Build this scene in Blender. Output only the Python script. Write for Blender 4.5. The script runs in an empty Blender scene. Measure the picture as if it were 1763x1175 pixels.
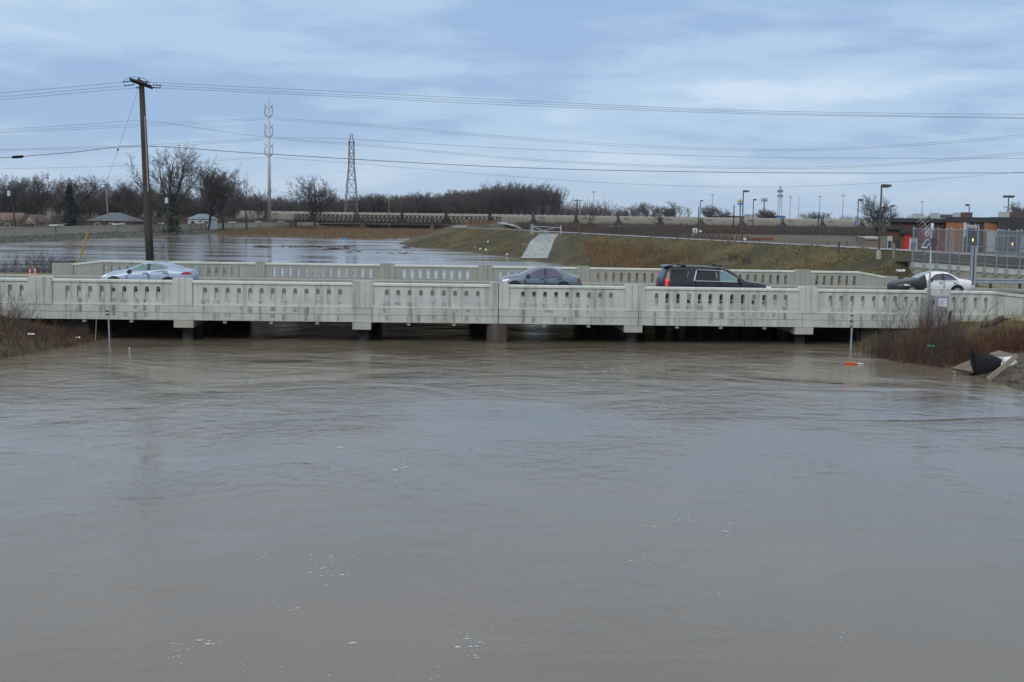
import bpy, math, random
import numpy as np
from mathutils import Vector, Matrix

scene = bpy.context.scene
COL = scene.collection
R = math.radians
# ------------------------------------------------------------------ camera
F_PX, PW, PH = 2150.0, 1763.0, 1175.0          # focal length in photo pixels
PITCH, ROLL, CAM_Z = math.atan(215.5 / F_PX), R(0.8), 5.7
CAM = Vector((0, 0, CAM_Z))
_F = Vector((0, math.cos(PITCH), -math.sin(PITCH)))
_R = Vector((1, 0, 0))
_U = Vector((0, math.sin(PITCH), math.cos(PITCH)))
_cr, _sr = math.cos(ROLL), math.sin(ROLL)
cam_d = bpy.data.cameras.new('camera')
cam_d.sensor_width = 36.0
cam_d.lens = 36.0 * F_PX / PW
cam_d.clip_end = 20000
cam_d.clip_start = 0.5
cam = bpy.data.objects.new('camera', cam_d)
COL.objects.link(cam)
rx = _R * _cr + _U * _sr
ry = -_R * _sr + _U * _cr
rz = -_F
cam.matrix_world = Matrix(((rx.x, ry.x, rz.x, 0), (rx.y, ry.y, rz.y, 0), (rx.z, ry.z, rz.z, CAM_Z), (0, 0, 0, 1)))
scene.camera = cam

# ------------------------------------------------------------------ world, sun, exposure
SUN_EL, SUN_AZ = R(38), R(200)      # azimuth clockwise from +Y: behind the camera, a little left
world = bpy.data.worlds.new('World')
scene.world = world
world.use_nodes = True


def build_world():
    nt = world.node_tree
    N, L = nt.nodes, nt.links
    N.clear()
    out = N.new('ShaderNodeOutputWorld')
    bg = N.new('ShaderNodeBackground')
    bg.inputs['Strength'].default_value = 0.1
    L.new(bg.outputs[0], out.inputs[0])
    sky = N.new('ShaderNodeTexSky')
    sky.sky_type = 'NISHITA'
    sky.sun_disc = False
    sky.sun_elevation = SUN_EL
    sky.sun_rotation = SUN_AZ
    sky.air_density = 1.0
    sky.dust_density = 0.6
    tc = N.new('ShaderNodeTexCoord')
    sep = N.new('ShaderNodeSeparateXYZ')
    L.new(tc.outputs['Generated'], sep.inputs[0])

    def math_node(op, a, b=None, c=None):
        m = N.new('ShaderNodeMath')
        m.operation = op
        for i, v in enumerate((a, b, c)):
            if v is None:
                continue
            if isinstance(v, (int, float)):
                m.inputs[i].default_value = v
            else:
                L.new(v, m.inputs[i])
        return m.outputs[0]
    zc = math_node('MAXIMUM', sep.outputs['Z'], 0.0)
    zz = math_node('ADD', zc, 0.13)
    px = math_node('DIVIDE', sep.outputs['X'], zz)
    py = math_node('DIVIDE', sep.outputs['Y'], zz)
    comb = N.new('ShaderNodeCombineXYZ')
    L.new(math_node('MULTIPLY', px, 0.85), comb.inputs[0])
    L.new(py, comb.inputs[1])

    def noise(scale, detail, rough, dist, off):
        mp = N.new('ShaderNodeMapping')
        mp.inputs['Location'].default_value = off
        L.new(comb.outputs[0], mp.inputs[0])
        n = N.new('ShaderNodeTexNoise')
        n.inputs['Scale'].default_value = scale
        n.inputs['Detail'].default_value = detail
        n.inputs['Roughness'].default_value = rough
        n.inputs['Distortion'].default_value = dist
        L.new(mp.outputs[0], n.inputs['Vector'])
        return n.outputs['Fac']
    big = noise(0.75, 3, 0.5, 0.5, (9.1, 6.7, 3.0))
    fine = noise(2.0, 7, 0.58, 0.35, (0.4, 5.2, 3.3))
    wisp = noise(4.5, 6, 0.6, 0.2, (7.4, 2.2, 1.0))
    v = math_node('ADD', math_node('MULTIPLY', big, 0.62), math_node('ADD', math_node('MULTIPLY', fine, 0.34), math_node('MULTIPLY', wisp, 0.15)))
    ramp = N.new('ShaderNodeValToRGB')
    L.new(v, ramp.inputs[0])
    cr = ramp.color_ramp
    cr.interpolation = 'EASE'
    cr.elements[0].position = 0.44
    cr.elements[0].color = (0.335, 0.49, 0.745, 1)
    cr.elements[1].position = 0.69
    cr.elements[1].color = (0.63, 0.76, 0.93, 1)
    e = cr.elements.new(0.55)
    e.color = (0.455, 0.62, 0.835, 1)
    # low sky: a paler, even band of far cloud
    band = N.new('ShaderNodeMapRange')
    band.inputs['From Min'].default_value = 0.0
    band.inputs['From Max'].default_value = 0.075
    band.inputs['To Min'].default_value = 0.72
    band.inputs['To Max'].default_value = 0.0
    L.new(zc, band.inputs['Value'])
    mix = N.new('ShaderNodeMix')
    mix.data_type = 'RGBA'
    L.new(band.outputs[0], mix.inputs[0])
    L.new(ramp.outputs[0], mix.inputs[6])
    mix.inputs[7].default_value = (0.47, 0.605, 0.785, 1)
    # overhead the cloud deck lets more, whiter light through
    up = N.new('ShaderNodeMapRange')
    up.inputs['From Min'].default_value = 0.2
    up.inputs['From Max'].default_value = 0.9
    L.new(zc, up.inputs['Value'])
    mixu = N.new('ShaderNodeMix')
    mixu.data_type = 'RGBA'
    L.new(up.outputs[0], mixu.inputs[0])
    L.new(mix.outputs[2], mixu.inputs[6])
    mixu.inputs[7].default_value = (0.92, 0.96, 0.98, 1)
    scl = N.new('ShaderNodeVectorMath')
    scl.operation = 'SCALE'
    L.new(mixu.outputs[2], scl.inputs[0])
    scl.inputs['Scale'].default_value = 10.0
    mix2 = N.new('ShaderNodeMix')
    mix2.data_type = 'RGBA'
    mix2.inputs[0].default_value = 0.94
    L.new(sky.outputs[0], mix2.inputs[6])
    L.new(scl.outputs[0], mix2.inputs[7])
    L.new(mix2.outputs[2], bg.inputs['Color'])


build_world()
sun_d = bpy.data.lights.new('sun', 'SUN')
sun_d.energy = 1.25
sun_d.angle = R(25)
sun_d.color = (1.0, 0.95, 0.87)
sun = bpy.data.objects.new('sun', sun_d)
COL.objects.link(sun)
sdir = Vector((math.sin(SUN_AZ) * math.cos(SUN_EL), math.cos(SUN_AZ) * math.cos(SUN_EL), math.sin(SUN_EL)))
sun.rotation_euler = sdir.to_track_quat('Z', 'Y').to_euler()
sun.location = (0, -20, 60)
vs = scene.view_settings
vs.view_transform = 'Standard'
vs.look = 'None'
vs.exposure = 0.0
vs.gamma = 1.0
vs.use_curve_mapping = False
scene.render.engine = 'CYCLES'
scene.cycles.use_denoising = True
scene.cycles.sample_clamp_indirect = 4.0
scene.cycles.max_bounces = 6
scene.cycles.diffuse_bounces = 2
scene.cycles.glossy_bounces = 3
scene.cycles.transmission_bounces = 4
scene.cycles.transparent_max_bounces = 8
scene.cycles.caustics_reflective = False
scene.cycles.caustics_refractive = False


# ------------------------------------------------------------------ photo pixel -> place
def ray(px, py):
    dx, dy = px - PW / 2, PH / 2 - py
    tx, ty = dx * _cr - dy * _sr, dx * _sr + dy * _cr
    return _F * F_PX + _R * tx + _U * ty


def at_y(px, py, y):
    d = ray(px, py)
    return CAM + d * (y / d.y)


def at_z(px, py, z):
    d = ray(px, py)
    return CAM + d * ((z - CAM_Z) / d.z)


# bridge frame: u along the bridge, v away from the camera, w up
TH = R(4.3)
BM = Matrix.Translation((0, 56, 0)) @ Matrix.Rotation(TH, 4, 'Z') @ Matrix.Rotation(0.0038, 4, 'Y')
BMI = BM.inverted()


def B(u, v, w):
    return BM @ Vector((u, v, w))


def px_uw(px, py, v):
    o = BMI @ CAM
    d = BMI.to_3x3() @ ray(px, py)
    p = o + d * ((v - o.y) / d.y)
    return p.x, p.z


def bu(px, v=0.0, py=520):
    return px_uw(px, py, v)[0]


def to_uv(x, y):
    p = BMI @ Vector((x, y, 0))
    return p.x, p.y


# ------------------------------------------------------------------ mesh helpers
class MB:
    def __init__(self):
        self.v, self.f, self.m = [], [], []

    def add(self, vs_, fs, mi=0):
        b = len(self.v)
        self.v.extend([tuple(p) for p in vs_])
        self.f.extend([tuple(b + i for i in f) for f in fs])
        self.m.extend([mi] * len(fs))

    def box(self, x0, x1, y0, y1, z0, z1, mi=0, M=None):
        p = [Vector(c) for c in ((x0, y0, z0), (x1, y0, z0), (x1, y1, z0), (x0, y1, z0), (x0, y0, z1), (x1, y0, z1), (x1, y1, z1), (x0, y1, z1))]
        if M is not None:
            p = [M @ q for q in p]
        self.add(p, [(0, 3, 2, 1), (4, 5, 6, 7), (0, 1, 5, 4), (1, 2, 6, 5), (2, 3, 7, 6), (3, 0, 4, 7)], mi)

    def quad(self, a, b, c, d, mi=0):
        self.add([a, b, c, d], [(0, 1, 2, 3)], mi)

    def tube(self, pts, radii, n=6, cap=True, mi=0):
        pts = [Vector(p) for p in pts]
        if isinstance(radii, (int, float)):
            radii = [radii] * len(pts)
        vs_, fs = [], []
        ref = None
        for i, p in enumerate(pts):
            a = pts[max(0, i - 1)]
            b = pts[min(len(pts) - 1, i + 1)]
            t = (b - a)
            if t.length < 1e-9:
                t = Vector((0, 0, 1))
            t.normalize()
            if ref is None or abs(ref.dot(t)) > 0.98:
                ref = Vector((0, 0, 1)) if abs(t.z) < 0.9 else Vector((1, 0, 0))
            s = t.cross(ref).normalized()
            q = t.cross(s).normalized()
            for k in range(n):
                an = 2 * math.pi * k / n
                vs_.append(p + (s * math.cos(an) + q * math.sin(an)) * radii[i])
        for i in range(len(pts) - 1):
            for k in range(n):
                k2 = (k + 1) % n
                fs.append((i * n + k, i * n + k2, (i + 1) * n + k2, (i + 1) * n + k))
        if cap:
            fs.append(tuple(range(n - 1, -1, -1)))
            fs.append(tuple((len(pts) - 1) * n + k for k in range(n)))
        self.add(vs_, fs, mi)

    def prism(self, poly, y0, y1, mi=0, M=None):
        """poly: (x, z) points, extruded along y"""
        n = len(poly)
        p = [Vector((x, y0, z)) for x, z in poly] + [Vector((x, y1, z)) for x, z in poly]
        if M is not None:
            p = [M @ q for q in p]
        fs = [tuple(range(n)), tuple(range(2 * n - 1, n - 1, -1))]
        for i in range(n):
            j = (i + 1) % n
            fs.append((i, i + n, j + n, j))
        self.add(p, fs, mi)

    def build(self, name, mats, parent=None, smooth=False, off=None, matrix=None):
        off = Vector(off) if off is not None else None
        v = self.v
        if off is not None:
            v = [(a[0] - off.x, a[1] - off.y, a[2] - off.z) for a in v]
        me = bpy.data.meshes.new(name)
        me.from_pydata(v, [], self.f)
        mats = mats if isinstance(mats, (list, tuple)) else [mats]
        for m in mats:
            me.materials.append(m)
        if len(mats) > 1:
            me.polygons.foreach_set('material_index', self.m)
        if smooth:
            me.polygons.foreach_set('use_smooth', [True] * len(me.polygons))
        me.update()
        o = bpy.data.objects.new(name, me)
        COL.objects.link(o)
        if parent is not None:
            o.parent = parent
        elif off is not None:
            o.location = off
        if matrix is not None:
            o.matrix_world = matrix
        return o


def mesh_np(name, verts, faces, mat_, parent=None, smooth=False):
    me = bpy.data.meshes.new(name)
    me.from_pydata(verts.tolist() if hasattr(verts, 'tolist') else verts, [], faces.tolist() if hasattr(faces, 'tolist') else faces)
    me.materials.append(mat_)
    if smooth:
        me.polygons.foreach_set('use_smooth', [True] * len(me.polygons))
    me.update()
    o = bpy.data.objects.new(name, me)
    COL.objects.link(o)
    if parent is not None:
        o.parent = parent
    return o


def tag(o, label=None, cat=None, group=None, kind=None):
    if label:
        o['label'] = label
    if cat:
        o['category'] = cat
    if group:
        o['group'] = group
    if kind:
        o['kind'] = kind
    return o


def thing(name, label, cat, loc=(0, 0, 0), group=None, matrix=None):
    o = bpy.data.objects.new(name, None)
    o.empty_display_size = 0.3
    COL.objects.link(o)
    if matrix is not None:
        o.matrix_world = matrix
    else:
        o.location = loc
    return tag(o, label, cat, group)


KIDS = {}


def dup(root, loc, rz=0.0, scale=1.0, label=None, group=None):
    kids = KIDS.get(root.name)
    if kids is None:
        kids = KIDS[root.name] = [(c, list(c.children)) for c in root.children]
    r = root.copy()
    COL.objects.link(r)
    r.location = loc
    r.rotation_euler = (0, 0, rz)
    r.scale = (scale,) * 3 if isinstance(scale, (int, float)) else scale
    if label:
        r['label'] = label
    if group:
        r['group'] = group
    for c, gs in kids:
        d = c.copy()
        COL.objects.link(d)
        d.parent = r
        for g in gs:
            e = g.copy()
            COL.objects.link(e)
            e.parent = d
    return r


# ------------------------------------------------------------------ materials
def new_mat(name):
    m = bpy.data.materials.new(name)
    m.use_nodes = True
    nt = m.node_tree
    bsdf = nt.nodes['Principled BSDF']
    return m, nt, bsdf


def col4(c):
    return (c[0], c[1], c[2], 1.0)


def pmat(name, c1, c2=None, scale=3.0, rough=0.8, bump=0.0, stretch=(1, 1, 1), detail=5, coord='Position', metallic=0.0, lo=0.35, hi=0.65, c3=None, scale2=None, spec=None, bscale=None, rnd=0.0, dist=0.05):
    m, nt, b = new_mat(name)
    N, L = nt.nodes, nt.links
    b.inputs['Roughness'].default_value = rough
    b.inputs['Metallic'].default_value = metallic
    if spec is not None:
        b.inputs['Specular IOR Level'].default_value = spec
    if c2 is None:
        c2 = tuple(x * 0.88 for x in c1)
    if coord == 'Position':
        g = N.new('ShaderNodeNewGeometry')
        src = g.outputs['Position']
    else:
        g = N.new('ShaderNodeTexCoord')
        src = g.outputs['Object']
    mp = N.new('ShaderNodeMapping')
    mp.inputs['Scale'].default_value = stretch
    L.new(src, mp.inputs[0])
    n = N.new('ShaderNodeTexNoise')
    n.inputs['Scale'].default_value = scale
    n.inputs['Detail'].default_value = detail
    n.inputs['Roughness'].default_value = 0.6
    L.new(mp.outputs[0], n.inputs['Vector'])
    r = N.new('ShaderNodeValToRGB')
    r.color_ramp.elements[0].position = lo
    r.color_ramp.elements[1].position = hi
    r.color_ramp.elements[0].color = col4(c1)
    r.color_ramp.elements[1].color = col4(c2)
    L.new(n.outputs['Fac'], r.inputs[0])
    outc = r.outputs[0]
    if c3 is not None:
        n2 = N.new('ShaderNodeTexNoise')
        n2.inputs['Scale'].default_value = scale2 or scale * 0.2
        n2.inputs['Detail'].default_value = 4
        L.new(src, n2.inputs['Vector'])
        r2 = N.new('ShaderNodeValToRGB')
        r2.color_ramp.elements[0].position = 0.45
        r2.color_ramp.elements[1].position = 0.6
        L.new(n2.outputs['Fac'], r2.inputs[0])
        mx = N.new('ShaderNodeMix')
        mx.data_type = 'RGBA'
        L.new(r2.outputs[0], mx.inputs[0])
        L.new(outc, mx.inputs[6])
        mx.inputs[7].default_value = col4(c3)
        outc = mx.outputs[2]
    if rnd > 0:
        oi = N.new('ShaderNodeObjectInfo')
        hs = N.new('ShaderNodeHueSaturation')
        ma = N.new('ShaderNodeMapRange')
        ma.inputs['To Min'].default_value = 1 - rnd
        ma.inputs['To Max'].default_value = 1 + rnd
        L.new(oi.outputs['Random'], ma.inputs['Value'])
        L.new(ma.outputs[0], hs.inputs['Value'])
        L.new(outc, hs.inputs['Color'])
        outc = hs.outputs[0]
    L.new(outc, b.inputs['Base Color'])
    if bump > 0:
        nb = N.new('ShaderNodeTexNoise')
        nb.inputs['Scale'].default_value = bscale or scale * 4
        nb.inputs['Detail'].default_value = 4
        L.new(mp.outputs[0], nb.inputs['Vector'])
        bp = N.new('ShaderNodeBump')
        bp.inputs['Strength'].default_value = bump
        bp.inputs['Distance'].default_value = dist
        L.new(nb.outputs['Fac'], bp.inputs['Height'])
        L.new(bp.outputs[0], b.inputs['Normal'])
    return m


def concrete(name, base, dark, streak=0.5, coord='Object', tint=(0.22, 0.21, 0.185), blotch=0.45):
    """weathered concrete: blotches, vertical run-off streaks, fine pores"""
    m, nt, b = new_mat(name)
    N, L = nt.nodes, nt.links
    b.inputs['Roughness'].default_value = 0.9
    b.inputs['Specular IOR Level'].default_value = 0.25
    tc = N.new('ShaderNodeTexCoord')
    src = tc.outputs['Object']

    def noise(scale, st, det=6, rg=0.6):
        mp = N.new('ShaderNodeMapping')
        mp.inputs['Scale'].default_value = st
        L.new(src, mp.inputs[0])
        n = N.new('ShaderNodeTexNoise')
        n.inputs['Scale'].default_value = scale
        n.inputs['Detail'].default_value = det
        n.inputs['Roughness'].default_value = rg
        L.new(mp.outputs[0], n.inputs['Vector'])
        return n.outputs['Fac']

    def ramp(f, lo, hi, a, c):
        r = N.new('ShaderNodeMapRange')
        r.inputs['From Min'].default_value = lo
        r.inputs['From Max'].default_value = hi
        r.inputs['To Min'].default_value = a
        r.inputs['To Max'].default_value = c
        L.new(f, r.inputs['Value'])
        return r.outputs[0]

    def mixc(f, a, c):
        mx = N.new('ShaderNodeMix')
        mx.data_type = 'RGBA'
        L.new(f, mx.inputs[0])
        if isinstance(a, tuple):
            mx.inputs[6].default_value = col4(a)
        else:
            L.new(a, mx.inputs[6])
        mx.inputs[7].default_value = col4(c)
        return mx.outputs[2]
    c = mixc(ramp(noise(0.8, (1, 1, 1)), 0.38, 0.68, 0, blotch), base, dark)
    c = mixc(ramp(noise(1.0, (3.2, 3.2, 0.22), 5, 0.65), 0.50, 0.74, 0, streak), c, tint)
    c = mixc(ramp(noise(1.0, (0.5, 0.5, 5.0), 4, 0.6), 0.55, 0.8, 0, 0.22), c, tint)
    c = mixc(ramp(noise(22, (1, 1, 1), 3), 0.62, 0.75, 0, 0.35), c, tint)
    L.new(c, b.inputs['Base Color'])
    bp = N.new('ShaderNodeBump')
    bp.inputs['Strength'].default_value = 0.35
    bp.inputs['Distance'].default_value = 0.01
    L.new(noise(30, (1, 1, 1), 4), bp.inputs['Height'])
    L.new(bp.outputs[0], b.inputs['Normal'])
    return m


def paint(name, c, rough=0.25, metallic=0.0, coat=0.6):
    m, nt, b = new_mat(name)
    N, L = nt.nodes, nt.links
    b.inputs['Metallic'].default_value = metallic
    b.inputs['Roughness'].default_value = rough
    b.inputs['Coat Weight'].default_value = coat
    b.inputs['Coat Roughness'].default_value = 0.08
    tc = N.new('ShaderNodeTexCoord')
    n = N.new('ShaderNodeTexNoise')
    n.inputs['Scale'].default_value = 4
    n.inputs['Detail'].default_value = 6
    L.new(tc.outputs['Object'], n.inputs['Vector'])
    sp = N.new('ShaderNodeSeparateXYZ')
    L.new(tc.outputs['Object'], sp.inputs[0])
    # road grime on the lower part of the bodywork
    mr = N.new('ShaderNodeMapRange')
    mr.inputs['From Min'].default_value = 0.75
    mr.inputs['From Max'].default_value = 0.2
    mr.inputs['To Max'].default_value = 0.455
    L.new(sp.outputs['Z'], mr.inputs['Value'])
    mu = N.new('ShaderNodeMath')
    mu.operation = 'MULTIPLY'
    L.new(mr.outputs[0], mu.inputs[0])
    L.new(n.outputs['Fac'], mu.inputs[1])
    mx = N.new('ShaderNodeMix')
    mx.data_type = 'RGBA'
    L.new(mu.outputs[0], mx.inputs[0])
    mx.inputs[6].default_value = col4(c)
    mx.inputs[7].default_value = (0.16, 0.145, 0.125, 1)
    L.new(mx.outputs[2], b.inputs['Base Color'])
    return m


def glass(name, c, rough=0.03):
    m, nt, b = new_mat(name)
    b.inputs['Base Color'].default_value = col4(c)
    b.inputs['Roughness'].default_value = rough
    b.inputs['Coat Weight'].default_value = 0.5
    N, L = nt.nodes, nt.links
    tc = N.new('ShaderNodeTexCoord')
    n = N.new('ShaderNodeTexNoise')
    n.inputs['Scale'].default_value = 2.2
    n.inputs['Detail'].default_value = 3
    L.new(tc.outputs['Object'], n.inputs['Vector'])
    mx = N.new('ShaderNodeMix')
    mx.data_type = 'RGBA'
    L.new(n.outputs['Fac'], mx.inputs[0])
    mx.inputs[6].default_value = col4(tuple(x * 0.55 for x in c))
    mx.inputs[7].default_value = col4(tuple(min(1, x * 1.45) for x in c))
    L.new(mx.outputs[2], b.inputs['Base Color'])
    return m


def emit(name, c, s):
    m, nt, b = new_mat(name)
    b.inputs['Base Color'].default_value = col4(c)
    b.inputs['Emission Color'].default_value = col4(c)
    b.inputs['Emission Strength'].default_value = s
    return m


M = {}
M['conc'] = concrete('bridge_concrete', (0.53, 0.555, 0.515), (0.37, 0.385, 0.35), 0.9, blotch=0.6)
M['conc_low'] = concrete('stained_concrete', (0.50, 0.52, 0.475), (0.35, 0.36, 0.33), 0.75, blotch=0.7)
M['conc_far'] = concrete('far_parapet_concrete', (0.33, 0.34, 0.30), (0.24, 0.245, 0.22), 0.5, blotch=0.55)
M['conc_cap'] = concrete('cap_concrete', (0.58, 0.605, 0.56), (0.45, 0.465, 0.43), 0.45)
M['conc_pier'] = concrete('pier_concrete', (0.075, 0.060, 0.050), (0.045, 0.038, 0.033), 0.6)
M['underside'] = pmat('darkened_underside', (0.04, 0.038, 0.036), (0.06, 0.056, 0.052), 1.5, 0.9)  # shade under the deck put into the colour: near-black concrete
M['conc_bent'] = concrete('bent_cap_concrete', (0.42, 0.42, 0.37), (0.22, 0.21, 0.19), 0.5)
M['conc_wall'] = concrete('floodwall_concrete', (0.40, 0.37, 0.295), (0.32, 0.295, 0.24), 0.3)
M['conc_tan'] = concrete('retaining_concrete', (0.40, 0.375, 0.30), (0.31, 0.285, 0.225), 0.35)
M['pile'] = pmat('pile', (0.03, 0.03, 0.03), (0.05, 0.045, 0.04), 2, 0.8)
M['joint'] = pmat('joint', (0.03, 0.03, 0.028), (0.05, 0.048, 0.043), 5, 0.9)
M['asphalt_far'] = pmat('asphalt', (0.045, 0.036, 0.028), (0.065, 0.052, 0.04), 2.5, 0.75, 0.2, detail=6)
M['asphalt_near'] = pmat('worn_pavement', (0.22, 0.22, 0.235), (0.28, 0.28, 0.29), 1.5, 0.7, 0.2, detail=6)
M['yellow'] = pmat('yellow_paint', (0.55, 0.33, 0.04), (0.42, 0.25, 0.03), 6, 0.7)
M['white_line'] = pmat('white_paint', (0.7, 0.7, 0.68), (0.5, 0.5, 0.48), 6, 0.7)
M['sidewalk'] = pmat('sidewalk', (0.34, 0.33, 0.30), (0.26, 0.25, 0.23), 2, 0.9)
M['path'] = pmat('path', (0.25, 0.265, 0.29), (0.20, 0.21, 0.23), 0.6, 0.6)
M['gravel'] = pmat('gravel_ramp', (0.36, 0.38, 0.38), (0.12, 0.12, 0.115), 1.9, 0.85, 0.6, detail=8, lo=0.42, hi=0.7)
M['wet_lot'] = pmat('wet_lot', (0.22, 0.24, 0.27), (0.30, 0.32, 0.35), 0.12, 0.25, lo=0.4, hi=0.6)
M['steel'] = pmat('galvanised', (0.36, 0.40, 0.44), (0.28, 0.31, 0.35), 3, 0.5, metallic=0.35)
M['steel_light'] = pmat('monopole_steel', (0.50, 0.53, 0.56), (0.42, 0.45, 0.48), 1, 0.5, metallic=0.2)
M['steel_dark'] = pmat('dark_steel', (0.05, 0.05, 0.055), (0.075, 0.07, 0.07), 2, 0.6)
M['rust'] = pmat('weathering_steel', (0.022, 0.014, 0.012), (0.034, 0.022, 0.018), 2, 0.85)
M['lattice'] = pmat('lattice_steel', (0.15, 0.14, 0.145), (0.20, 0.18, 0.18), 1, 0.7)
M['wood_pole'] = pmat('pole_wood', (0.028, 0.021, 0.018), (0.075, 0.06, 0.05), 5, 0.85, 0.5, stretch=(4, 4, 0.15))
M['wood_grey'] = pmat('plank_wood', (0.30, 0.25, 0.19), (0.20, 0.16, 0.12), 5, 0.85, 0.4, stretch=(0.6, 3, 3), coord='Object')
M['wood_log'] = pmat('dead_log', (0.045, 0.035, 0.03), (0.08, 0.06, 0.05), 5, 0.9, 0.6)
M['wire'] = pmat('wire', (0.06, 0.055, 0.058), (0.08, 0.075, 0.078), 1, 0.6)
M['insulator'] = pmat('insulator', (0.035, 0.04, 0.06), (0.05, 0.055, 0.08), 8, 0.35)
M['black'] = pmat('black_rubber', (0.010, 0.010, 0.012), (0.016, 0.016, 0.018), 6, 0.75, 0.2, spec=0.2)
M['white_plastic'] = pmat('white_plastic', (0.75, 0.76, 0.78), (0.62, 0.63, 0.65), 6, 0.4)
M['orange'] = pmat('orange_plastic', (0.80, 0.10, 0.02), (0.68, 0.08, 0.018), 6, 0.5)
M['yellow_guard'] = pmat('yellow_guard', (0.55, 0.36, 0.03), (0.45, 0.30, 0.03), 6, 0.5)
M['green_bottle'] = pmat('green_plastic', (0.02, 0.30, 0.08), (0.02, 0.24, 0.06), 6, 0.3)
M['tyre'] = pmat('tyre', (0.012, 0.012, 0.012), (0.02, 0.02, 0.02), 8, 0.85)
M['rim'] = pmat('rim', (0.42, 0.43, 0.45), (0.34, 0.35, 0.37), 8, 0.35, metallic=0.6)
M['trim'] = pmat('black_trim', (0.012, 0.012, 0.013), (0.018, 0.018, 0.02), 8, 0.45)
M['chrome'] = pmat('chrome', (0.48, 0.49, 0.51), (0.40, 0.41, 0.43), 8, 0.18, metallic=0.6)
M['headlamp'] = glass('headlamp', (0.75, 0.75, 0.72), 0.1)
M['amber'] = pmat('amber_lens', (0.75, 0.22, 0.03), (0.6, 0.18, 0.02), 8, 0.2)
M['red_lens'] = pmat('red_lens', (0.35, 0.012, 0.015), (0.26, 0.01, 0.012), 8, 0.2)
M['red_lit'] = emit('lit_red_lens', (0.75, 0.02, 0.02), 0.55)
M['train'] = pmat('hopper_paint', (0.30, 0.285, 0.235), (0.22, 0.205, 0.17), 0.7, 0.7, stretch=(1.5, 1, 0.3), coord='Object', rnd=0.10, c3=(0.24, 0.22, 0.185), scale2=0.35)
M['train_roof'] = pmat('hopper_roof', (0.55, 0.545, 0.51), (0.46, 0.455, 0.42), 0.7, 0.7, coord='Object')
M['bogie'] = pmat('bogie', (0.028, 0.022, 0.02), (0.045, 0.035, 0.03), 3, 0.8)
M['bark'] = pmat('bark', (0.055, 0.046, 0.042), (0.085, 0.072, 0.066), 3, 0.95, coord='Object', rnd=0.15)
M['bark_dark'] = pmat('dark_bark', (0.030, 0.025, 0.024), (0.050, 0.042, 0.039), 3, 0.95, coord='Object', rnd=0.15)
M['twig'] = pmat('twigs', (0.060, 0.050, 0.050), (0.098, 0.082, 0.078), 0.8, 0.95, coord='Object', rnd=0.18)
M['twig_red'] = pmat('reddish_twigs', (0.056, 0.042, 0.045), (0.088, 0.066, 0.066), 0.8, 0.95, coord='Object', rnd=0.2)
M['needles'] = pmat('spruce_needles', (0.012, 0.022, 0.018), (0.024, 0.038, 0.030), 1.2, 0.9)
M['ivy'] = pmat('ivy_leaves', (0.018, 0.030, 0.018), (0.030, 0.045, 0.025), 1.2, 0.8)
M['brush'] = pmat('brush_twigs', (0.045, 0.032, 0.030), (0.090, 0.066, 0.058), 1.5, 0.95)
M['brush_far'] = pmat('far_brush_twigs', (0.058, 0.048, 0.050), (0.088, 0.070, 0.066), 0.05, 0.95, c3=(0.085, 0.055, 0.036), scale2=0.04)
M['brush_red'] = pmat('red_brown_weeds', (0.135, 0.050, 0.026), (0.050, 0.022, 0.018), 1.8, 0.95)
M['brush_brown'] = pmat('brown_weeds', (0.100, 0.058, 0.038), (0.036, 0.023, 0.020), 2.4, 0.95, detail=7)
M['reed'] = pmat('dry_reeds', (0.215, 0.142, 0.066), (0.135, 0.090, 0.048), 0.5, 0.95, detail=6)
M['reed_gold'] = pmat('gold_grass', (0.25, 0.17, 0.065), (0.17, 0.115, 0.05), 2.0, 0.95)
M['grass_olive'] = pmat('olive_grass', (0.125, 0.110, 0.030), (0.080, 0.066, 0.024), 1.4, 0.95, c3=(0.12, 0.09, 0.04), scale2=0.7)
M['levee'] = pmat('levee_turf', (0.050, 0.047, 0.016), (0.108, 0.080, 0.024), 0.35, 0.95, 0.9, detail=10, c3=(0.040, 0.036, 0.021), scale2=0.16, bscale=5, dist=0.2, lo=0.4, hi=0.6, stretch=(1, 0.45, 1))
M['ground'] = pmat('ground_turf', (0.085, 0.070, 0.040), (0.060, 0.046, 0.032), 0.15, 0.95, 0.6, detail=8, c3=(0.105, 0.078, 0.048), scale2=0.03, bscale=4, dist=0.1)
M['bank'] = pmat('bank_soil', (0.085, 0.072, 0.028), (0.052, 0.038, 0.023), 1.1, 0.95, 0.9, detail=9, c3=(0.105, 0.082, 0.052), scale2=0.5, bscale=7, dist=0.12)
M['mud'] = pmat('mud', (0.135, 0.105, 0.075), (0.070, 0.054, 0.040), 2.6, 0.75, 1.0, detail=9, bscale=6, dist=0.3, c3=(0.055, 0.045, 0.030), scale2=1.2)
M['stone'] = pmat('riprap', (0.13, 0.13, 0.115), (0.075, 0.075, 0.068), 1.2, 0.9, 0.4, detail=6)
M['foam'] = pmat('foam', (0.56, 0.59, 0.61), (0.44, 0.46, 0.47), 9, 0.8)
M['brick'] = pmat('brick', (0.115, 0.055, 0.036), (0.085, 0.042, 0.03), 6, 0.85, 0.2, stretch=(1, 1, 4))
M['brick_red'] = pmat('red_brick', (0.22, 0.065, 0.035), (0.15, 0.045, 0.028), 3, 0.85, 0.2, stretch=(1, 1, 4))
M['cedar'] = pmat('cedar_panel', (0.30, 0.118, 0.045), (0.22, 0.085, 0.033), 1.5, 0.6, stretch=(1, 1, 6))
M['roof_black'] = pmat('roof_band', (0.018, 0.019, 0.022), (0.028, 0.029, 0.032), 1, 0.5)
M['red_panel'] = pmat('red_panel', (0.45, 0.022, 0.016), (0.38, 0.018, 0.014), 1, 0.4)
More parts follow.
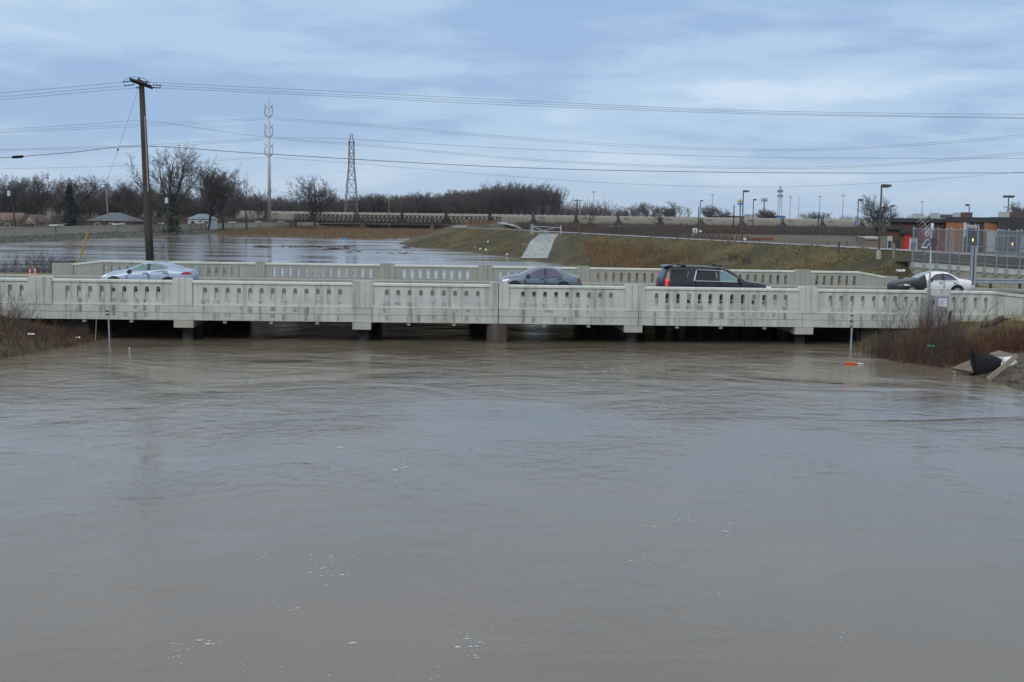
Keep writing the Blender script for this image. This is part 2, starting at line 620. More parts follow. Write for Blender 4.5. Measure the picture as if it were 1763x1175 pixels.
M['maroon'] = pmat('maroon_panel', (0.17, 0.03, 0.035), (0.13, 0.024, 0.03), 1, 0.5)
M['grey_panel'] = pmat('grey_panel', (0.42, 0.43, 0.45), (0.34, 0.35, 0.37), 1, 0.5)
M['pane'] = glass('window_pane', (0.05, 0.07, 0.09), 0.04)
M['warm_light'] = emit('warm_lamp', (1.0, 0.55, 0.2), 2.5)
M['unit'] = pmat('roof_unit', (0.40, 0.43, 0.43), (0.33, 0.36, 0.36), 2, 0.6)
M['unit_brown'] = pmat('roof_unit_brown', (0.10, 0.06, 0.05), (0.075, 0.05, 0.045), 2, 0.7)
M['shed'] = pmat('enclosure', (0.20, 0.165, 0.13), (0.16, 0.13, 0.10), 1, 0.8, stretch=(4, 4, 0.2))
M['solar'] = pmat('solar_cell', (0.03, 0.04, 0.08), (0.045, 0.055, 0.10), 6, 0.2)
M['cabinet'] = pmat('cabinet_metal', (0.30, 0.30, 0.31), (0.24, 0.235, 0.24), 2, 0.55, stretch=(3, 3, 0.4))
M['sign_white'] = pmat('sign_white', (0.72, 0.75, 0.76), (0.62, 0.65, 0.66), 5, 0.5)
M['sign_blue'] = pmat('sign_blue', (0.03, 0.16, 0.55), (0.03, 0.13, 0.45), 5, 0.5)
M['sign_yellow'] = pmat('sign_yellow', (0.48, 0.42, 0.16), (0.40, 0.35, 0.14), 5, 0.5)
M['ink'] = pmat('ink', (0.02, 0.02, 0.022), (0.03, 0.03, 0.03), 5, 0.8)
M['graffiti'] = pmat('graffiti_paint', (0.06, 0.06, 0.062), (0.14, 0.145, 0.14), 14, 0.8)
M['house_cream'] = pmat('house_cream', (0.42, 0.38, 0.30), (0.36, 0.32, 0.26), 1, 0.8)
M['house_white'] = pmat('house_white', (0.55, 0.58, 0.60), (0.48, 0.50, 0.52), 1, 0.7)
M['shingle_grey'] = pmat('grey_shingles', (0.11, 0.125, 0.145), (0.085, 0.095, 0.11), 2, 0.8)
M['shingle_brown'] = pmat('brown_shingles', (0.17, 0.115, 0.095), (0.13, 0.09, 0.075), 2, 0.8)
M['shingle_blue'] = pmat('blue_roof', (0.17, 0.235, 0.30), (0.13, 0.18, 0.235), 2, 0.6)
M['transformer'] = pmat('transformer', (0.55, 0.60, 0.64), (0.45, 0.5, 0.54), 2, 0.5)
M['mirrorless_mesh'] = pmat('chain_link', (0.30, 0.34, 0.38), (0.24, 0.27, 0.31), 3, 0.5, metallic=0.3)


def water_mat():
    m, nt, b = new_mat('flood_water')
    N, L = nt.nodes, nt.links
    g = N.new('ShaderNodeNewGeometry')
    b.inputs['IOR'].default_value = 1.33
    b.inputs['Roughness'].default_value = 0.035

    def noise(scale, st, det, rg=0.55, dist=0.0):
        mp = N.new('ShaderNodeMapping')
        mp.inputs['Scale'].default_value = st
        L.new(g.outputs['Position'], mp.inputs[0])
        n = N.new('ShaderNodeTexNoise')
        n.inputs['Scale'].default_value = scale
        n.inputs['Detail'].default_value = det
        n.inputs['Roughness'].default_value = rg
        n.inputs['Distortion'].default_value = dist
        L.new(mp.outputs[0], n.inputs['Vector'])
        return n.outputs['Fac']

    def mth(op, a, c):
        n = N.new('ShaderNodeMath')
        n.operation = op
        for i, x in enumerate((a, c)):
            if isinstance(x, (int, float)):
                n.inputs[i].default_value = x
            else:
                L.new(x, n.inputs[i])
        return n.outputs[0]
    # silt: slow swirls of slightly different brown
    r = N.new('ShaderNodeValToRGB')
    r.color_ramp.elements[0].position = 0.35
    r.color_ramp.elements[1].position = 0.68
    r.color_ramp.elements[0].color = (0.142, 0.119, 0.091, 1)
    r.color_ramp.elements[1].color = (0.182, 0.150, 0.114, 1)
    L.new(noise(0.10, (1, 0.7, 1), 5, 0.55, 1.2), r.inputs[0])
    L.new(r.outputs[0], b.inputs['Base Color'])
    sp = N.new('ShaderNodeSeparateXYZ')
    L.new(g.outputs['Position'], sp.inputs[0])
    # gentle boils in the foreground, choppy just below the bridge, calm on the wide flooded side beyond it
    calm = N.new('ShaderNodeFloatCurve')
    yn = N.new('ShaderNodeMapRange')
    yn.inputs['From Min'].default_value = 0
    yn.inputs['From Max'].default_value = 120
    L.new(sp.outputs['Y'], yn.inputs['Value'])
    L.new(yn.outputs[0], calm.inputs['Value'])
    cv = calm.mapping.curves[0]
    for (x_, y_) in ((0.13, 0.28), (0.20, 0.44), (0.30, 0.62), (0.38, 0.78), (0.44, 1.0), (0.62, 1.0), (0.72, 0.20)):
        cv.points.new(x_, y_)
    cv.points[0].location = (0.0, 0.18)
    cv.points[-1].location = (1.0, 0.12)
    calm.mapping.update()
    patch = N.new('ShaderNodeMapRange')
    patch.inputs['From Min'].default_value = 0.35
    patch.inputs['From Max'].default_value = 0.7
    patch.inputs['To Min'].default_value = 0.3
    patch.inputs['To Max'].default_value = 1.5
    L.new(noise(0.16, (0.8, 1, 1), 3, 0.5, 0.8), patch.inputs['Value'])
    rgh = N.new('ShaderNodeMapRange')
    rgh.inputs['From Min'].default_value = 70
    rgh.inputs['From Max'].default_value = 120
    rgh.inputs['To Min'].default_value = 0.035
    rgh.inputs['To Max'].default_value = 0.16
    L.new(sp.outputs['Y'], rgh.inputs['Value'])
    rp = N.new('ShaderNodeMapRange')
    rp.inputs['From Min'].default_value = 0.42
    rp.inputs['From Max'].default_value = 0.60
    rp.inputs['To Min'].default_value = 0.35
    rp.inputs['To Max'].default_value = 1.25
    L.new(noise(0.12, (0.22, 1.0, 1), 4, 0.6, 0.8), rp.inputs['Value'])
    L.new(mth('MULTIPLY', rgh.outputs[0], rp.outputs[0]), b.inputs['Roughness'])
    w1 = noise(0.55, (0.85, 1.1, 1), 4, 0.5, 0.9)
    w2 = noise(2.4, (1.0, 0.85, 1), 5, 0.6, 0.9)
    w3 = noise(7.0, (1.0, 0.8, 1), 4, 0.55, 0.4)
    h = mth('ADD', mth('MULTIPLY', w1, 0.085), mth('ADD', mth('MULTIPLY', w2, 0.040), mth('MULTIPLY', w3, 0.013)))
    h = mth('MULTIPLY', h, mth('MULTIPLY', calm.outputs[0], patch.outputs[0]))
    bp = N.new('ShaderNodeBump')
    bp.inputs['Strength'].default_value = 1.0
    bp.inputs['Distance'].default_value = 1.0
    L.new(h, bp.inputs['Height'])
    L.new(bp.outputs[0], b.inputs['Normal'])
    return m


M['water'] = water_mat()

# ------------------------------------------------------------------ terrain
CREST_Y = [40, 80, 85, 102.6, 115, 142, 188, 242, 262, 285, 310, 449, 900]
CREST_X = [45, 36.4, 34.8, 31.6, 28.4, 19.7, 7.3, -10.4, -11.5, -9, -4, -3.7, -3.7]
CREST_Z = 3.3


def crest_x(y):
    return np.interp(y, CREST_Y, CREST_X)


def wall_x(y):
    return -90 + (np.asarray(y) - 220) * 0.0414


def ss(a, b, x):
    t = np.clip((x - a) / (b - a), 0, 1)
    return t * t * (3 - 2 * t)


def wob(x, y, s, seed=0.0):
    return (np.sin(x * s + seed) * np.cos(y * s * 1.13 + seed * 1.7) + 0.6 * np.sin(x * s * 2.3 + 1.3 + seed) * np.sin(y * s * 1.9 - seed) + 0.4 * np.cos(x * s * 4.1 - y * s * 3.7 + seed)) / 2.0


def h_ground(x, y):
    """land beyond the road bridge: levee at right, floodwall side at left, plain far off"""
    x = np.asarray(x, float)
    y = np.asarray(y, float)
    cx = crest_x(y)
    slope = (crest_x(y + 2) - crest_x(y - 2)) / 4.0
    s = (x - cx) / np.sqrt(1 + slope ** 2)
    land = 0.4 + ss(430, 480, y) * 0.5
    s2 = s + 0.35 * wob(x, y, 0.22, 2.0)
    riv = CREST_Z - np.maximum(0, -s2 - 2.0) / 2.9
    lnd = CREST_Z - np.maximum(0, s2 - 2.0) / 2.6
    right = np.where(s < 0, riv, np.maximum(lnd, land))
    wl = wall_x(y)
    t = x - wl
    left = np.where(t < 0.0, 0.85, 0.72 - t / 6.0 * 0.9)
    h = np.maximum(right, np.where(t < 20, left, -9))
    # railway bank and the ground around its bridge
    rb = 1.3 - np.maximum(0, np.abs(y - 521.0 - x * 0.17) - 5) / 2.0
    h = np.where((x < -84) | (x > -5), np.maximum(h, rb), h)
    h = np.where(y > 640, np.maximum(h, 0.8), h)
    # reed islands in mid-stream
    isl = 0.5 - (((x + 44) / 34.0) ** 2 + ((y - 350) / 62.0) ** 2) * 0.62
    isl2 = 0.18 - (((x + 54) / 12.0) ** 2 + ((y - 300) / 9.0) ** 2) * 0.5
    isl = np.maximum(isl, isl2) + 0.30 * wob(x, y, 0.11, 5.0)
    h = np.maximum(h, np.where(y < 470, isl, -9))
    # west shore behind the road, where the utility pole stands
    u = x * math.cos(TH) + (y - 56) * math.sin(TH)
    v = -x * math.sin(TH) + (y - 56) * math.cos(TH)
    e1 = 1.25 - np.maximum(0, v - 24.5) / 4.5 + 0.12 * wob(x, y, 0.5, 1.0)
    e2 = (-14.5 - u) * 0.33
    h = np.maximum(h, np.where((u < -8) & (v > 20), np.minimum(e1, e2), -9))
    h = h + np.where((h > 0.3) & (y < 430), 0.05 * wob(x, y, 0.9, 0.3), 0)
    fx, fy = 29.55, 91.5
    front = ((x - fx) * -0.9598 + (y - fy) * -0.2806) > -2.3
    front = np.where(y > fy, x < fx + 0.1435 * (y - fy) + 0.9, front)
    ylim = np.where(front, 1.40 + np.maximum(0, y - 90.0) * 0.30, 9.0)
    h = np.where((x > 20) & (y < 100), np.minimum(h, ylim), h)
    # strip beside the right-hand approach, and nothing above the road bed itself
    h = np.where((u > 23.0) & (v > 19), np.maximum(h, 1.35), h)
    h = np.where(v < 19.2, -2.0, h)
    return np.maximum(h, -2.0)


def edge_l(v):
    return np.interp(v, [-60, -40, -20, -12, -9, -6, -2, 4, 22, 30], [-31, -27.5, -23.8, -21.6, -20.6, -19.7, -18.7, -17.6, -17.0, -17.0])


def edge_r(v):
    return np.interp(v, [-60, -40, -24, -17, -12, -9, -7, -5, -2, 4, 22, 30], [24, 20, 17.2, 16.2, 16.6, 16.6, 15.8, 15.5, 15.7, 16.2, 16.5, 16.5])


def h_bank(x, y, side):
    x = np.asarray(x, float)
    y = np.asarray(y, float)
    u = x * math.cos(TH) + (y - 56) * math.sin(TH)
    v = -x * math.sin(TH) + (y - 56) * math.cos(TH)
    n = 0.30 * wob(x, y, 0.8, 1.1) + 0.14 * wob(x, y, 2.6, 2.0)
    if side < 0:
        d = edge_l(v) - u
        top = 1.42
    else:
        d = u - edge_r(v)
        top = 1.35
    d = d + n * 0.6
    h = np.where(d > 0, top * (1 - np.exp(-d * 0.42 / top)), d * 0.4)
    h = h + np.where(d > 0.3, 0.22 * n * np.minimum(1, d), 0)
    h = np.minimum(h, top + 0.12 + 0.1 * n)
    # under and behind the deck stay below the road surface
    h = np.where(v > -0.6, np.minimum(h, 1.30), h)
    return np.maximum(h, -1.5)


def grid_mesh(name, xs, ys, hf, mat_, keep=None):
    X, Y = np.meshgrid(xs, ys)
    Z = hf(X, Y)
    nx, ny = len(xs), len(ys)
    verts = np.stack([X.ravel(), Y.ravel(), Z.ravel()], 1)
    i = np.arange(nx * ny).reshape(ny, nx)
    faces = np.stack([i[:-1, :-1].ravel(), i[:-1, 1:].ravel(), i[1:, 1:].ravel(), i[1:, :-1].ravel()], 1)
    zm = np.max(Z.ravel()[faces], 1)
    faces = faces[zm > -1.4]
    used = np.unique(faces)
    remap = -np.ones(len(verts), int)
    remap[used] = np.arange(len(used))
    return mesh_np(name, verts[used], remap[faces], mat_, smooth=True)


xs = np.concatenate([[-2800, -2000, -1400, -800, -450, -300, -220, -180, -150, -130], np.arange(-116, 70, 1.5), [72, 80, 90, 105, 125, 160, 220, 320, 480, 800, 1400, 2000, 2800]])
ys = np.concatenate([np.arange(68, 330, 1.5), np.arange(332, 480, 4), np.arange(484, 560, 3), [570, 590, 620, 639, 645, 700, 800, 1000, 1500, 2200, 3200]])
ground = tag(grid_mesh('ground', xs, ys, h_ground, M['ground']), kind='structure')


def levee_sheet():
    ys_ = np.concatenate([np.arange(83, 330, 1.2), np.arange(332, 452, 4)])
    ss_ = np.concatenate([np.arange(-12.5, 9.6, 0.8)])
    S, Y = np.meshgrid(ss_, ys_)
    slope = (crest_x(Y + 2) - crest_x(Y - 2)) / 4.0
    X = crest_x(Y) + S * np.sqrt(1 + slope ** 2)
    Z = h_ground(X, Y) + 0.03
    nx, ny = len(ss_), len(ys_)
    i = np.arange(nx * ny).reshape(ny, nx)
    faces = np.stack([i[:-1, :-1].ravel(), i[:-1, 1:].ravel(), i[1:, 1:].ravel(), i[1:, :-1].ravel()], 1)
    return mesh_np('levee', np.stack([X.ravel(), Y.ravel(), Z.ravel()], 1), faces, M['levee'], smooth=True)


tag(levee_sheet(), kind='structure')
bxl = np.arange(-70, -12, 0.4)
byb = np.concatenate([np.arange(10, 40, 1.0), np.arange(40, 64, 0.4), np.arange(64, 82, 1.0)])
tag(grid_mesh('riverbank', bxl, byb, lambda x, y: h_bank(x, y, -1), M['bank']), kind='structure')
tag(grid_mesh('riverbank', np.arange(11, 70, 0.4), byb, lambda x, y: h_bank(x, y, 1), M['bank']), kind='structure')
tag(grid_mesh('mud_bank', np.arange(13, 40, 0.3), np.arange(30, 48.0, 0.3), lambda x, y: h_bank(x, y, 1) + 0.03 * wob(x, y, 3.1, 4.0) + 0.03, M['mud']), kind='structure')
# water: one sheet
wm = MB()
wm.quad((-420, -60, 0), (420, -60, 0), (420, 1200, 0), (-420, 1200, 0))
tag(wm.build('water', M['water']), kind='structure')
# river bed keeps light from leaking in below the sheet
bed = MB()
bed.quad((-420, -60, -2.5), (420, -60, -2.5), (420, 1200, -2.5), (-420, 1200, -2.5))
tag(bed.build('river_bed', M['mud']), kind='structure')


def drape(px, py, hf=h_ground, y0=80.0, y1=700.0, lift=0.0):
    """where the sight line through a photo pixel meets the land"""
    d = ray(px, py)
    y = np.arange(y0, y1, 0.25)
    z = CAM_Z + d.z / d.y * y
    x = d.x / d.y * y
    hit = np.nonzero(z <= hf(x, y) + lift)[0]
    k = hit[0] if len(hit) else len(y) - 1
    return Vector((x[k], y[k], float(hf(x[k], y[k])) + lift))


def ribbon(name, left, right, mat_, kind='structure'):
    mb = MB()
    for i in range(len(left) - 1):
        mb.quad(left[i], right[i], right[i + 1], left[i + 1])
    return tag(mb.build(name, mat_), kind=kind)


def crest_point(y, s, lift=0.04):
    sl = (crest_x(y + 2) - crest_x(y - 2)) / 4.0
    x = float(crest_x(y) + s * math.sqrt(1 + sl * sl))
    return Vector((x, y, CREST_Z + 0.045 + lift))


yy = [80 + 3 * i for i in range(int((262 - 80) / 3) + 1)]
ribbon('path', [crest_point(y, -1.45) for y in yy], [crest_point(y, 1.45) for y in yy], M['path'])
# the path doubles back round the nose of the levee towards the trail bridge
nose = [(-10.9, 260), (-11.4, 272), (-10.2, 287), (-6.5, 300), (-2.0, 308), (0.5, 322), (-1.5, 345), (-3.5, 380), (-3.6, 450)]
def smooth_line(pts, n=8):
    out = []
    P = [Vector(p) for p in pts]
    for i in range(len(P) - 1):
        p0, p1, p2, p3 = P[max(0, i - 1)], P[i], P[i + 1], P[min(len(P) - 1, i + 2)]
        for k in range(n):
            t = k / n
            out.append(0.5 * ((2 * p1) + (p2 - p0) * t + (2 * p0 - 5 * p1 + 4 * p2 - p3) * t * t + (3 * p1 - p0 - 3 * p2 + p3) * t ** 3))
    out.append(P[-1])
    return out


nl = smooth_line([(a, b, 0) for a, b in nose])
L_, R_ = [], []
for i, p in enumerate(nl):
    t = (nl[min(i + 1, len(nl) - 1)] - nl[max(i - 1, 0)]).normalized()
    nrm = Vector((-t.y, t.x, 0)) * 1.5
    for arr, q in ((L_, p + nrm), (R_, p - nrm)):
        arr.append(Vector((q.x, q.y, max(float(h_ground(q.x, q.y)), float(h_ground(p.x, p.y))) + 0.13)))
ribbon('path', L_, R_, M['path'])
sp_ = [drape(863.6, 383.3), drape(880, 385.0), drape(893, 387.2)]
# boat ramp: paved at the top, broken stone below
def ramp_strip(name, pl, pr, mat_, lift):
    Ls, Rs = [], []
    n = 10
    for i in range(n + 1):
        t = i / n
        Ls.append(pl[0].lerp(pl[1], t))
        Rs.append(pr[0].lerp(pr[1], t))
    W = 6
    mb = MB()
    vs_, fs = [], []
    for i in range(n + 1):
        for k in range(W + 1):
            q = Ls[i].lerp(Rs[i], k / W)
            vs_.append((q.x, q.y, float(h_ground(q.x, q.y)) + lift))
    for i in range(n):
        for k in range(W):
            a = i * (W + 1) + k
            fs.append((a, a + 1, a + W + 2, a + W + 1))
    mb.add(vs_, fs)
    return tag(mb.build(name, mat_), kind='structure')


A0, A1 = drape(929, 403.5), drape(962, 403.8)
B0, B1 = drape(914, 416), drape(954, 416)
C0, C1 = drape(896, 446), drape(943, 447)
ramp_strip('ramp', (A0, B0), (A1, B1), M['path'], 0.10)
ramp_strip('gravel', (B0, C0), (B1, C1), M['gravel'], 0.095)
# wet parking lot behind the levee
lot = MB()
lot.quad((43.5, 195, 0.47), (150, 195, 0.47), (150, 350, 0.47), (75, 350, 0.47))
tag(lot.build('parking_lot', M['wet_lot']), kind='structure')

# ------------------------------------------------------------------ the road bridge
W_TOP, W_CAPB, W_BASE, W_MID, W_BOT = 2.615, 2.485, 1.515, 1.195, 0.865
V_FAR = 21.2
DECK = 1.55
bridge = thing('concrete_bridge', 'long pale concrete road bridge with arched slots in its parapets over the brown flood', 'bridge', matrix=BM)


def slot_panel(name, u0, u1, centers, v0, v1, w0, w1, mat_, z0, z1, a, parent):
    """parapet panel with round-headed slots right through it"""
    mb = MB()
    edges = [u0] + [(centers[i] + centers[i + 1]) / 2 for i in range(len(centers) - 1)] + [u1]
    for i, c in enumerate(centers):
        L0, R0 = edges[i], edges[i + 1]
        arch = [(c + a * math.cos(t), z1 + a * math.sin(t)) for t in [math.pi * k / 8 for k in range(9)]]   # right -> left
        for vv, fl in ((v0, False), (v1, True)):
            def f(pts):
                p = [(x, vv, z) for x, z in pts]
                return p[::-1] if fl else p
            for pts in ([(L0, w0), (c - a, w0), (c - a, w1), (L0, w1)], [(c + a, w0), (R0, w0), (R0, w1), (c + a, w1)], [(c - a, w0), (c + a, w0), (c + a, z0), (c - a, z0)]):
                mb.add(f(pts), [(0, 1, 2, 3)])
            top = arch[::-1] + [(c + a, w1), (c - a, w1)]
            mb.add(f(top), [tuple(range(len(top)))])
        loop = [(c - a, z0), (c + a, z0)] + arch
        n = len(loop)
        mb.add([(x, v0, z) for x, z in loop] + [(x, v1, z) for x, z in loop], [(k, k + n, (k + 1) % n + n, (k + 1) % n) for k in range(n)])
        # little sill that sheds water below each slot
        mb.box(c - a - 0.05, c + a + 0.05, v0 - 0.012, v0 + 0.01, z0 - 0.035, z0 - 0.004)
        mb.box(c - a, c + a, v0 - 0.012, v0 + 0.14, z0 - 0.004, z0 + 0.004)
    for (x, s) in ((u0, 1), (u1, -1)):
        q = [(x, v0, w0), (x, v1, w0), (x, v1, w1), (x, v0, w1)]
        mb.add(q if s > 0 else q[::-1], [(0, 1, 2, 3)])
    mb.add([(u0, v0, w1), (u1, v0, w1), (u1, v1, w1), (u0, v1, w1)], [(0, 1, 2, 3)])
    mb.add([(u0, v0, w0), (u0, v1, w0), (u1, v1, w0), (u1, v0, w0)], [(0, 1, 2, 3)])
    return mb.build(name, mat_, parent)


def stain_mat():
    m, nt, b = new_mat('run_off_stain')
    N, L = nt.nodes, nt.links
    b.inputs['Base Color'].default_value = (0.10, 0.095, 0.085, 1)
    b.inputs['Roughness'].default_value = 0.95
    tc = N.new('ShaderNodeTexCoord')
    mp = N.new('ShaderNodeMapping')
    mp.inputs['Scale'].default_value = (7, 1, 1.1)
    L.new(tc.outputs['Object'], mp.inputs[0])
    n = N.new('ShaderNodeTexNoise')
    n.inputs['Scale'].default_value = 1.0
    n.inputs['Detail'].default_value = 5
    L.new(mp.outputs[0], n.inputs['Vector'])
    r = N.new('ShaderNodeMapRange')
    r.inputs['From Min'].default_value = 0.42
    r.inputs['From Max'].default_value = 0.72
    r.inputs['To Max'].default_value = 0.5
    L.new(n.outputs['Fac'], r.inputs['Value'])
    L.new(r.outputs[0], b.inputs['Alpha'])
    return m


M['stain'] = stain_mat()


def stains(parent, cs, a, layers, seed):
    rg_ = random.Random(seed)
    mb_ = MB()
    for c in cs:
        for (v, za, zb_) in layers:
            if rg_.random() < .3:
                continue
            zb_ = zb_ if rg_.random() < .6 else zb_ + (za - zb_) * rg_.uniform(.1, .5)
            w = a * rg_.uniform(.9, 1.6)
            o_ = rg_.uniform(-.02, .02)
            mb_.add([(c + o_ - w, v, zb_), (c + o_ + w, v, zb_), (c + o_ + w, v, za), (c + o_ - w, v, za)], [(0, 1, 2, 3)])
    o_ = mb_.build('stain', M['stain'], parent)
    o_['kind'] = 'stuff'
    return o_


def cap_on(parent, u0, u1, v0, v1, wa, wb, mat_, name='cap'):
    mb = MB()
    ov = 0.055
    # bevelled coping
    prof = [(v0 - ov, wa + 0.012), (v0 - ov, wb - 0.03), (v0 - ov + 0.03, wb), (v1 + ov - 0.03, wb), (v1 + ov, wb - 0.03), (v1 + ov, wa + 0.012), (v1 + 0.01, wa), (v0 - 0.01, wa)]
    n = len(prof)
    vs_ = [(u0, v, w) for v, w in prof] + [(u1, v, w) for v, w in prof]
    fs = [tuple(range(n)), tuple(range(2 * n - 1, n - 1, -1))] + [(i, i + n, (i + 1) % n + n, (i + 1) % n) for i in range(n)]
    mb.add(vs_, fs)
    return mb.build(name, mat_, parent)


def pilaster(u0, u1, v0, v1, w0, w1, mat_, gap=None, far=False):
    mb = MB()
    fu = u1 - u0
    g0, g1 = u0 + fu * 0.36, u0 + fu * 0.66
    bv = 0.055
    for a, b_, pr in ((u0, g0 - 0.012, 0.0), (g0 + 0.012, g1 - 0.012, 0.006), (g1 + 0.012, u1, 0.0)):
        la = bv if a == u0 else 0.0
        lb = bv if b_ == u1 else 0.0
        poly = [(a, w0), (b_, w0), (b_, w1 - lb), (b_ - lb * 1.6, w1), (a + la * 1.6, w1), (a, w1 - la)]
        poly = [p for i, p in enumerate(poly) if p != poly[i - 1]]
        mb.prism(poly, v0 + pr, v1)
    mb.box(u0 + 0.02, u1 - 0.02, v0 + 0.03, v1 - 0.01, w0, w1 - bv - 0.01)
    p = mb.build('pilaster', mat_, bridge)
    if gap:
        j = MB()
        j.box(gap - 0.016, gap + 0.016, v0 - 0.004, v0 + 0.02, w0 - 0.64, w1 + 0.004)
        j.build('expansion_joint', M['joint'], p)
    return p


# near side ---------------------------------------------------------
near_pil = [(48, 90, None), (296, 331, None), (606, 642, None), (843, 876, 858), (1076, 1110, None), (1375.6, 1407, None), (1595, 1636, None)]
NP = [(bu(a), bu(b), bu(g) if g else None) for a, b, g in near_pil]
near_slots = [('wing', [-41.5, -22, -2.5, 17, 37]), (116.1, 272.1, 9), (352.8, 585.3, 13), (665.7, 822.5, 9), (900.5, 1051.9, 9), (1130.4, 1353, 13), (1430, 1579, 9), ('wing', [1643, 1661, 1680, 1698])]
for i, (a, b, g) in enumerate(NP):
    pilaster(a, b, -0.03, 0.36, W_BASE - 0.01, W_TOP + 0.09, M['conc'], g)


def near_panel(u0, u1, cs):
    p = slot_panel('parapet_panel', u0, u1, cs, 0.05, 0.31, W_BASE, W_CAPB, M['conc'], 1.80, 2.245, 0.088, bridge)
    cap_on(p, u0, u1, 0.05, 0.31, W_CAPB + 0.001, W_TOP, M['conc_cap'])
    lg = MB()
    lg.prism([(u0, W_BASE - 0.004), (u1, W_BASE - 0.004), (u1, W_BASE + 0.055), (u0, W_BASE + 0.055)], 0.012, 0.06)
    lg.build('ledge', M['conc_cap'], p)
    stains(p, cs, 0.10, ((0.047, 1.763, W_BASE + 0.058), (-0.010, W_BASE - 0.016, W_MID + 0.02), (-0.003, W_MID - 0.01, W_BOT + 0.03)), int(u0 * 10))
    return p


for i, sl in enumerate(near_slots):
    if sl[0] == 'wing':
        cs = [bu(x) for x in sl[1]]
    else:
        a, b = bu(sl[0]), bu(sl[1])
        cs = [a + (b - a) * k / (sl[2] - 1) for k in range(sl[2])]
    if i == 0:
        near_panel(cs[0] - 0.35, NP[0][0], cs)
    elif i == 7:
        near_panel(NP[6][1], bu(1706), cs)
    else:
        near_panel(NP[i - 1][1], NP[i][0], cs)
# right wing that slopes down to the bank
uw0 = bu(1706)
mb = MB()
mb.prism([(uw0, W_BASE), (uw0 + 9, W_BASE), (uw0 + 9, W_TOP - 1.0), (uw0 + 0.25, W_CAPB), (uw0, W_CAPB)], 0.05, 0.31)
wing = mb.build('wing_wall', M['conc'], bridge)
mb = MB()
mb.prism([(uw0 + 0.002, W_CAPB + 0.001), (uw0 + 0.25, W_CAPB + 0.001), (uw0 + 9, W_TOP - 0.999), (uw0 + 9, W_TOP - 0.87), (uw0 + 0.25, W_TOP), (uw0 + 0.002, W_TOP)], -0.005, 0.365)
mb.build('cap', M['conc_cap'], wing)
# edge beams below the parapet, split where the joints are
jx = [-60, 622 + 19, 858, 1100, 1383, 1830]
for k in range(5):
    a, b = bu(jx[k]), bu(jx[k + 1])
    d = 0.012
    mb = MB()
    mb.box(a + d, b - d, -0.004 - 0.002 * (k % 2), 0.5, W_MID + 0.010, W_BASE - 0.012)
    mb.build('edge_beam', M['conc_low'], bridge)
    mb = MB()
    mb.box(a + d, b - d, 0.006 - 0.002 * (k % 2), 0.5, W_BOT, W_MID - 0.004)
    mb.build('edge_beam', M['conc_low'], bridge)
mb = MB()
mb.box(bu(-60) + .02, bu(1830) - .02, 0.045, 0.48, W_BOT + 0.02, W_BASE - 0.02)
mb.build('beam_core', M['joint'], bridge)
# drain spouts under the beam
for k in range(21):
    u = bu(143.5) + k * 2.03
    if u > bu(1440):
        break
    mb = MB()
    mb.box(u - 0.075, u + 0.075, 0.08, 0.3, W_BOT - 0.13, W_BOT - 0.002)
    mb.build('drain_spout', M['conc_bent'], bridge)
# deck slab, girders
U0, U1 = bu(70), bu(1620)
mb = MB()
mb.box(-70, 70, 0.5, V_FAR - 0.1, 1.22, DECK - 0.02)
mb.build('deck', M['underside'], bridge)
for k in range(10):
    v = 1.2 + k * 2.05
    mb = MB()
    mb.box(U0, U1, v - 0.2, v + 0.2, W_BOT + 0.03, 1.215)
    mb.build('girder', M['underside'], bridge)
# bents: cap beams across the deck on round piles, a wall pier with rounded nose at mid-span
for (a, b, top, bot) in ((299, 333, .86, .50), (607, 639, .86, .52), (1076, 1107, .86, .52), (1370, 1402, .86, .50)):
    ua, ub = bu(a), bu(b)
    mb = MB()
    mb.box(ua, ub, -0.03, V_FAR, W_BOT - 0.33, W_BOT - 0.012)
    bc = mb.build('bent_cap', M['conc_bent'], bridge)
    for j in range(8):
        v = 0.75 + j * 2.75
        mb = MB()
        uc = (ua + ub) / 2 + 0.05
        mb.tube([(uc, v, -2.2), (uc, v, W_BOT - 0.331)], 0.25, 12)
        mb.build('pile', M['pile'], bridge, smooth=True)
ua, ub = bu(840), bu(875)
mb = MB()
rr = (ub - ua) / 2
prof = [(ua, V_FAR), (ua, 0.3)] + [(ua + rr - rr * math.cos(t) * 1.0, 0.3 - 0.38 * math.sin(t)) for t in [math.pi * k / 10 for k in range(1, 10)]] + [(ub, 0.3), (ub, V_FAR)]
n = len(prof)
mb.add([(x, y, -2.2) for x, y in prof] + [(x, y, W_BOT - 0.012) for x, y in prof], [tuple(range(n)), tuple(range(2 * n - 1, n - 1, -1))] + [(i, i + n, (i + 1) % n + n, (i + 1) % n) for i in range(n)])
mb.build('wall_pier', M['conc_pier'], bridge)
# intermediate rows of piles seen in the dark right-hand span
for uu in (bu(1180), bu(1290), bu(1320), bu(1350)):
    for v in (6, 11, 16, 20):
        mb = MB()
        mb.tube([(uu, v, -2.2), (uu, v, W_BOT + 0.02)], 0.2, 10)
        mb.build('pile', M['pile'], bridge, smooth=True)
for (ua, ub) in ((-26.0, -18.8), (16.3, 26.0)):
    mb = MB()
    mb.box(ua, ub, 0.52, V_FAR + 0.3, -2.2, 1.21)
    mb.build('abutment', M['underside'], bridge)
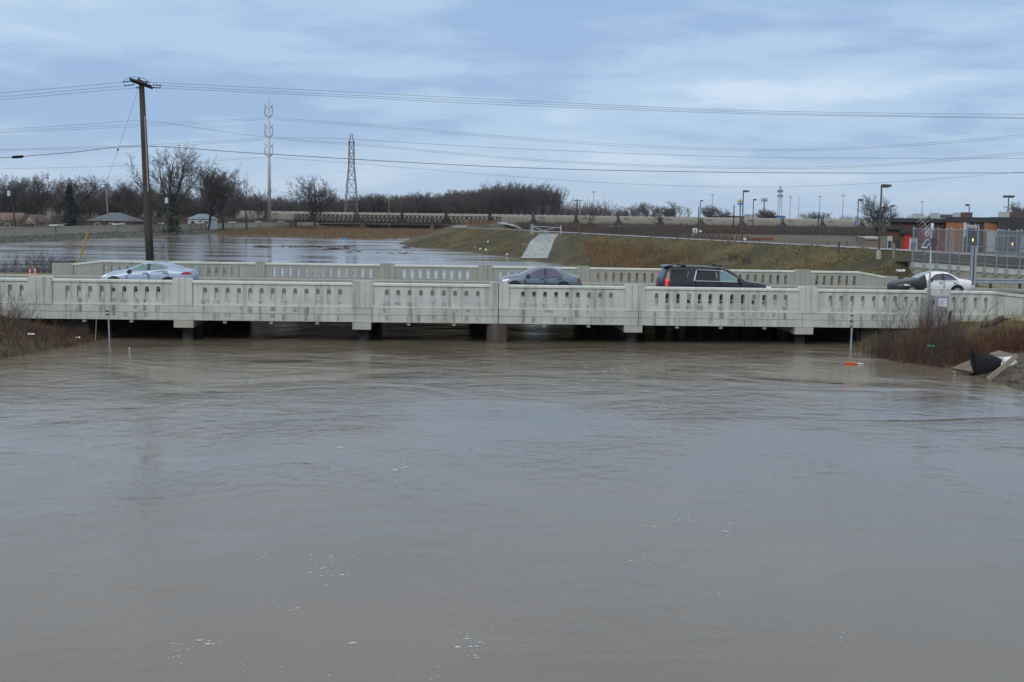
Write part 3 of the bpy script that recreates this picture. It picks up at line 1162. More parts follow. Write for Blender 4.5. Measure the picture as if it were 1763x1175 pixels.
# far side -----------------------------------------------------------
vf = V_FAR
fb = lambda px, py=480: px_uw(px, py, vf)[0]
FT = px_uw(650, 455.6, vf)[1]          # top of the far parapet
FCB, FBASE = FT - 0.13, DECK - 0.05
far_pil = [(264, 290, None), (440, 456, None), (654, 679, 668), (823, 848, None), (992.6, 1015, None), (1204, 1228, None), (1368, 1395, 1382)]
FP = [(fb(a), fb(b), fb(g) if g else None) for a, b, g in far_pil]
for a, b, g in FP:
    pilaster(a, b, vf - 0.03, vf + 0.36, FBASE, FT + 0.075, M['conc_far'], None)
    if g:
        pass
far_slots = [(180.6, 248.6, 6), (305, 413.6, 9), (471.6, 638, 13), (696, 805.4, 9), (862, 972, 9), (1029.7, 1190, 13), (1248, 1353, 9), (1407, 1471.5, 6)]
for i, (a, b, n) in enumerate(far_slots):
    ua, ub = fb(a), fb(b)
    cs = [ua + (ub - ua) * k / (n - 1) for k in range(n)]
    l = FP[i - 1][1] if i > 0 else cs[0] - 0.3
    r = FP[i][0] if i < 7 else cs[-1] + 0.3
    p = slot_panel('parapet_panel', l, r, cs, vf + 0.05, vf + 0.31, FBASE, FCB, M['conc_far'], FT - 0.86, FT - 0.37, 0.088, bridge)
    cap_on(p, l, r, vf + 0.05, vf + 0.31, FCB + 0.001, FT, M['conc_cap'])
    if i == 0:
        w0 = l
    if i == 7:
        w1 = r
eL0, eL1 = fb(90), fb(126)
mb = MB()
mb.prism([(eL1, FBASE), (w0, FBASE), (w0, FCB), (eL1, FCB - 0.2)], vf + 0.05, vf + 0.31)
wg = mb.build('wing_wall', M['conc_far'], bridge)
mb = MB()
mb.prism([(eL1, FCB - 0.199), (w0, FCB + 0.001), (w0, FT), (eL1, FT - 0.2)], vf, vf + 0.36)
mb.build('cap', M['conc_cap'], wg)
mb = MB()
mb.prism([(eL0, FBASE), (eL1, FBASE), (eL1, FT - 0.19), (eL0, FT - 0.22)], vf - 0.02, vf + 0.38)
mb.build('end_block', M['conc_far'], bridge)
eR0, eR1 = fb(1524), fb(1546)
mb = MB()
mb.prism([(w1, FBASE), (eR0, FBASE), (eR0, FCB - 0.27), (w1, FCB)], vf + 0.05, vf + 0.31)
wg = mb.build('wing_wall', M['conc_far'], bridge)
mb = MB()
mb.prism([(w1, FCB + 0.001), (eR0, FCB - 0.269), (eR0, FT - 0.27), (w1, FT)], vf, vf + 0.36)
mb.build('cap', M['conc_cap'], wg)
mb = MB()
mb.prism([(eR0, FBASE), (eR1, FBASE), (eR1, FT - 0.28), (eR0, FT - 0.26)], vf - 0.02, vf + 0.38)
mb.build('end_block', M['conc_far'], bridge)
mb = MB()
mb.box(U0 - 4, U1 + 4, vf - 0.08, vf + 0.42, 0.20, FBASE - 0.002)  # far beam made deeper, out of view, to block light under the deck
mb.build('edge_beam', M['conc_low'], bridge)
# road on the deck: pale worn near lanes, dark far lanes, yellow centre line, kerbs
def road_sheet(name, v0, v1, w, mat_, u0=-69, u1=69):
    mb_ = MB()
    mb_.quad(B(u0, v0, w), B(u1, v0, w), B(u1, v1, w), B(u0, v1, w))
    return tag(mb_.build(name, mat_), kind='structure')


road_sheet('road', 1.6, 8.35, DECK + 0.002, M['asphalt_near'])
road_sheet('road', 8.35, 19.4, DECK + 0.002, M['asphalt_far'])
road_sheet('road_marking', 8.2, 8.32, DECK + 0.008, M['yellow'])
road_sheet('road_marking', 8.45, 8.57, DECK + 0.008, M['yellow'])
road_sheet('road_marking', 18.9, 19.02, DECK + 0.008, M['white_line'])
for k in range(-11, 12):
    road_sheet('road_marking', 13.3, 13.42, DECK + 0.008, M['white_line'], k * 6.0, k * 6.0 + 3.0)
    road_sheet('road_marking', 4.9, 5.02, DECK + 0.008, M['white_line'], k * 6.0, k * 6.0 + 3.0)
for v0, v1 in ((0.31, 1.6), (19.4, vf + 0.05)):
    mb = MB()
    mb.box(-69, 69, v0, v1, DECK - 0.3, DECK + 0.14)
    mb.v = [tuple(BM @ Vector(p)) for p in mb.v]
    tag(mb.build('sidewalk', M['sidewalk']), kind='structure')
# verges beside the approach roads
for (u0, u1) in ((-69, fb(88)), (fb(1548), 69)):
    mb = MB()
    mb.box(u0, u1, vf + 0.05, vf + 4.2, 0.2, DECK + 0.03)
    mb.v = [tuple(BM @ Vector(p)) for p in mb.v]
    tag(mb.build('verge', M['grass_olive']), kind='structure')

# faded scrawl on the edge beam
def text_mesh(name, s, mat_, size, depth, matrix, parent=None, shear=0.0, bold=0.0):
    c = bpy.data.curves.new(name, 'FONT')
    c.body = s
    c.size = size
    c.extrude = depth
    c.shear = shear
    c.offset = bold
    c.resolution_u = 3
    c.align_x = 'CENTER'
    t = bpy.data.objects.new(name + '_curve', c)
    COL.objects.link(t)
    dg = bpy.context.evaluated_depsgraph_get()
    me = bpy.data.meshes.new_from_object(t.evaluated_get(dg))
    bpy.data.objects.remove(t)
    bpy.data.curves.remove(c)
    me.materials.clear()
    me.materials.append(mat_)
    o = bpy.data.objects.new(name, me)
    COL.objects.link(o)
    if parent is not None:
        o.parent = parent
    o.matrix_local = matrix
    return o


UPR = Matrix.Rotation(R(90), 4, 'X')
ug, wg_ = px_uw(945, 538.5, 0)
text_mesh('graffiti', 'FAKE', M['graffiti'], 0.17, 0.001, Matrix.Translation((ug, -0.009, wg_)) @ UPR, bridge)

# ------------------------------------------------------------------ floodwall on the left shore, with broken stone at its foot
WALL_TOP = 2.4
fw = thing('floodwall', 'long tan concrete floodwall with square pilasters on the far left shore', 'wall', (float(wall_x(220)), 220, 0.6))
fo = fw.location.copy()


def wall_seg(name, y0, y1, t, z0, z1, mat_, parent, extra=0.0):
    mb_ = MB()
    x0, x1 = float(wall_x(y0)), float(wall_x(y1))
    mb_.add([(x0 + extra, y0, z0), (x1 + extra, y1, z0), (x1 - t - extra, y1, z0), (x0 - t - extra, y0, z0), (x0 + extra, y0, z1), (x1 + extra, y1, z1), (x1 - t - extra, y1, z1), (x0 - t - extra, y0, z1)],
            [(0, 3, 2, 1), (4, 5, 6, 7), (0, 1, 5, 4), (1, 2, 6, 5), (2, 3, 7, 6), (3, 0, 4, 7)])
    return mb_.build(name, mat_, parent, off=fo)


py_ = [180.5, 213, 244.6, 278.5, 310, 342, 374, 406, 438, 470, 502]
for i, y in enumerate(py_):
    p = wall_seg('pilaster', y - 1.1, y + 1.1, 0.5, -0.4, WALL_TOP + 0.12, M['conc_tan'], fw, 0.32)
    wall_seg('pilaster_cap', y - 1.5, y + 1.5, 0.5, WALL_TOP + 0.122, WALL_TOP + 0.36, M['conc_cap'], p, 0.6)
    if i < len(py_) - 1:
        n = 4
        a, b = y + 1.1, py_[i + 1] - 1.1
        for k in range(n):
            q = wall_seg('wall_panel', a + (b - a) * k / n + 0.04, a + (b - a) * (k + 1) / n - 0.04, 0.4, -0.4, WALL_TOP - 0.1, M['conc_wall'], fw)
            wall_seg('coping', a + (b - a) * k / n + 0.02, a + (b - a) * (k + 1) / n - 0.02, 0.4, WALL_TOP - 0.098, WALL_TOP, M['conc_tan'], q, 0.08)
rng = random.Random(4)
mb = MB()


def lump(mb_, c, s, rng_):
    """an irregular eight-cornered stone"""
    v = []
    for sx, sy, sz in ((-1, -1, -1), (1, -1, -1), (1, 1, -1), (-1, 1, -1), (-1, -1, 1), (1, -1, 1), (1, 1, 1), (-1, 1, 1)):
        k = 0.55 if sz > 0 else 0.9
        v.append((c[0] + s * sx * k * rng_.uniform(.6, 1.2), c[1] + s * sy * k * rng_.uniform(.6, 1.2), c[2] + s * sz * rng_.uniform(.4, .8)))
    mb_.add(v, [(0, 3, 2, 1), (4, 5, 6, 7), (0, 1, 5, 4), (1, 2, 6, 5), (2, 3, 7, 6), (3, 0, 4, 7)])


for k in range(3600):
    y = rng.uniform(180, 520)
    t = rng.uniform(0.3, 6.0)
    x = float(wall_x(y)) + t
    lump(mb, (x, y, float(h_ground(x, y)) + 0.05), rng.uniform(0.2, 0.5), rng)
tag(mb.build('riprap', M['stone']), 'broken grey stone heaped along the foot of the floodwall', kind='stuff')

# ------------------------------------------------------------------ cars
def make_car(name, label, cat, L, W, st, win_side, mats, headlamp, tail, wheels, split=None, belt_add=0.0, extras=None, doors=None, pillars=(), glassmats=None):
    """st: stations (x, z_bottom, z_belt, z_top, half width at the top edge); x from the nose back"""
    root = thing(name, label, cat)
    sx = [s[0] for s in st]
    hw0 = W / 2
    nose = lambda x: 1.0 - 0.16 * max(0, 1 - x / 0.55) ** 2 - 0.12 * max(0, 1 - (L - x) / 0.5) ** 2

    def par(x):
        zb = np.interp(x, sx, [s[1] for s in st])
        zs = np.interp(x, sx, [s[2] for s in st])
        zt = np.interp(x, sx, [s[3] for s in st])
        wt = np.interp(x, sx, [s[4] for s in st])
        return zb, zs, zt, wt

    def ring(x):
        zb, zs, zt, wt = par(x)
        w = hw0 * nose(x)
        wt = min(wt, w * 0.93)
        crown = 0.035
        zs = min(zs, zt - 0.02)
        mid = zb + (zs - zb) * 0.55
        gh = zt - zs
        return [(0, zb), (w * 0.80, zb), (w * 0.95, zb + 0.07), (w * 1.0, mid), (w * 0.985, mid + (zs - mid) * 0.55), (w * 0.94, zs),
                (wt + (w * 0.93 - wt) * 0.45, zs + gh * 0.55), (wt + (w * 0.93 - wt) * 0.1, zs + gh * 0.9), (wt * 0.90, zt + crown * 0.2), (wt * 0.5, zt + crown * 0.8), (0, zt + crown)]

    def hw(x, z):
        r = ring(x)[2:9]
        zz = [p[1] for p in r]
        ww = [p[0] for p in r]
        return float(np.interp(z, zz, ww))

    def top(x, y):
        r = ring(x)[8:]
        return float(np.interp(-abs(y), [-p[0] for p in r], [p[1] for p in r]))
    xs_ = sorted(set([round(v, 3) for v in np.linspace(0, L, 44)] + [round(v, 3) for v in sx] + ([split] if split else [])))

    def loft(xa, mat_, nm, parent, caps=(True, True)):
        vs_, fs = [], []
        n = 0
        for x in xa:
            r = ring(x)
            half = [(-y, z) for y, z in r[::-1]]
            full = [(y, z) for y, z in r] + half[1:-1]
            n = len(full)
            vs_ += [(x - L / 2, y, z) for y, z in full]
        for i in range(len(xa) - 1):
            for k in range(n):
                fs.append((i * n + k, (i + 1) * n + k, (i + 1) * n + (k + 1) % n, i * n + (k + 1) % n))
        if caps[0]:
            fs.append(tuple(range(n)))
        if caps[1]:
            fs.append(tuple((len(xa) - 1) * n + k for k in range(n - 1, -1, -1)))
        m_ = MB()
        m_.add(vs_, fs)
        return m_.build(nm, mat_, parent, smooth=True)
    if split:
        body = loft([x for x in xs_ if x >= split], mats['body'], 'body', root)
        loft([x for x in xs_ if x <= split], mats['front'], 'front_end', root)
        root.children[-1]['label'] = 'black unpainted bonnet, wing and bumper'
    else:
        body = loft(xs_, mats['body'], 'body', root)

    def side_patch(nm, poly, mat_, off, parent, both=True, dense=True):
        """a patch lying on both flanks, following their curve"""
        out = []
        P = []
        n = len(poly)
        for i in range(n):
            a, b_ = poly[i], poly[(i + 1) % n]
            for k in range(4):
                P.append((a[0] + (b_[0] - a[0]) * k / 4, a[1] + (b_[1] - a[1]) * k / 4))
        cx_ = sum(p[0] for p in P) / len(P)
        cz_ = sum(p[1] for p in P) / len(P)
        for s in ((-1, 1) if both else (-1,)):
            m_ = MB()
            vs_ = []
            rings = 4
            for q in range(rings):
                t = 1 - q / rings
                for (x, z) in P:
                    xx, z2 = cx_ + (x - cx_) * t, cz_ + (z - cz_) * t
                    vs_.append((xx - L / 2, s * (hw(xx, z2) + off), z2))
            vs_.append((cx_ - L / 2, s * (hw(cx_, cz_) + off), cz_))
            m = len(P)
            fs = []
            for q in range(rings - 1):
                for k in range(m):
                    fs.append((q * m + k, q * m + (k + 1) % m, (q + 1) * m + (k + 1) % m, (q + 1) * m + k))
            for k in range(m):
                fs.append(((rings - 1) * m + k, (rings - 1) * m + (k + 1) % m, rings * m))
            # a rim gives the patch thickness
            b0 = len(vs_)
            for (x, z) in P:
                vs_.append((x - L / 2, s * (hw(x, z) - 0.01), z))
            for k in range(m):
                fs.append((k, (k + 1) % m, b0 + (k + 1) % m, b0 + k))
            m_.add(vs_, fs)
            out.append(m_.build(nm, mat_, parent, smooth=True))
        return out

    def top_patch(nm, x0, x1, f, mat_, off, parent):
        m_ = MB()
        vs_, fs = [], []
        nx, ny = 6, 8
        for i in range(nx + 1):
            x = x0 + (x1 - x0) * i / nx
            wt = ring(x)[8][0] * f
            for k in range(ny + 1):
                y = -wt + 2 * wt * k / ny
                vs_.append((x - L / 2, y, top(x, y) + off))
        for i in range(nx):
            for k in range(ny):
                a = i * (ny + 1) + k
                fs.append((a, a + ny + 1, a + ny + 2, a + 1))
        m_.add(vs_, fs)
        return m_.build(nm, mat_, parent, smooth=True)
    for d in doors or []:
        ds = side_patch('door', d, mats['body'], 0.005, root)
        side_patch('door_gap', [(x + (0.018 if x > sum(p[0] for p in d) / len(d) else -0.018), z - 0.01 if z < 0.5 else z) for x, z in d], M['trim'], 0.0022, root)
        hx = max(p[0] for p in d) - 0.17
        hz = max(p[1] for p in d) - (0.13 if not extras or 'handle' not in extras else extras['handle'])
        for s, dd in zip((-1, 1), ds):
            m_ = MB()
            y = hw(hx, hz)
            m_.box(hx - 0.10 - L / 2, hx + 0.10 - L / 2, min(s * y, s * (y + 0.04)), max(s * y, s * (y + 0.04)), hz - 0.022, hz + 0.022)
            m_.build('door_handle', mats.get('handle', M['trim']), dd)
    for poly, gm in win_side:
        side_patch('side_window', poly, gm, 0.012, root)
    for poly, gm in pillars:
        side_patch('pillar', poly, gm, 0.015, root)
    if glassmats:
        for x0, x1, f, gm, nm in glassmats:
            top_patch(nm, x0, x1, f, gm, 0.012, root)
    for poly, gm in headlamp:
        side_patch('headlight', poly, gm, 0.012, root)
    for poly, gm in tail:
        side_patch('tail_light', poly, gm, 0.012, root)
    wr = wheels[2]
    for wx in wheels[:2]:
        for s in (-1, 1):
            if s < 0:
                side_patch('wheel_arch', [(wx + (wr + 0.085) * math.cos(t), max(wr + (wr + 0.085) * math.sin(t), 0.27)) for t in [math.pi * (k - 1) / 16 for k in range(19)]], M['trim'], 0.009, root)
            m_ = MB()
            yo = hw0 + 0.016
            prof = [(0.62, -0.20), (0.95, -0.2), (1.0, -0.17), (1.0, -0.03), (0.95, 0.0), (0.68, 0.0), (0.63, -0.03)]
            n = 22
            vs_ = [(wx - L / 2 + wr * r_ * math.cos(2 * math.pi * k / n), s * (yo + d_), wr + wr * r_ * math.sin(2 * math.pi * k / n)) for r_, d_ in prof for k in range(n)]
            fs = [(i * n + k, i * n + (k + 1) % n, (i + 1) * n + (k + 1) % n, (i + 1) * n + k) for i in range(len(prof) - 1) for k in range(n)]
            m_.add(vs_, fs)
            ty = m_.build('wheel', M['tyre'], root, smooth=True)
            m_ = MB()
            m_.tube([(wx - L / 2, s * (yo - 0.07), wr), (wx - L / 2, s * (yo - 0.006), wr)], wr * 0.63, 20)
            for k in range(7):
                an = 2 * math.pi * k / 7
                c_, s_ = math.cos(an), math.sin(an)
                m_.add([(wx - L / 2 + wr * (0.1 * -s_ * 1) + wr * .08 * c_, s * (yo + 0.006), wr + wr * .1 * c_ + wr * .08 * s_), (wx - L / 2 + wr * .1 * s_ + wr * .08 * c_, s * (yo + 0.006), wr - wr * .1 * c_ + wr * .08 * s_),
                        (wx - L / 2 + wr * .07 * s_ + wr * .62 * c_, s * (yo + 0.003), wr - wr * .07 * c_ + wr * .62 * s_), (wx - L / 2 - wr * .07 * s_ + wr * .62 * c_, s * (yo + 0.003), wr + wr * .07 * c_ + wr * .62 * s_)], [(0, 1, 2, 3)], 0)
            m_.build('rim', mats.get('rim', M['rim']), ty)
    # door mirrors
    mx_, mz_ = extras['mirror']
    for s in (-1, 1):
        m_ = MB()
        y = hw(mx_, mz_)
        m_.prism([(mx_ - 0.10 - L / 2, mz_ - 0.07), (mx_ + 0.09 - L / 2, mz_ - 0.08), (mx_ + 0.09 - L / 2, mz_ + 0.08), (mx_ - 0.02 - L / 2, mz_ + 0.07)], min(s * (y - .02), s * (y + 0.2)), max(s * (y - .02), s * (y + 0.2)))
        m_.build('mirror', mats.get('mirror', M['trim']), root)
    # bumpers' dark under-trim and licence recess
    m_ = MB()
    m_.box(0.05 - L / 2, L / 2 - 0.05, -hw0 * 0.82, hw0 * 0.82, 0.16, st[0][1] + 0.05)
    m_.build('underbody', M['trim'], root)
    if extras.get('moulding'):
        x0, x1, z0, z1 = extras['moulding']
        side_patch('side_moulding', [(x0, z0), (x1, z0), (x1, z1), (x0, z1)], M['trim'], 0.012, root)
    return root


def put_car(root, px, v, L, face_left):
    u = px_uw(px, 480, v)[0]
    m = BM @ Matrix.Translation((u, v, DECK + 0.003))
    if not face_left:
        m = m @ Matrix.Rotation(math.pi, 4, 'Z')
    root.matrix_world = m


M['paint_silver'] = paint('silver_blue_paint', (0.32, 0.39, 0.52), 0.42, 0.3, 0.2)
M['paint_grey'] = paint('grey_blue_paint', (0.150, 0.185, 0.235), 0.30, 0.3, 0.35)
M['paint_white'] = paint('white_paint_car', (0.74, 0.76, 0.79), 0.3, 0.0)
M['paint_black'] = paint('flat_black_paint', (0.008, 0.009, 0.016), 0.4, 0.0, 0.12)
M['paint_navy'] = paint('black_blue_paint', (0.006, 0.008, 0.016), 0.32, 0.0, 0.12)
M['gl_teal'] = glass('teal_glass', (0.11, 0.20, 0.22))
M['gl_violet'] = glass('violet_tint_glass', (0.075, 0.062, 0.135))
M['gl_dark'] = glass('dark_tint_glass', (0.007, 0.008, 0.013), 0.25)
M['gl_dark'].node_tree.nodes['Principled BSDF'].inputs['Coat Weight'].default_value = 0.0
M['gl_mauve'] = glass('mauve_tint_glass', (0.055, 0.045, 0.085))
M['gl_sky'] = glass('windscreen_glass', (0.16, 0.22, 0.25))

st = [(0, .30, .66, .70, .55), (.12, .22, .70, .78, .62), (.42, .18, .77, .90, .66), (1.02, .18, .88, 1.02, .68), (1.22, .18, .92, 1.05, .69), (1.62, .18, .95, 1.22, .60), (2.06, .18, .98, 1.375, .56), (2.43, .18, 1.0, 1.435, .55), (2.77, .18, 1.02, 1.45, .55),
      (3.10, .18, 1.04, 1.425, .55), (3.40, .18, 1.05, 1.36, .56), (3.85, .20, 1.05, 1.215, .60), (4.18, .22, 1.04, 1.115, .64), (4.52, .26, 1.0, 1.085, .66), (4.60, .32, .92, .98, .64), (4.67, .42, .72, .78, .58)]
car = make_car('silver_sedan', 'silver blue sedan heading left behind the left end of the near parapet', 'car', 4.67, 1.83, st,
               [([(1.42, .99), (1.70, 1.17), (2.08, 1.345), (2.38, 1.375), (2.38, 1.045)], M['gl_teal']), ([(2.48, 1.055), (2.48, 1.38), (2.77, 1.39), (3.08, 1.345), (3.43, 1.20), (3.2, 1.10)], M['gl_teal'])],
               {'body': M['paint_silver'], 'mirror': M['trim'], 'handle': M['paint_grey']}, [([(.04, .66), (.30, .70), (.52, .82), (.30, .80), (.08, .74)], M['headlamp'])],
               [([(4.02, .87), (4.28, .86), (4.60, .88), (4.56, 1.0), (4.30, 1.0), (4.12, .95)], M['red_lens'])], (.70, 3.42, .33), extras={'mirror': (1.46, 1.0)},
               doors=[[(1.28, .30), (2.42, .28), (2.42, 1.02), (1.36, .96)], [(2.46, .28), (3.2, .28), (3.42, .6), (3.42, 1.06), (2.46, 1.025)]],
               pillars=[([(2.36, 1.045), (2.50, 1.05), (2.50, 1.385), (2.36, 1.375)], M['trim'])],
               glassmats=[(1.24, 2.02, .92, M['gl_sky'], 'windscreen'), (3.46, 4.14, .9, M['gl_sky'], 'rear_window')])
put_car(car, 258.5, 10.0, 4.67, True)

st = [(0, .30, .56, .60, .50), (.10, .20, .64, .72, .58), (.40, .18, .76, .90, .63), (.90, .18, .86, .975, .65), (1.14, .18, .90, 1.0, .66), (1.5, .18, .92, 1.17, .58), (1.88, .18, .94, 1.345, .54), (2.2, .18, .95, 1.405, .53), (2.5, .18, .95, 1.425, .53), (2.9, .18, .96, 1.405, .53),
      (3.32, .18, .96, 1.29, .55), (3.65, .18, .96, 1.13, .58), (3.92, .20, .95, 1.015, .62), (4.28, .24, .9, .955, .63), (4.38, .3, .8, .86, .60), (4.45, .4, .6, .66, .55)]
car = make_car('grey_sedan', 'grey blue sedan with violet tinted windows heading left past mid bridge', 'car', 4.45, 1.72, st,
               [([(1.45, .95), (1.78, 1.14), (2.10, 1.29), (2.40, 1.345), (2.40, .965)], M['gl_violet']), ([(2.50, .965), (2.50, 1.35), (2.76, 1.345), (3.10, 1.24), (3.36, 1.06), (3.40, .965)], M['gl_violet'])],
               {'body': M['paint_grey']}, [([(.10, .64), (.34, .67), (.58, .79), (.42, .81), (.18, .74)], M['headlamp'])],
               [([(4.20, .70), (4.36, .70), (4.34, .88), (4.22, .90)], M['red_lens'])], (.83, 3.43, .31), extras={'mirror': (1.50, .97), 'moulding': (1.35, 3.05, .50, .57)},
               doors=[[(1.32, .30), (2.42, .28), (2.42, .94), (1.36, .92)], [(2.48, .28), (3.16, .28), (3.36, .58), (3.38, .95), (2.48, .94)]],
               pillars=[([(2.38, .965), (2.52, .965), (2.52, 1.355), (2.38, 1.345)], M['trim'])],
               glassmats=[(1.16, 1.84, .92, M['gl_sky'], 'windscreen'), (3.36, 3.88, .9, M['gl_sky'], 'rear_window')])
put_car(car, 929, 11.6, 4.45, True)

st = [(0, .26, .58, .62, .56), (.07, .2, .64, .71, .60), (.25, .18, .71, .80, .63), (.75, .18, .82, .895, .64), (1.24, .18, .88, .955, .65), (1.65, .18, .90, 1.17, .57), (2.08, .18, .91, 1.335, .53), (2.4, .18, .92, 1.365, .525), (2.7, .18, .92, 1.375, .525), (3.1, .18, .92, 1.345, .53),
      (3.4, .18, .92, 1.2, .55), (3.75, .18, .92, 1.0, .60), (3.95, .2, .9, .965, .62), (4.38, .24, .86, .93, .62), (4.5, .3, .74, .80, .6), (4.58, .4, .56, .62, .55)]
car = make_car('white_sedan', 'white sedan with flat black front end heading left at the right end of the bridge', 'car', 4.58, 1.73, st,
               [([(1.86, .92), (2.10, 1.12), (2.32, 1.255), (2.66, 1.295), (2.66, .935)], M['gl_mauve']), ([(2.76, .935), (2.76, 1.30), (3.12, 1.27), (3.35, 1.14), (3.58, .94)], M['gl_mauve'])],
               {'body': M['paint_white'], 'front': M['paint_black'], 'rim': M['rim']}, [([(.34, .60), (.72, .58), (.78, .63), (.56, .70), (.42, .69)], M['headlamp']), ([(.60, .60), (.76, .60), (.72, .66), (.60, .66)], M['amber'])],
               [([(4.36, .66), (4.5, .66), (4.46, .78), (4.36, .82)], M['red_lens'])], (.86, 3.52, .31), split=1.72, extras={'mirror': (1.92, .95)},
               doors=[[(1.76, .28), (2.70, .28), (2.70, .91), (1.78, .90)], [(2.74, .28), (3.30, .28), (3.50, .62), (3.54, .91), (2.74, .91)]],
               pillars=[([(2.64, .935), (2.78, .935), (2.78, 1.31), (2.64, 1.30)], M['trim'])],
               glassmats=[(1.28, 2.04, .92, M['gl_sky'], 'windscreen'), (3.14, 3.72, .9, M['gl_dark'], 'rear_window')])
put_car(car, 1602.5, 14.2, 4.58, True)

st = [(0, .35, .74, .80, .72), (.15, .28, .84, .92, .78), (.72, .25, .98, 1.05, .80), (1.40, .25, 1.06, 1.12, .82), (1.78, .25, 1.08, 1.36, .74), (2.23, .25, 1.10, 1.66, .70), (2.57, .25, 1.11, 1.75, .69), (3.18, .25, 1.12, 1.81, .69), (4.3, .25, 1.13, 1.84, .69), (5.1, .27, 1.14, 1.82, .69),
      (5.34, .29, 1.14, 1.79, .69), (5.46, .31, 1.14, 1.66, .70), (5.62, .34, 1.12, 1.32, .74), (5.69, .42, 1.0, 1.14, .74)]
car = make_car('black_suv', 'long black SUV with roof bars and chrome window line heading right', 'SUV', 5.69, 2.04, st,
               [([(1.74, 1.11), (1.95, 1.28), (2.30, 1.53), (2.55, 1.60), (2.80, 1.615), (2.80, 1.125)], M['gl_teal']), ([(2.86, 1.13), (2.86, 1.62), (3.92, 1.655), (4.08, 1.15)], M['gl_dark']), ([(4.42, 1.17), (4.28, 1.64), (5.20, 1.62), (5.30, 1.18)], M['gl_dark'])],
               {'body': M['paint_navy'], 'mirror': M['trim'], 'rim': M['rim']}, [([(.04, .74), (.42, .82), (.40, .92), (.12, .87)], M['headlamp'])],
               [([(5.44, .84), (5.58, .84), (5.57, 1.0), (5.44, 1.02)], M['red_lit']), ([(5.42, 1.04), (5.57, 1.04), (5.55, 1.2), (5.42, 1.2)], M['red_lit'])], (1.02, 4.32, .40), extras={'mirror': (1.80, 1.17), 'handle': 0.2},
               doors=[[(1.68, .40), (2.80, .38), (2.80, 1.10), (1.70, 1.07)], [(2.86, .38), (3.75, .38), (3.95, .6), (4.08, 1.12), (2.86, 1.11)]],
               pillars=[([(2.78, 1.125), (2.88, 1.125), (2.88, 1.63), (2.78, 1.62)], M['trim'])] +
                       [(q, M['chrome']) for q in ([(1.66, 1.065), (4.15, 1.105), (4.15, 1.142), (1.66, 1.10)], [(4.08, 1.10), (4.16, 1.10), (3.98, 1.70), (3.91, 1.69)], [(2.55, 1.61), (3.97, 1.665), (3.97, 1.695), (2.55, 1.642)],
                                                   [(1.64, 1.07), (1.74, 1.07), (2.02, 1.33), (1.93, 1.31)], [(1.93, 1.30), (2.01, 1.30), (2.58, 1.60), (2.56, 1.642)])],
               glassmats=[(1.44, 2.18, .92, M['gl_sky'], 'windscreen')])
put_car(car, 1230, 6.2, 5.69, False)
car.scale = (0.985,) * 3
for x in (2.75, 4.62):
    mb = MB()
    mb.box(x - 2.845 - 0.05, x - 2.845 + 0.05, -0.72, 0.72, 1.90, 1.935)
    for s in (-0.66, 0.66):
        mb.prism([(x - 2.845 - 0.16, 1.83), (x - 2.845 + 0.16, 1.83), (x - 2.845 + 0.06, 1.91), (x - 2.845 - 0.06, 1.91)], s - 0.04, s + 0.04)
    mb.build('roof_bar', M['trim'], car)
mb = MB()
mb.prism([(5.16 - 2.845, 1.83), (5.60 - 2.845, 1.76), (5.62 - 2.845, 1.80), (5.40 - 2.845, 1.865), (5.16 - 2.845, 1.87)], -0.66, 0.66)
mb.build('spoiler', M['paint_navy'], car)

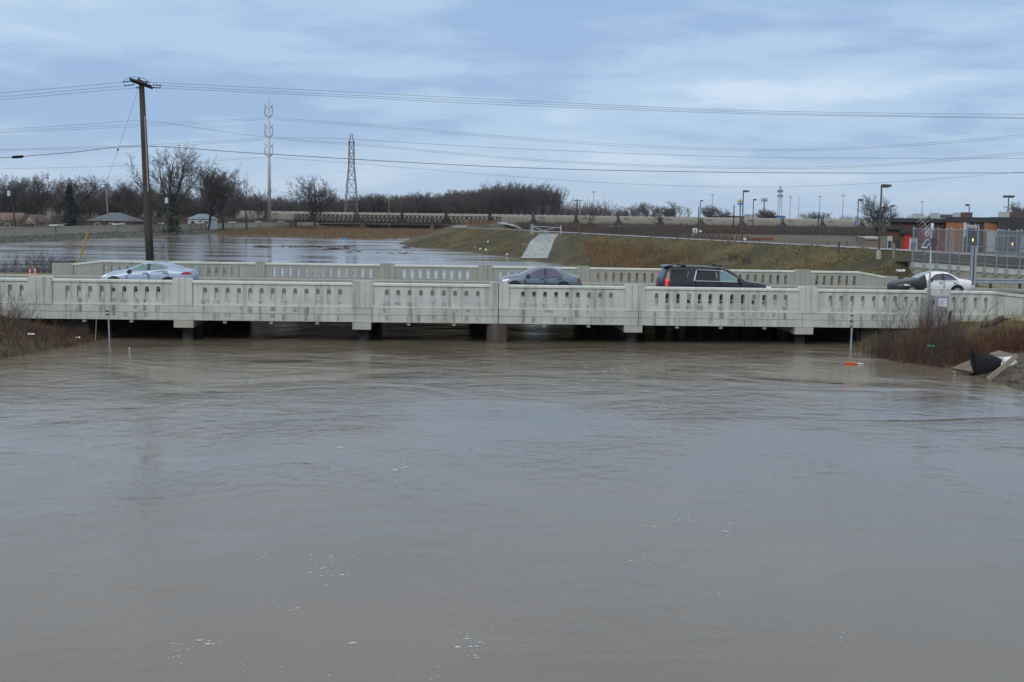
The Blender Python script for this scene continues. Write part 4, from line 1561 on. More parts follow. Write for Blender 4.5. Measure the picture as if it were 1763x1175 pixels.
# ------------------------------------------------------------------ grain train
def make_hopper():
    root = thing('hopper_wagon', 'tan covered hopper wagon', 'train wagon')
    Lb = 16.6
    # rounded side shell, sloped ends
    prof = [(-1.25, 1.05), (-1.50, 1.55), (-1.56, 2.6), (-1.50, 3.6), (-1.25, 4.25), (-0.75, 4.5), (0.75, 4.5), (1.25, 4.25), (1.50, 3.6), (1.56, 2.6), (1.50, 1.55), (1.25, 1.05)]
    n = len(prof)
    ends = [(-Lb / 2, 2.9), (-Lb / 2 + 0.9, 1.9), (-Lb / 2 + 1.7, 1.05), (Lb / 2 - 1.7, 1.05), (Lb / 2 - 0.9, 1.9), (Lb / 2, 2.9)]
    vs_, fs = [], []
    for x, zmin in ends:
        vs_ += [(x, y, max(z, zmin)) for y, z in prof]
    for i in range(len(ends) - 1):
        for k in range(n):
            fs.append((i * n + k, i * n + (k + 1) % n, (i + 1) * n + (k + 1) % n, (i + 1) * n + k))
    fs.append(tuple(range(n)))
    fs.append(tuple((len(ends) - 1) * n + k for k in range(n - 1, -1, -1)))
    m_ = MB()
    m_.add(vs_, fs)
    body = m_.build('body', M['train'], root)
    m_ = MB()
    m_.box(-Lb / 2 - 0.2, Lb / 2 + 0.2, -0.95, 0.95, 4.502, 4.62)
    for k in range(6):
        m_.box(-Lb / 2 + 1.2 + k * 2.75, -Lb / 2 + 2.4 + k * 2.75, -0.4, 0.4, 4.62, 4.72)
    m_.build('roof_walk', M['train_roof'], root)
    for s in (-1, 1):
        m_ = MB()
        x = s * (Lb / 2 + 0.25)
        for y in (-1.3, 1.3):
            m_.box(x - 0.08, x + 0.08, y - 0.08, y + 0.08, 1.0, 4.3)
            m_.tube([(x, y, 1.2), (s * (Lb / 2 - 1.2), y, 3.2)], 0.08, 4)
        m_.box(x - 0.1, x + 0.1, -1.45, 1.45, 1.0, 1.35)
        m_.box(min(x, s * (Lb / 2 - 1.6)), max(x, s * (Lb / 2 - 1.6)), -0.35, 0.35, 0.95, 1.2)
        m_.build('end_frame', M['bogie'], root)
        m_ = MB()
        bx = s * 6.6
        for y in (-0.8, 0.8):
            m_.box(bx - 1.3, bx + 1.3, y - 0.1, y + 0.1, 0.45, 0.72)
            for w in (-0.88, 0.88):
                m_.tube([(bx + w, y - 0.07, 0.43), (bx + w, y + 0.07, 0.43)], 0.43, 14)
        m_.build('bogie', M['bogie'], root)
    for k in (-1, 0, 1):
        m_ = MB()
        x = k * 4.1
        m_.add([(x - 1.9, -1.2, 1.1), (x + 1.9, -1.2, 1.1), (x + 1.9, 1.2, 1.1), (x - 1.9, 1.2, 1.1), (x - .5, -.5, .35), (x + .5, -.5, .35), (x + .5, .5, .35), (x - .5, .5, .35)],
               [(0, 1, 5, 4), (1, 2, 6, 5), (2, 3, 7, 6), (3, 0, 4, 7), (4, 5, 6, 7)])
        m_.build('hopper_bay', M['bogie'], root)
    # dark stencil blocks high on the left of the side
    m_ = MB()
    for x0, x1, z0, z1 in ((-6.6, -4.15, 3.45, 3.72), (-6.5, -5.1, 3.28, 3.38)):
        m_.add([(x0, -1.535, z0), (x1, -1.535, z0), (x1, -1.50 - .01, z1 + .0), (x0, -1.50 - .01, z1 + .0)], [(0, 1, 2, 3)])
    m_.build('stencil', M['ink'], root)
    return root


hop = make_hopper()
TA = math.atan(0.17)
tdir = Vector((math.cos(TA), math.sin(TA), 0))
tb = at_y(767.7, 390, 512.0)
ORD = ['hopper wagon right of the trail bridge', 'hopper wagon']
k0 = 0
RAIL_Z = 1.55
ORDN = ['first', 'second', 'third', 'fourth', 'fifth', 'sixth', 'seventh', 'eighth', 'ninth', 'tenth', 'eleventh', 'twelfth']
wag = []
for k in range(-9, 13):
    p = Vector((tb.x, 512.0, RAIL_Z)) + tdir * (18.0 * (k + 0.5))
    d_ = p - CAM
    wag.append((k, p, 881.5 + F_PX * d_.x / d_.y))
right = [w for w in wag if 850 < w[2]]
mid = [w for w in wag if 500 < w[2] <= 850]
left = [w for w in wag if w[2] <= 500]
for i, (k, p, px) in enumerate(wag):
    if px > 850:
        j = len(right) - 1 - right.index((k, p, px))
        lab = 'tan covered hopper wagon, %s from the restaurant end of the train' % ORDN[j]
    elif px > 500:
        j = len(mid) - 1 - mid.index((k, p, px))
        lab = 'tan hopper wagon seen over the footbridge, %s from the right end of it' % ORDN[j]
    else:
        j = len(left) - 1 - left.index((k, p, px))
        lab = 'tan hopper wagon behind trees and houses, %s left of the footbridge' % ORDN[j]
    if i == 0:
        o = hop
        o.location = p
        o.rotation_euler = (0, 0, TA)
    else:
        o = dup(hop, p, TA)
    o['label'] = lab
    o['group'] = 'hopper wagons of the grain train'
# track
for s in (-0.72, 0.72):
    mb = MB()
    n_ = Vector((-tdir.y, tdir.x, 0)) * s
    a = Vector((tb.x, 512, RAIL_Z - 0.15)) - tdir * 230 + n_
    b = Vector((tb.x, 512, RAIL_Z - 0.15)) + tdir * 330 + n_
    w_ = Vector((-tdir.y, tdir.x, 0)) * 0.05
    up = Vector((0, 0, 0.15))
    mb.add([a - w_, b - w_, b + w_, a + w_, a - w_ + up, b - w_ + up, b + w_ + up, a + w_ + up], [(0, 1, 5, 4), (3, 7, 6, 2), (4, 5, 6, 7)])
    tag(mb.build('railway_track', M['bogie']), kind='structure')
# plate girder bridge carrying the track over the river
gb = thing('railway_bridge', 'dark plate girder railway bridge under the grain train', 'bridge', (-45, 514, 0))
GM = Matrix.Translation((-45, 521 - 45 * 0.17, 0)) @ Matrix.Rotation(TA, 4, 'Z')
for s, nm in ((-1.5, 'girder'), (1.5, 'girder')):
    for k in range(3):
        mb = MB()
        mb.box(-43 + k * 29 + 0.1, -14 + k * 29 - 0.1, s - 0.15, s + 0.15, -0.2 + 0.0, 1.38, M=GM)
        for j in range(9):
            mb.box(-43 + k * 29 + 1.6 + j * 3.2, -43 + k * 29 + 1.8 + j * 3.2, s - 0.3, s + 0.3, -0.15, 1.34, M=GM)
        mb.build(nm, M['rust'], gb, off=gb.location)
for k in range(4):
    mb = MB()
    mb.box(-43.8 + k * 29, -42.2 + k * 29, -2.2, 2.2, -2.2, -0.21 if 0 < k < 3 else 1.0, M=GM)
    mb.build('pier', M['conc_pier'], gb, off=gb.location)

# ------------------------------------------------------------------ trail truss bridge in front of the train
TY = 452.0
tl, tr_ = at_y(505, 381, TY), at_y(863, 381, TY)
tz0, tz1 = 2.95, 5.35
tbr = thing('truss_bridge', 'long low dark brown steel truss footbridge in front of the grain train', 'footbridge', (tl.x, TY, tz0))
nspan, nb = 3, 16
sl = (tr_.x - tl.x) / nspan
for sp in range(nspan):
    x0, x1 = tl.x + sl * sp + 0.15, tl.x + sl * (sp + 1) - 0.15
    for yy_ in (TY, TY + 3.4):
        mb = MB()
        mb.box(x0, x1, yy_ - 0.12, yy_ + 0.12, tz1 - 0.22, tz1)
        mb.build('top_chord', M['rust'], tbr, off=tbr.location)
        mb = MB()
        mb.box(x0, x1, yy_ - 0.12, yy_ + 0.12, tz0 - 0.55, tz0 + 0.12)
        mb.build('bottom_chord', M['rust'], tbr, off=tbr.location)
        for k in range(nb + 1):
            x = x0 + (x1 - x0) * k / nb
            x = min(max(x, x0 + 0.11), x1 - 0.11)
            mb = MB()
            mb.box(x - 0.13, x + 0.13, yy_ - 0.09, yy_ + 0.09, tz0 + 0.12, tz1 - 0.22)
            mb.build('post', M['rust'], tbr, off=tbr.location)
            if k < nb:
                xn = x0 + (x1 - x0) * (k + 1) / nb
                mb = MB()
                a, b = ((x, tz0 + .1), (xn, tz1 - .2)) if k < nb / 2 else ((x, tz1 - .2), (xn, tz0 + .1))
                mb.tube([(a[0], yy_, a[1]), (b[0], yy_, b[1])], 0.12, 4)
                mb.build('diagonal', M['rust'], tbr, off=tbr.location)
        mb = MB()
        for z in (tz0 + 0.5, tz0 + 0.85, tz0 + 1.2, tz0 + 1.55):
            mb.box(x0, x1, yy_ + (0.13 if yy_ == TY else -0.17), yy_ + (0.17 if yy_ == TY else -0.13), z - 0.03, z + 0.03)
        mb.build('railing', M['rust'], tbr, off=tbr.location)
    mb = MB()
    mb.box(x0, x1, TY + 0.13, TY + 3.27, tz0 - 0.1, tz0 + 0.1)
    mb.build('deck', M['conc_bent'], tbr, off=tbr.location)
for k in range(nspan + 1):
    x = tl.x + sl * k
    mb = MB()
    mb.box(x - 0.7, x + 0.7, TY - 0.4, TY + 3.8, -2.2, tz0 - 0.56)
    mb.build('pier', M['conc_pier'], tbr, off=tbr.location)

# ------------------------------------------------------------------ bare trees
def rot_about(d, ax, an):
    return (Matrix.Rotation(an, 3, ax) @ d)


def branch_segments(seed, H, trunk_frac, spread, up, nlimb, nsub, ntwig, r0, droop=0.0, lean=0.0, multi=1, fine=3):
    """grow a bare winter tree; returns segments (p, q, r0, r1, level)"""
    rg = random.Random(seed)
    segs = []

    def perp(d):
        a = Vector((rg.gauss(0, 1), rg.gauss(0, 1), rg.gauss(0, 1)))
        a = a - d * a.dot(d)
        return a.normalized() if a.length > 1e-6 else Vector((1, 0, 0))

    def grow(p, d, length, r, level, n):
        pts = [(p.copy(), r)]
        st_ = length / n
        for i in range(n):
            jit = 0.08 if level == 0 else (0.11 if level < 3 else 0.2)
            d = (d + perp(d) * jit * rg.random() + Vector((0, 0, up * (0.10 if level < 3 else 0.05))) - Vector((0, 0, droop * (0.14 if level >= 2 else 0)))).normalized()
            q = p + d * st_
            r1 = r * (1 - (0.5 if level < 3 else 0.7) / n)
            segs.append((p, q, r, r1, level))
            p, r = q, r1
            pts.append((p.copy(), r, d.copy()))
        return pts

    def children(pts, length, level, count, lo, ang, ratio):
        n = len(pts) - 1
        out = []
        for c in range(count):
            t = lo + (1 - lo) * (c + rg.random()) / count
            i = min(n, max(1, int(t * n + 0.5)))
            p, r, d = pts[i]
            a = ang * rg.uniform(0.7, 1.3)
            nd = (d * math.cos(a) + perp(d) * math.sin(a)).normalized()
            out.append((p, nd, length * ratio * rg.uniform(0.7, 1.15) * (1.1 - 0.4 * t), r * rg.uniform(0.5, 0.72)))
        return out
    for mstem in range(multi):
        an = rg.uniform(0, 6.28)
        d0 = Vector((math.cos(an) * (lean + (0.18 if multi > 1 else 0)), math.sin(an) * (lean + (0.18 if multi > 1 else 0)), 1)).normalized()
        base = Vector((math.cos(an), math.sin(an), 0)) * (0.5 * r0 if multi > 1 else 0)
        rr_ = r0 * (1.0 if multi == 1 else 0.72)
        tp = grow(base, d0, H * trunk_frac, rr_, 0, 5)
        p, r, d = tp[-1]
        limbs = []
        for c in range(nlimb):
            a = spread * rg.uniform(0.35, 1.2)
            az = 2 * math.pi * (c + rg.random() * 0.6) / nlimb
            ax = Vector((math.cos(az), math.sin(az), 0))
            nd = (d * math.cos(a) + (ax - d * ax.dot(d)).normalized() * math.sin(a)).normalized()
            i = rg.choice([3, 4, 5, 5, 5])
            limbs.append((tp[i][0], nd, H * (1 - trunk_frac) * rg.uniform(0.72, 1.02), r * rg.uniform(0.5, 0.72)))
        for (lp, ld, ll, lr) in limbs:
            l1 = grow(lp, ld, ll, lr, 1, 6)
            for (p2, d2, len2, r2) in children(l1, ll, 1, nsub, 0.2, 0.62, 0.50):
                l2 = grow(p2, d2, len2, r2, 2, 4)
                for (p3, d3, len3, r3) in children(l2, len2, 2, ntwig, 0.15, 0.66, 0.52):
                    l3 = grow(p3, d3, len3, max(r3, 0.022), 3, 3)
                    for (p4, d4, len4, r4) in children(l3, len3, 3, fine, 0.2, 0.6, 0.6):
                        grow(p4, d4, len4, 0.018, 4, 2)
    return segs


def segs_mesh(name, segs, mat_, parent, sides, rmin=0.0):
    if not segs:
        return None
    P = np.array([s[0][:] for s in segs])
    Q = np.array([s[1][:] for s in segs])
    ra = np.maximum(np.array([s[2] for s in segs]), rmin)
    rb = np.maximum(np.array([s[3] for s in segs]), rmin * 0.7)
    D = Q - P
    D /= np.maximum(np.linalg.norm(D, axis=1, keepdims=True), 1e-9)
    ref = np.where(np.abs(D[:, 2:3]) < 0.9, np.array([[0, 0, 1.0]]), np.array([[1.0, 0, 0]]))
    S = np.cross(D, ref)
    S /= np.linalg.norm(S, axis=1, keepdims=True)
    T = np.cross(D, S)
    V = []
    for base, r_ in ((P, ra), (Q, rb)):
        for k in range(sides):
            an = 2 * math.pi * k / sides
            V.append(base + (S * math.cos(an) + T * math.sin(an)) * r_[:, None])
    V = np.stack(V, 1)              # nseg, 2*sides, 3
    n = len(segs)
    idx = np.arange(n)[:, None] * (2 * sides)
    F = []
    for k in range(sides):
        k2 = (k + 1) % sides
        F.append(np.concatenate([idx + k, idx + k2, idx + sides + k2, idx + sides + k], 1))
    F = np.concatenate(F, 0)
    return mesh_np(name, V.reshape(-1, 3), F, mat_, parent, smooth=(sides > 3))


def make_tree(seed, H, label, mat_t, mat_c, tw=0.036, **kw):
    kw.setdefault('fine', 4)
    segs = branch_segments(seed, H, **kw)
    root = thing('bare_tree', label, 'tree')
    segs_mesh('trunk', [s for s in segs if s[4] <= 1], mat_t, root, 6, 0.03)
    segs_mesh('crown', [s for s in segs if s[4] >= 2], mat_c, root, 3, tw)
    return root


T = {}
T['big'] = make_tree(11, 21, 'big spreading bare tree', M['bark_dark'], M['twig'], trunk_frac=.26, spread=.72, up=.35, nlimb=9, nsub=9, ntwig=8, r0=.55)
T['round'] = make_tree(5, 18, 'round bare tree', M['bark_dark'], M['twig'], trunk_frac=.24, spread=.70, up=.25, nlimb=10, nsub=9, ntwig=8, r0=.5)
T['vase'] = make_tree(8, 20, 'vase shaped bare tree', M['bark_dark'], M['twig'], trunk_frac=.34, spread=.50, up=.55, nlimb=8, nsub=9, ntwig=8, r0=.42)
T['tall'] = make_tree(21, 22, 'tall bare tree', M['bark_dark'], M['twig'], trunk_frac=.42, spread=.42, up=.6, nlimb=7, nsub=8, ntwig=8, r0=.40)
T['willow'] = make_tree(32, 17, 'drooping bare tree', M['bark_dark'], M['twig'], trunk_frac=.40, spread=.62, up=.2, nlimb=8, nsub=9, ntwig=9, r0=.36, droop=.8)
T['multi'] = make_tree(44, 17, 'many stemmed bare tree', M['bark_dark'], M['twig'], trunk_frac=.34, spread=.5, up=.4, nlimb=5, nsub=8, ntwig=8, r0=.36, multi=3)
T['red'] = make_tree(57, 14, 'reddish bare tree', M['bark'], M['twig_red'], trunk_frac=.20, spread=.55, up=.5, nlimb=9, nsub=8, ntwig=7, r0=.28, tw=.045)
T['slim'] = make_tree(63, 15, 'slim bare tree', M['bark'], M['twig'], trunk_frac=.38, spread=.45, up=.55, nlimb=5, nsub=5, ntwig=5, r0=.22)
T['sparse'] = make_tree(71, 19, 'sparse bare tree', M['bark'], M['twig'], trunk_frac=.40, spread=.75, up=.35, nlimb=4, nsub=4, ntwig=4, r0=.34, fine=2)
T['bushy'] = make_tree(83, 8, 'low bare bushy tree', M['bark'], M['twig'], trunk_frac=.12, spread=.75, up=.4, nlimb=8, nsub=6, ntwig=6, r0=.16, tw=.024)
TH0 = {'big': 21, 'round': 18, 'vase': 20, 'tall': 22, 'willow': 17, 'multi': 17, 'red': 14, 'slim': 15, 'sparse': 19, 'bushy': 8}
# true heights of the grown templates
for k, o in T.items():
    TH0[k] = max(v.co.z for c in o.children for v in c.data.vertices)
used_t = set()


def put_tree(kind, px, ytop, y, zb, label, group=None, rz=None, wide=1.0):
    """a tree whose top shows at photo height ytop and which stands at distance y on ground zb"""
    p = at_y(px, ytop, y)
    H = p.z - zb
    s = H / TH0[kind]
    rz = rz if rz is not None else random.Random(int(px * 7 + y)).uniform(0, 6.28)
    loc = (p.x, y, zb - 0.05)
    sc = (s * wide, s * wide, s)
    if kind not in used_t:
        used_t.add(kind)
        o = T[kind]
        o.location = loc
        o.rotation_euler = (0, 0, rz)
        o.scale = sc
        o['label'] = label
        if group:
            o['group'] = group
    else:
        o = dup(T[kind], loc, rz, sc, label, group)
        if not group and 'group' in o:
            del o['group']
    return o


GL = 'bare trees behind the floodwall'
put_tree('big', 291, 243, 300, .8, 'tallest bare tree on the left, wide dark limbs behind the utility pole', wide=1.0, rz=0.6)
put_tree('round', 541, 300, 447, .3, 'lone round topped bare tree between the two power pylons', wide=1.12, rz=2.0)
put_tree('vase', 383, 277, 345, .8, 'broad bare tree with dense crown left of the white steel monopole', wide=1.25, rz=1.0)
put_tree('multi', 357, 283, 335, .8, 'many stemmed bare tree beside the broad dense crowned one', wide=1.0)
put_tree('sparse', 424, 291, 350, .8, 'sparse bare tree with a crooked limb just left of the monopole', rz=0.4)
for (kd, px, yt, y, lb) in (('tall', 24, 295, 355, 'tall airy bare tree near the left edge, left of the drooping one'), ('vase', 210, 300, 365, 'airy bare tree between the grey roof and the wooden pole'), ('willow', 71, 292, 330, 'drooping bare tree left of the spruce'), ('willow', 156, 296, 345, 'drooping bare tree right of the spruce'), ('willow', 128, 298, 390, 'drooping bare tree just behind the spruce top'),
                            ('willow', 100, 303, 380, 'low drooping bare tree left behind the spruce'), ('vase', 8, 296, 350, 'bare tree at the left edge over the brown roof'), ('multi', 36, 303, 365, 'bare tree behind the leftmost transformer pole'),
                            ('tall', 182, 305, 420, 'bare tree above the grey roofed house'), ('vase', 205, 306, 400, 'bare tree left of the wooden utility pole behind the grey roof'), ('round', 230, 312, 380, 'bare tree close left of the utility pole'),
                            ('multi', 262, 318, 420, 'bare tree half hidden behind the tallest one'), ('tall', 322, 312, 420, 'bare tree right behind the tallest one'), ('vase', 404, 300, 400, 'bare tree behind the dense crowned pair'),
                            ('red', 446, 325, 420, 'small bare tree left of the monopole foot'), ('round', 489, 334, 570, 'low dark bare tree right of the monopole'), ('bushy', 462, 338, 560, 'low bushy tree behind the monopole foot'),
                            ('round', 515, 340, 600, 'low bare tree behind the lone round one'), ('tall', 575, 325, 620, 'bare tree right of the lone round one')):
    put_tree(kd, px, yt, y, .8, lb)
# the wood behind the train: each trunk its own tree
rw = random.Random(9)
GW = 'bare trees of the wood behind the grain train'
for k in range(26):
    px = 832 + k * 5.3 + rw.uniform(-4, 4)
    prof_ = np.interp(px, [830, 850, 880, 930, 955, 968], [325, 309, 306, 307, 314, 326])
    put_tree(rw.choice(['vase', 'tall', 'vase', 'sparse', 'tall']), px, prof_ + rw.uniform(-2, 7), rw.uniform(575, 640), .8, 'tall grey bare tree in the high clump right of the wood', 'tall trees at the right end of the wood', wide=rw.uniform(.85, 1.1))
for k in range(90):
    px = 585 + 260 * (k + rw.random()) / 90
    prof_ = np.interp(px, [585, 640, 690, 725, 760, 790, 815, 845], [338, 333, 334, 328, 334, 322, 322, 316])
    put_tree(rw.choice(['red', 'red', 'red', 'slim', 'round', 'multi']), px, prof_ + rw.uniform(-3, 15), rw.uniform(585, 720), .8, 'low reddish bare tree in the wood behind the footbridge', GW, wide=rw.uniform(1.0, 1.5))
for k in range(84):
    px = 2 + 580 * (k + rw.random()) / 84
    prof_ = np.interp(px, [0, 200, 330, 420, 520, 580], [332, 330, 328, 332, 342, 336])
    put_tree(rw.choice(['red', 'slim', 'multi', 'round']), px, prof_ + rw.uniform(-4, 14), rw.uniform(440, 500) if px < 400 else rw.uniform(565, 650), .8, 'dim bare tree in the wood behind the left houses', 'bare trees of the wood behind the left houses', wide=rw.uniform(1.0, 1.5))
# right-hand side
put_tree('round', 1512, 332, 330, .5, 'bare tree behind the parking lot lamp at the left of the restaurant', wide=1.05, rz=1.2)
put_tree('slim', 1138, 352, 300, .5, 'slim bare tree in front of the hopper wagons right of the road sign', wide=1.5)
put_tree('slim', 1018, 352, 300, .5, 'slim bare tree right of the twin wooden poles', wide=1.0)
put_tree('bushy', 1262, 428, 118, 1.4, 'thin bare sapling on the levee slope behind the bridge', wide=.9)
put_tree('bushy', 1285, 433, 112, 1.2, 'smaller bare sapling on the levee slope by the other', wide=.9)
put_tree('multi', 1755, 345, 320, .5, 'bare tree top over the restaurant roof at the right edge')
put_tree('bushy', 926, 370, 290, .5, 'bushy bare shrub clump behind the pipe gate', wide=.9)
put_tree('bushy', 908, 376, 300, .5, 'lower bare shrub left of the pipe gate', wide=.9)
for (px, yt) in ((1160, 346), (1172, 352), (1096, 347), (1118, 347), (1150, 354), (1186, 356), (1078, 360), (1042, 358), (1228, 352), (1246, 357), (1312, 358), (1395, 362), (1410, 364), (1425, 366), (1600, 369), (1330, 362), (1062, 362)):
    put_tree(rw.choice(['slim', 'round', 'multi']), px, yt, rw.uniform(760, 980), .8, 'small far bare tree on the skyline beyond the hopper wagons', 'far bare trees beyond the grain train', wide=1.4)
for k in list(T):
    if k not in used_t:
        for c in list(T[k].children):
            bpy.data.objects.remove(c)
        bpy.data.objects.remove(T[k])
# far woods that read as one dim strip along the horizon
def strip_of_brush(name, label, mat_, n, xf, yf, hf_, seed, base=lambda x, y: .8, r=.05, lean=.25, twigs=3):
    rg = random.Random(seed)
    segs = []
    for _ in range(n):
        x, y = xf(rg), None
        y = yf(rg, x)
        z = base(x, y)
        h = hf_(rg, x, y)
        p = Vector((x, y, z - 0.1))
        d = Vector((rg.gauss(0, lean), rg.gauss(0, lean), 1)).normalized()
        q = p + d * h * 0.6
        segs.append((p, q, r, r * .7, 0))
        for t in range(twigs):
            dd = (d + Vector((rg.gauss(0, .5), rg.gauss(0, .5), rg.uniform(0, .5)))).normalized()
            s_ = p + d * h * rg.uniform(.25, .6)
            segs.append((s_, s_ + dd * h * rg.uniform(.3, .5), r * .6, r * .3, 1))
    o = segs_mesh(name, segs, mat_, None, 3)
    return tag(o, label, kind='stuff')


strip_of_brush('woods', 'dim far woods along the right horizon', M['twig'], 9000, lambda g: g.uniform(20, 640), lambda g, x: g.uniform(1000, 1250), lambda g, x, y: g.uniform(3, 8) + 3.5 * max(0, math.sin(x * .023) + .5 * math.sin(x * .061)), 3, r=.13, lean=.3)
strip_of_brush('woods', 'dim far woods behind the left houses', M['twig_red'], 9000, lambda g: g.uniform(-520, 60), lambda g, x: g.uniform(640, 900), lambda g, x, y: g.uniform(8, 17), 5, r=.14, lean=.28)

# spruce behind the wall
sp_base = at_y(121, 386, 262)
spr = thing('spruce_tree', 'dark green spruce behind the floodwall among bare trees', 'tree', (sp_base.x, 262, .8))
mb = MB()
mb.tube([(0, 0, 0), (0, 0, 10.2)], [.22, .03], 7)
mb.build('trunk', M['bark_dark'], spr)
mb = MB()
rg = random.Random(2)
for k in range(380):
    t = rg.random() ** 0.8
    z = 0.5 + t * 9.6
    Lr = (1 - t) * 3.1 + 0.25
    Lr *= rg.uniform(.75, 1.12)
    an = rg.uniform(0, 6.28)
    d = Vector((math.cos(an), math.sin(an), 0))
    sd = Vector((-d.y, d.x, 0))
    for j in range(8):
        f = (j + 0.4) / 8
        c = Vector((0, 0, z)) + d * Lr * f + Vector((0, 0, -0.42 * Lr * f * f + 0.08 * f))
        w = 0.42 * (1.15 - f) * (0.6 + Lr * 0.35)
        for q in range(2):
            s1 = sd * rg.uniform(-1, 1) * w
            mb.add([c + s1 - d * .10, c + s1 + sd * w * .5 + d * .1 + Vector((0, 0, rg.uniform(-.2, -.02))), c + s1 + d * .26 + Vector((0, 0, rg.uniform(-.28, -.05))), c + s1 - sd * w * .5 + Vector((0, 0, rg.uniform(-.16, .05)))], [(0, 1, 2, 3)])
mb.build('crown', M['needles'], spr)
# ivy round the foot of the tallest tree
mb = MB()
ivb = at_y(297, 370, 298)
for k in range(520):
    z = .8 + 9 * rg.random() ** 1.7
    r_ = (1.5 - (z - .8) * .13) * rg.uniform(.4, 1.5)
    an = rg.uniform(0, 6.28)
    c = Vector((ivb.x + r_ * math.cos(an), 298 + r_ * math.sin(an), z))
    a = Vector((rg.gauss(0, .2), rg.gauss(0, .2), rg.gauss(0, .2)))
    b = Vector((rg.gauss(0, .2), rg.gauss(0, .2), rg.gauss(0, .2)))
    mb.quad(c - a, c - b, c + a, c + b)
tag(mb.build('ivy', M['ivy'], off=(ivb.x, 298, .8)), 'dark ivy growing up the foot of the tallest bare tree', 'ivy', kind='stuff')

# ------------------------------------------------------------------ brush, reeds, weeds
def blades(name, label, mat_, pts, hmin, hmax, w, lean, seed, bend=.4, kind='stuff'):
    rg = np.random.RandomState(seed)
    P = np.array(pts)
    n = len(P)
    h = rg.uniform(hmin, hmax, n) * np.clip(.85 + .75 * wob(P[:, 0], P[:, 1], 1.1, seed * .37), .3, 1.7)
    an = rg.uniform(0, 2 * np.pi, n)
    S = np.stack([np.cos(an), np.sin(an), np.zeros(n)], 1) * (w * rg.uniform(.6, 1.3, n))[:, None]
    ld = np.stack([rg.normal(0, lean, n), rg.normal(0, lean, n), np.ones(n)], 1)
    ld /= np.linalg.norm(ld, axis=1, keepdims=True)
    m = P + ld * (h * .55)[:, None]
    ld2 = ld + np.stack([rg.normal(0, bend, n), rg.normal(0, bend, n), -np.abs(rg.normal(0, bend * .6, n))], 1)
    ld2 /= np.linalg.norm(ld2, axis=1, keepdims=True)
    tip = m + ld2 * (h * .45)[:, None]
    V = np.stack([P - S, P + S, m + S * .75, m - S * .75, tip + S * .15, tip - S * .15], 1).reshape(-1, 3)
    i = np.arange(n)[:, None] * 6
    F = np.concatenate([np.concatenate([i, i + 1, i + 2, i + 3], 1), np.concatenate([i + 3, i + 2, i + 4, i + 5], 1)], 0)
    return tag(mesh_np(name, V, F, mat_), label, kind=kind)


def scatter(n, fx, fy, hf, seed, ok=None, zlo=-0.12, clump=0):
    rg = random.Random(seed)
    out = []
    tries = 0
    while len(out) < n and tries < n * 40:
        tries += 1
        x, y = fx(rg), fy(rg)
        if clump and wob(x, y, clump, seed) + rg.gauss(0, .25) < 0.0:
            continue
        if ok and not ok(x, y):
            continue
        out.append((x, y))
    A = np.array(out)
    if len(A) == 0:
        return []
    Z = hf(A[:, 0], A[:, 1])
    keep = Z > zlo
    return np.stack([A[:, 0], A[:, 1], np.maximum(Z, -0.15) - 0.03], 1)[keep]


hl = lambda x, y: h_bank(x, y, -1)
hr = lambda x, y: h_bank(x, y, 1)


def vv(x, y):
    return -x * math.sin(TH) + (y - 56) * math.cos(TH)


def uu_(x, y):
    return x * math.cos(TH) + (y - 56) * math.sin(TH)


near_ok = lambda x, y: vv(x, y) < -0.35
# left near bank: olive grass on top, brown weeds lower, twiggy brush
blades('grass', 'olive grass on the near left bank', M['grass_olive'], scatter(24000, lambda g: g.uniform(-32, -16), lambda g: g.uniform(42, 56.5), hl, 1, near_ok, 0.45), .08, .30, .012, .5, 2)
blades('weeds', 'brown dead weeds on the near left bank', M['brush_brown'], scatter(11000, lambda g: g.uniform(-30, -14), lambda g: g.uniform(40, 60), hl, 3, lambda x, y: vv(x, y) < 2.0 and hl(x, y) < 1.15, -0.1, .9), .12, .5, .011, .45, 4)
blades('weeds', 'golden dead grass on the near left bank', M['reed_gold'], scatter(3600, lambda g: g.uniform(-30, -14), lambda g: g.uniform(40, 57), hl, 5, near_ok, -0.05, .7), .2, .55, .010, .5, 6)
blades('weeds', 'rusty red weeds at the left water edge', M['brush_red'], scatter(2000, lambda g: g.uniform(-26, -15), lambda g: g.uniform(42, 60), hl, 35, lambda x, y: vv(x, y) < 3.0 and hl(x, y) < .7, -0.1, .8), .2, .75, .010, .45, 36)
# right near bank
blades('grass', 'olive grass on the near right bank', M['grass_olive'], scatter(16000, lambda g: g.uniform(15, 36), lambda g: g.uniform(38, 58), hr, 7, near_ok, 0.5), .08, .28, .012, .5, 8)
blades('weeds', 'brown weeds on the near right bank', M['brush_brown'], scatter(12000, lambda g: g.uniform(12, 34), lambda g: g.uniform(40, 58), hr, 9, lambda x, y: near_ok(x, y) and not (13 < x < 30 and y < 48.3) and not (x > 16.8 and vv(x, y) > -4.0), -0.12, .8), .15, .5, .011, .4, 10)
blades('weeds', 'golden dead grass at the right water edge', M['reed_gold'], scatter(1900, lambda g: g.uniform(12.5, 24), lambda g: g.uniform(48.3, 57), hr, 11, near_ok, -0.12, .7), .3, .85, .011, .35, 12)
blades('weeds', 'rusty red weeds above the black outfall valve', M['brush_red'], scatter(8000, lambda g: g.uniform(18.2, 30), lambda g: g.uniform(47.8, 51.5), hr, 13, near_ok, 0.05), .25, .65, .011, .3, 14)


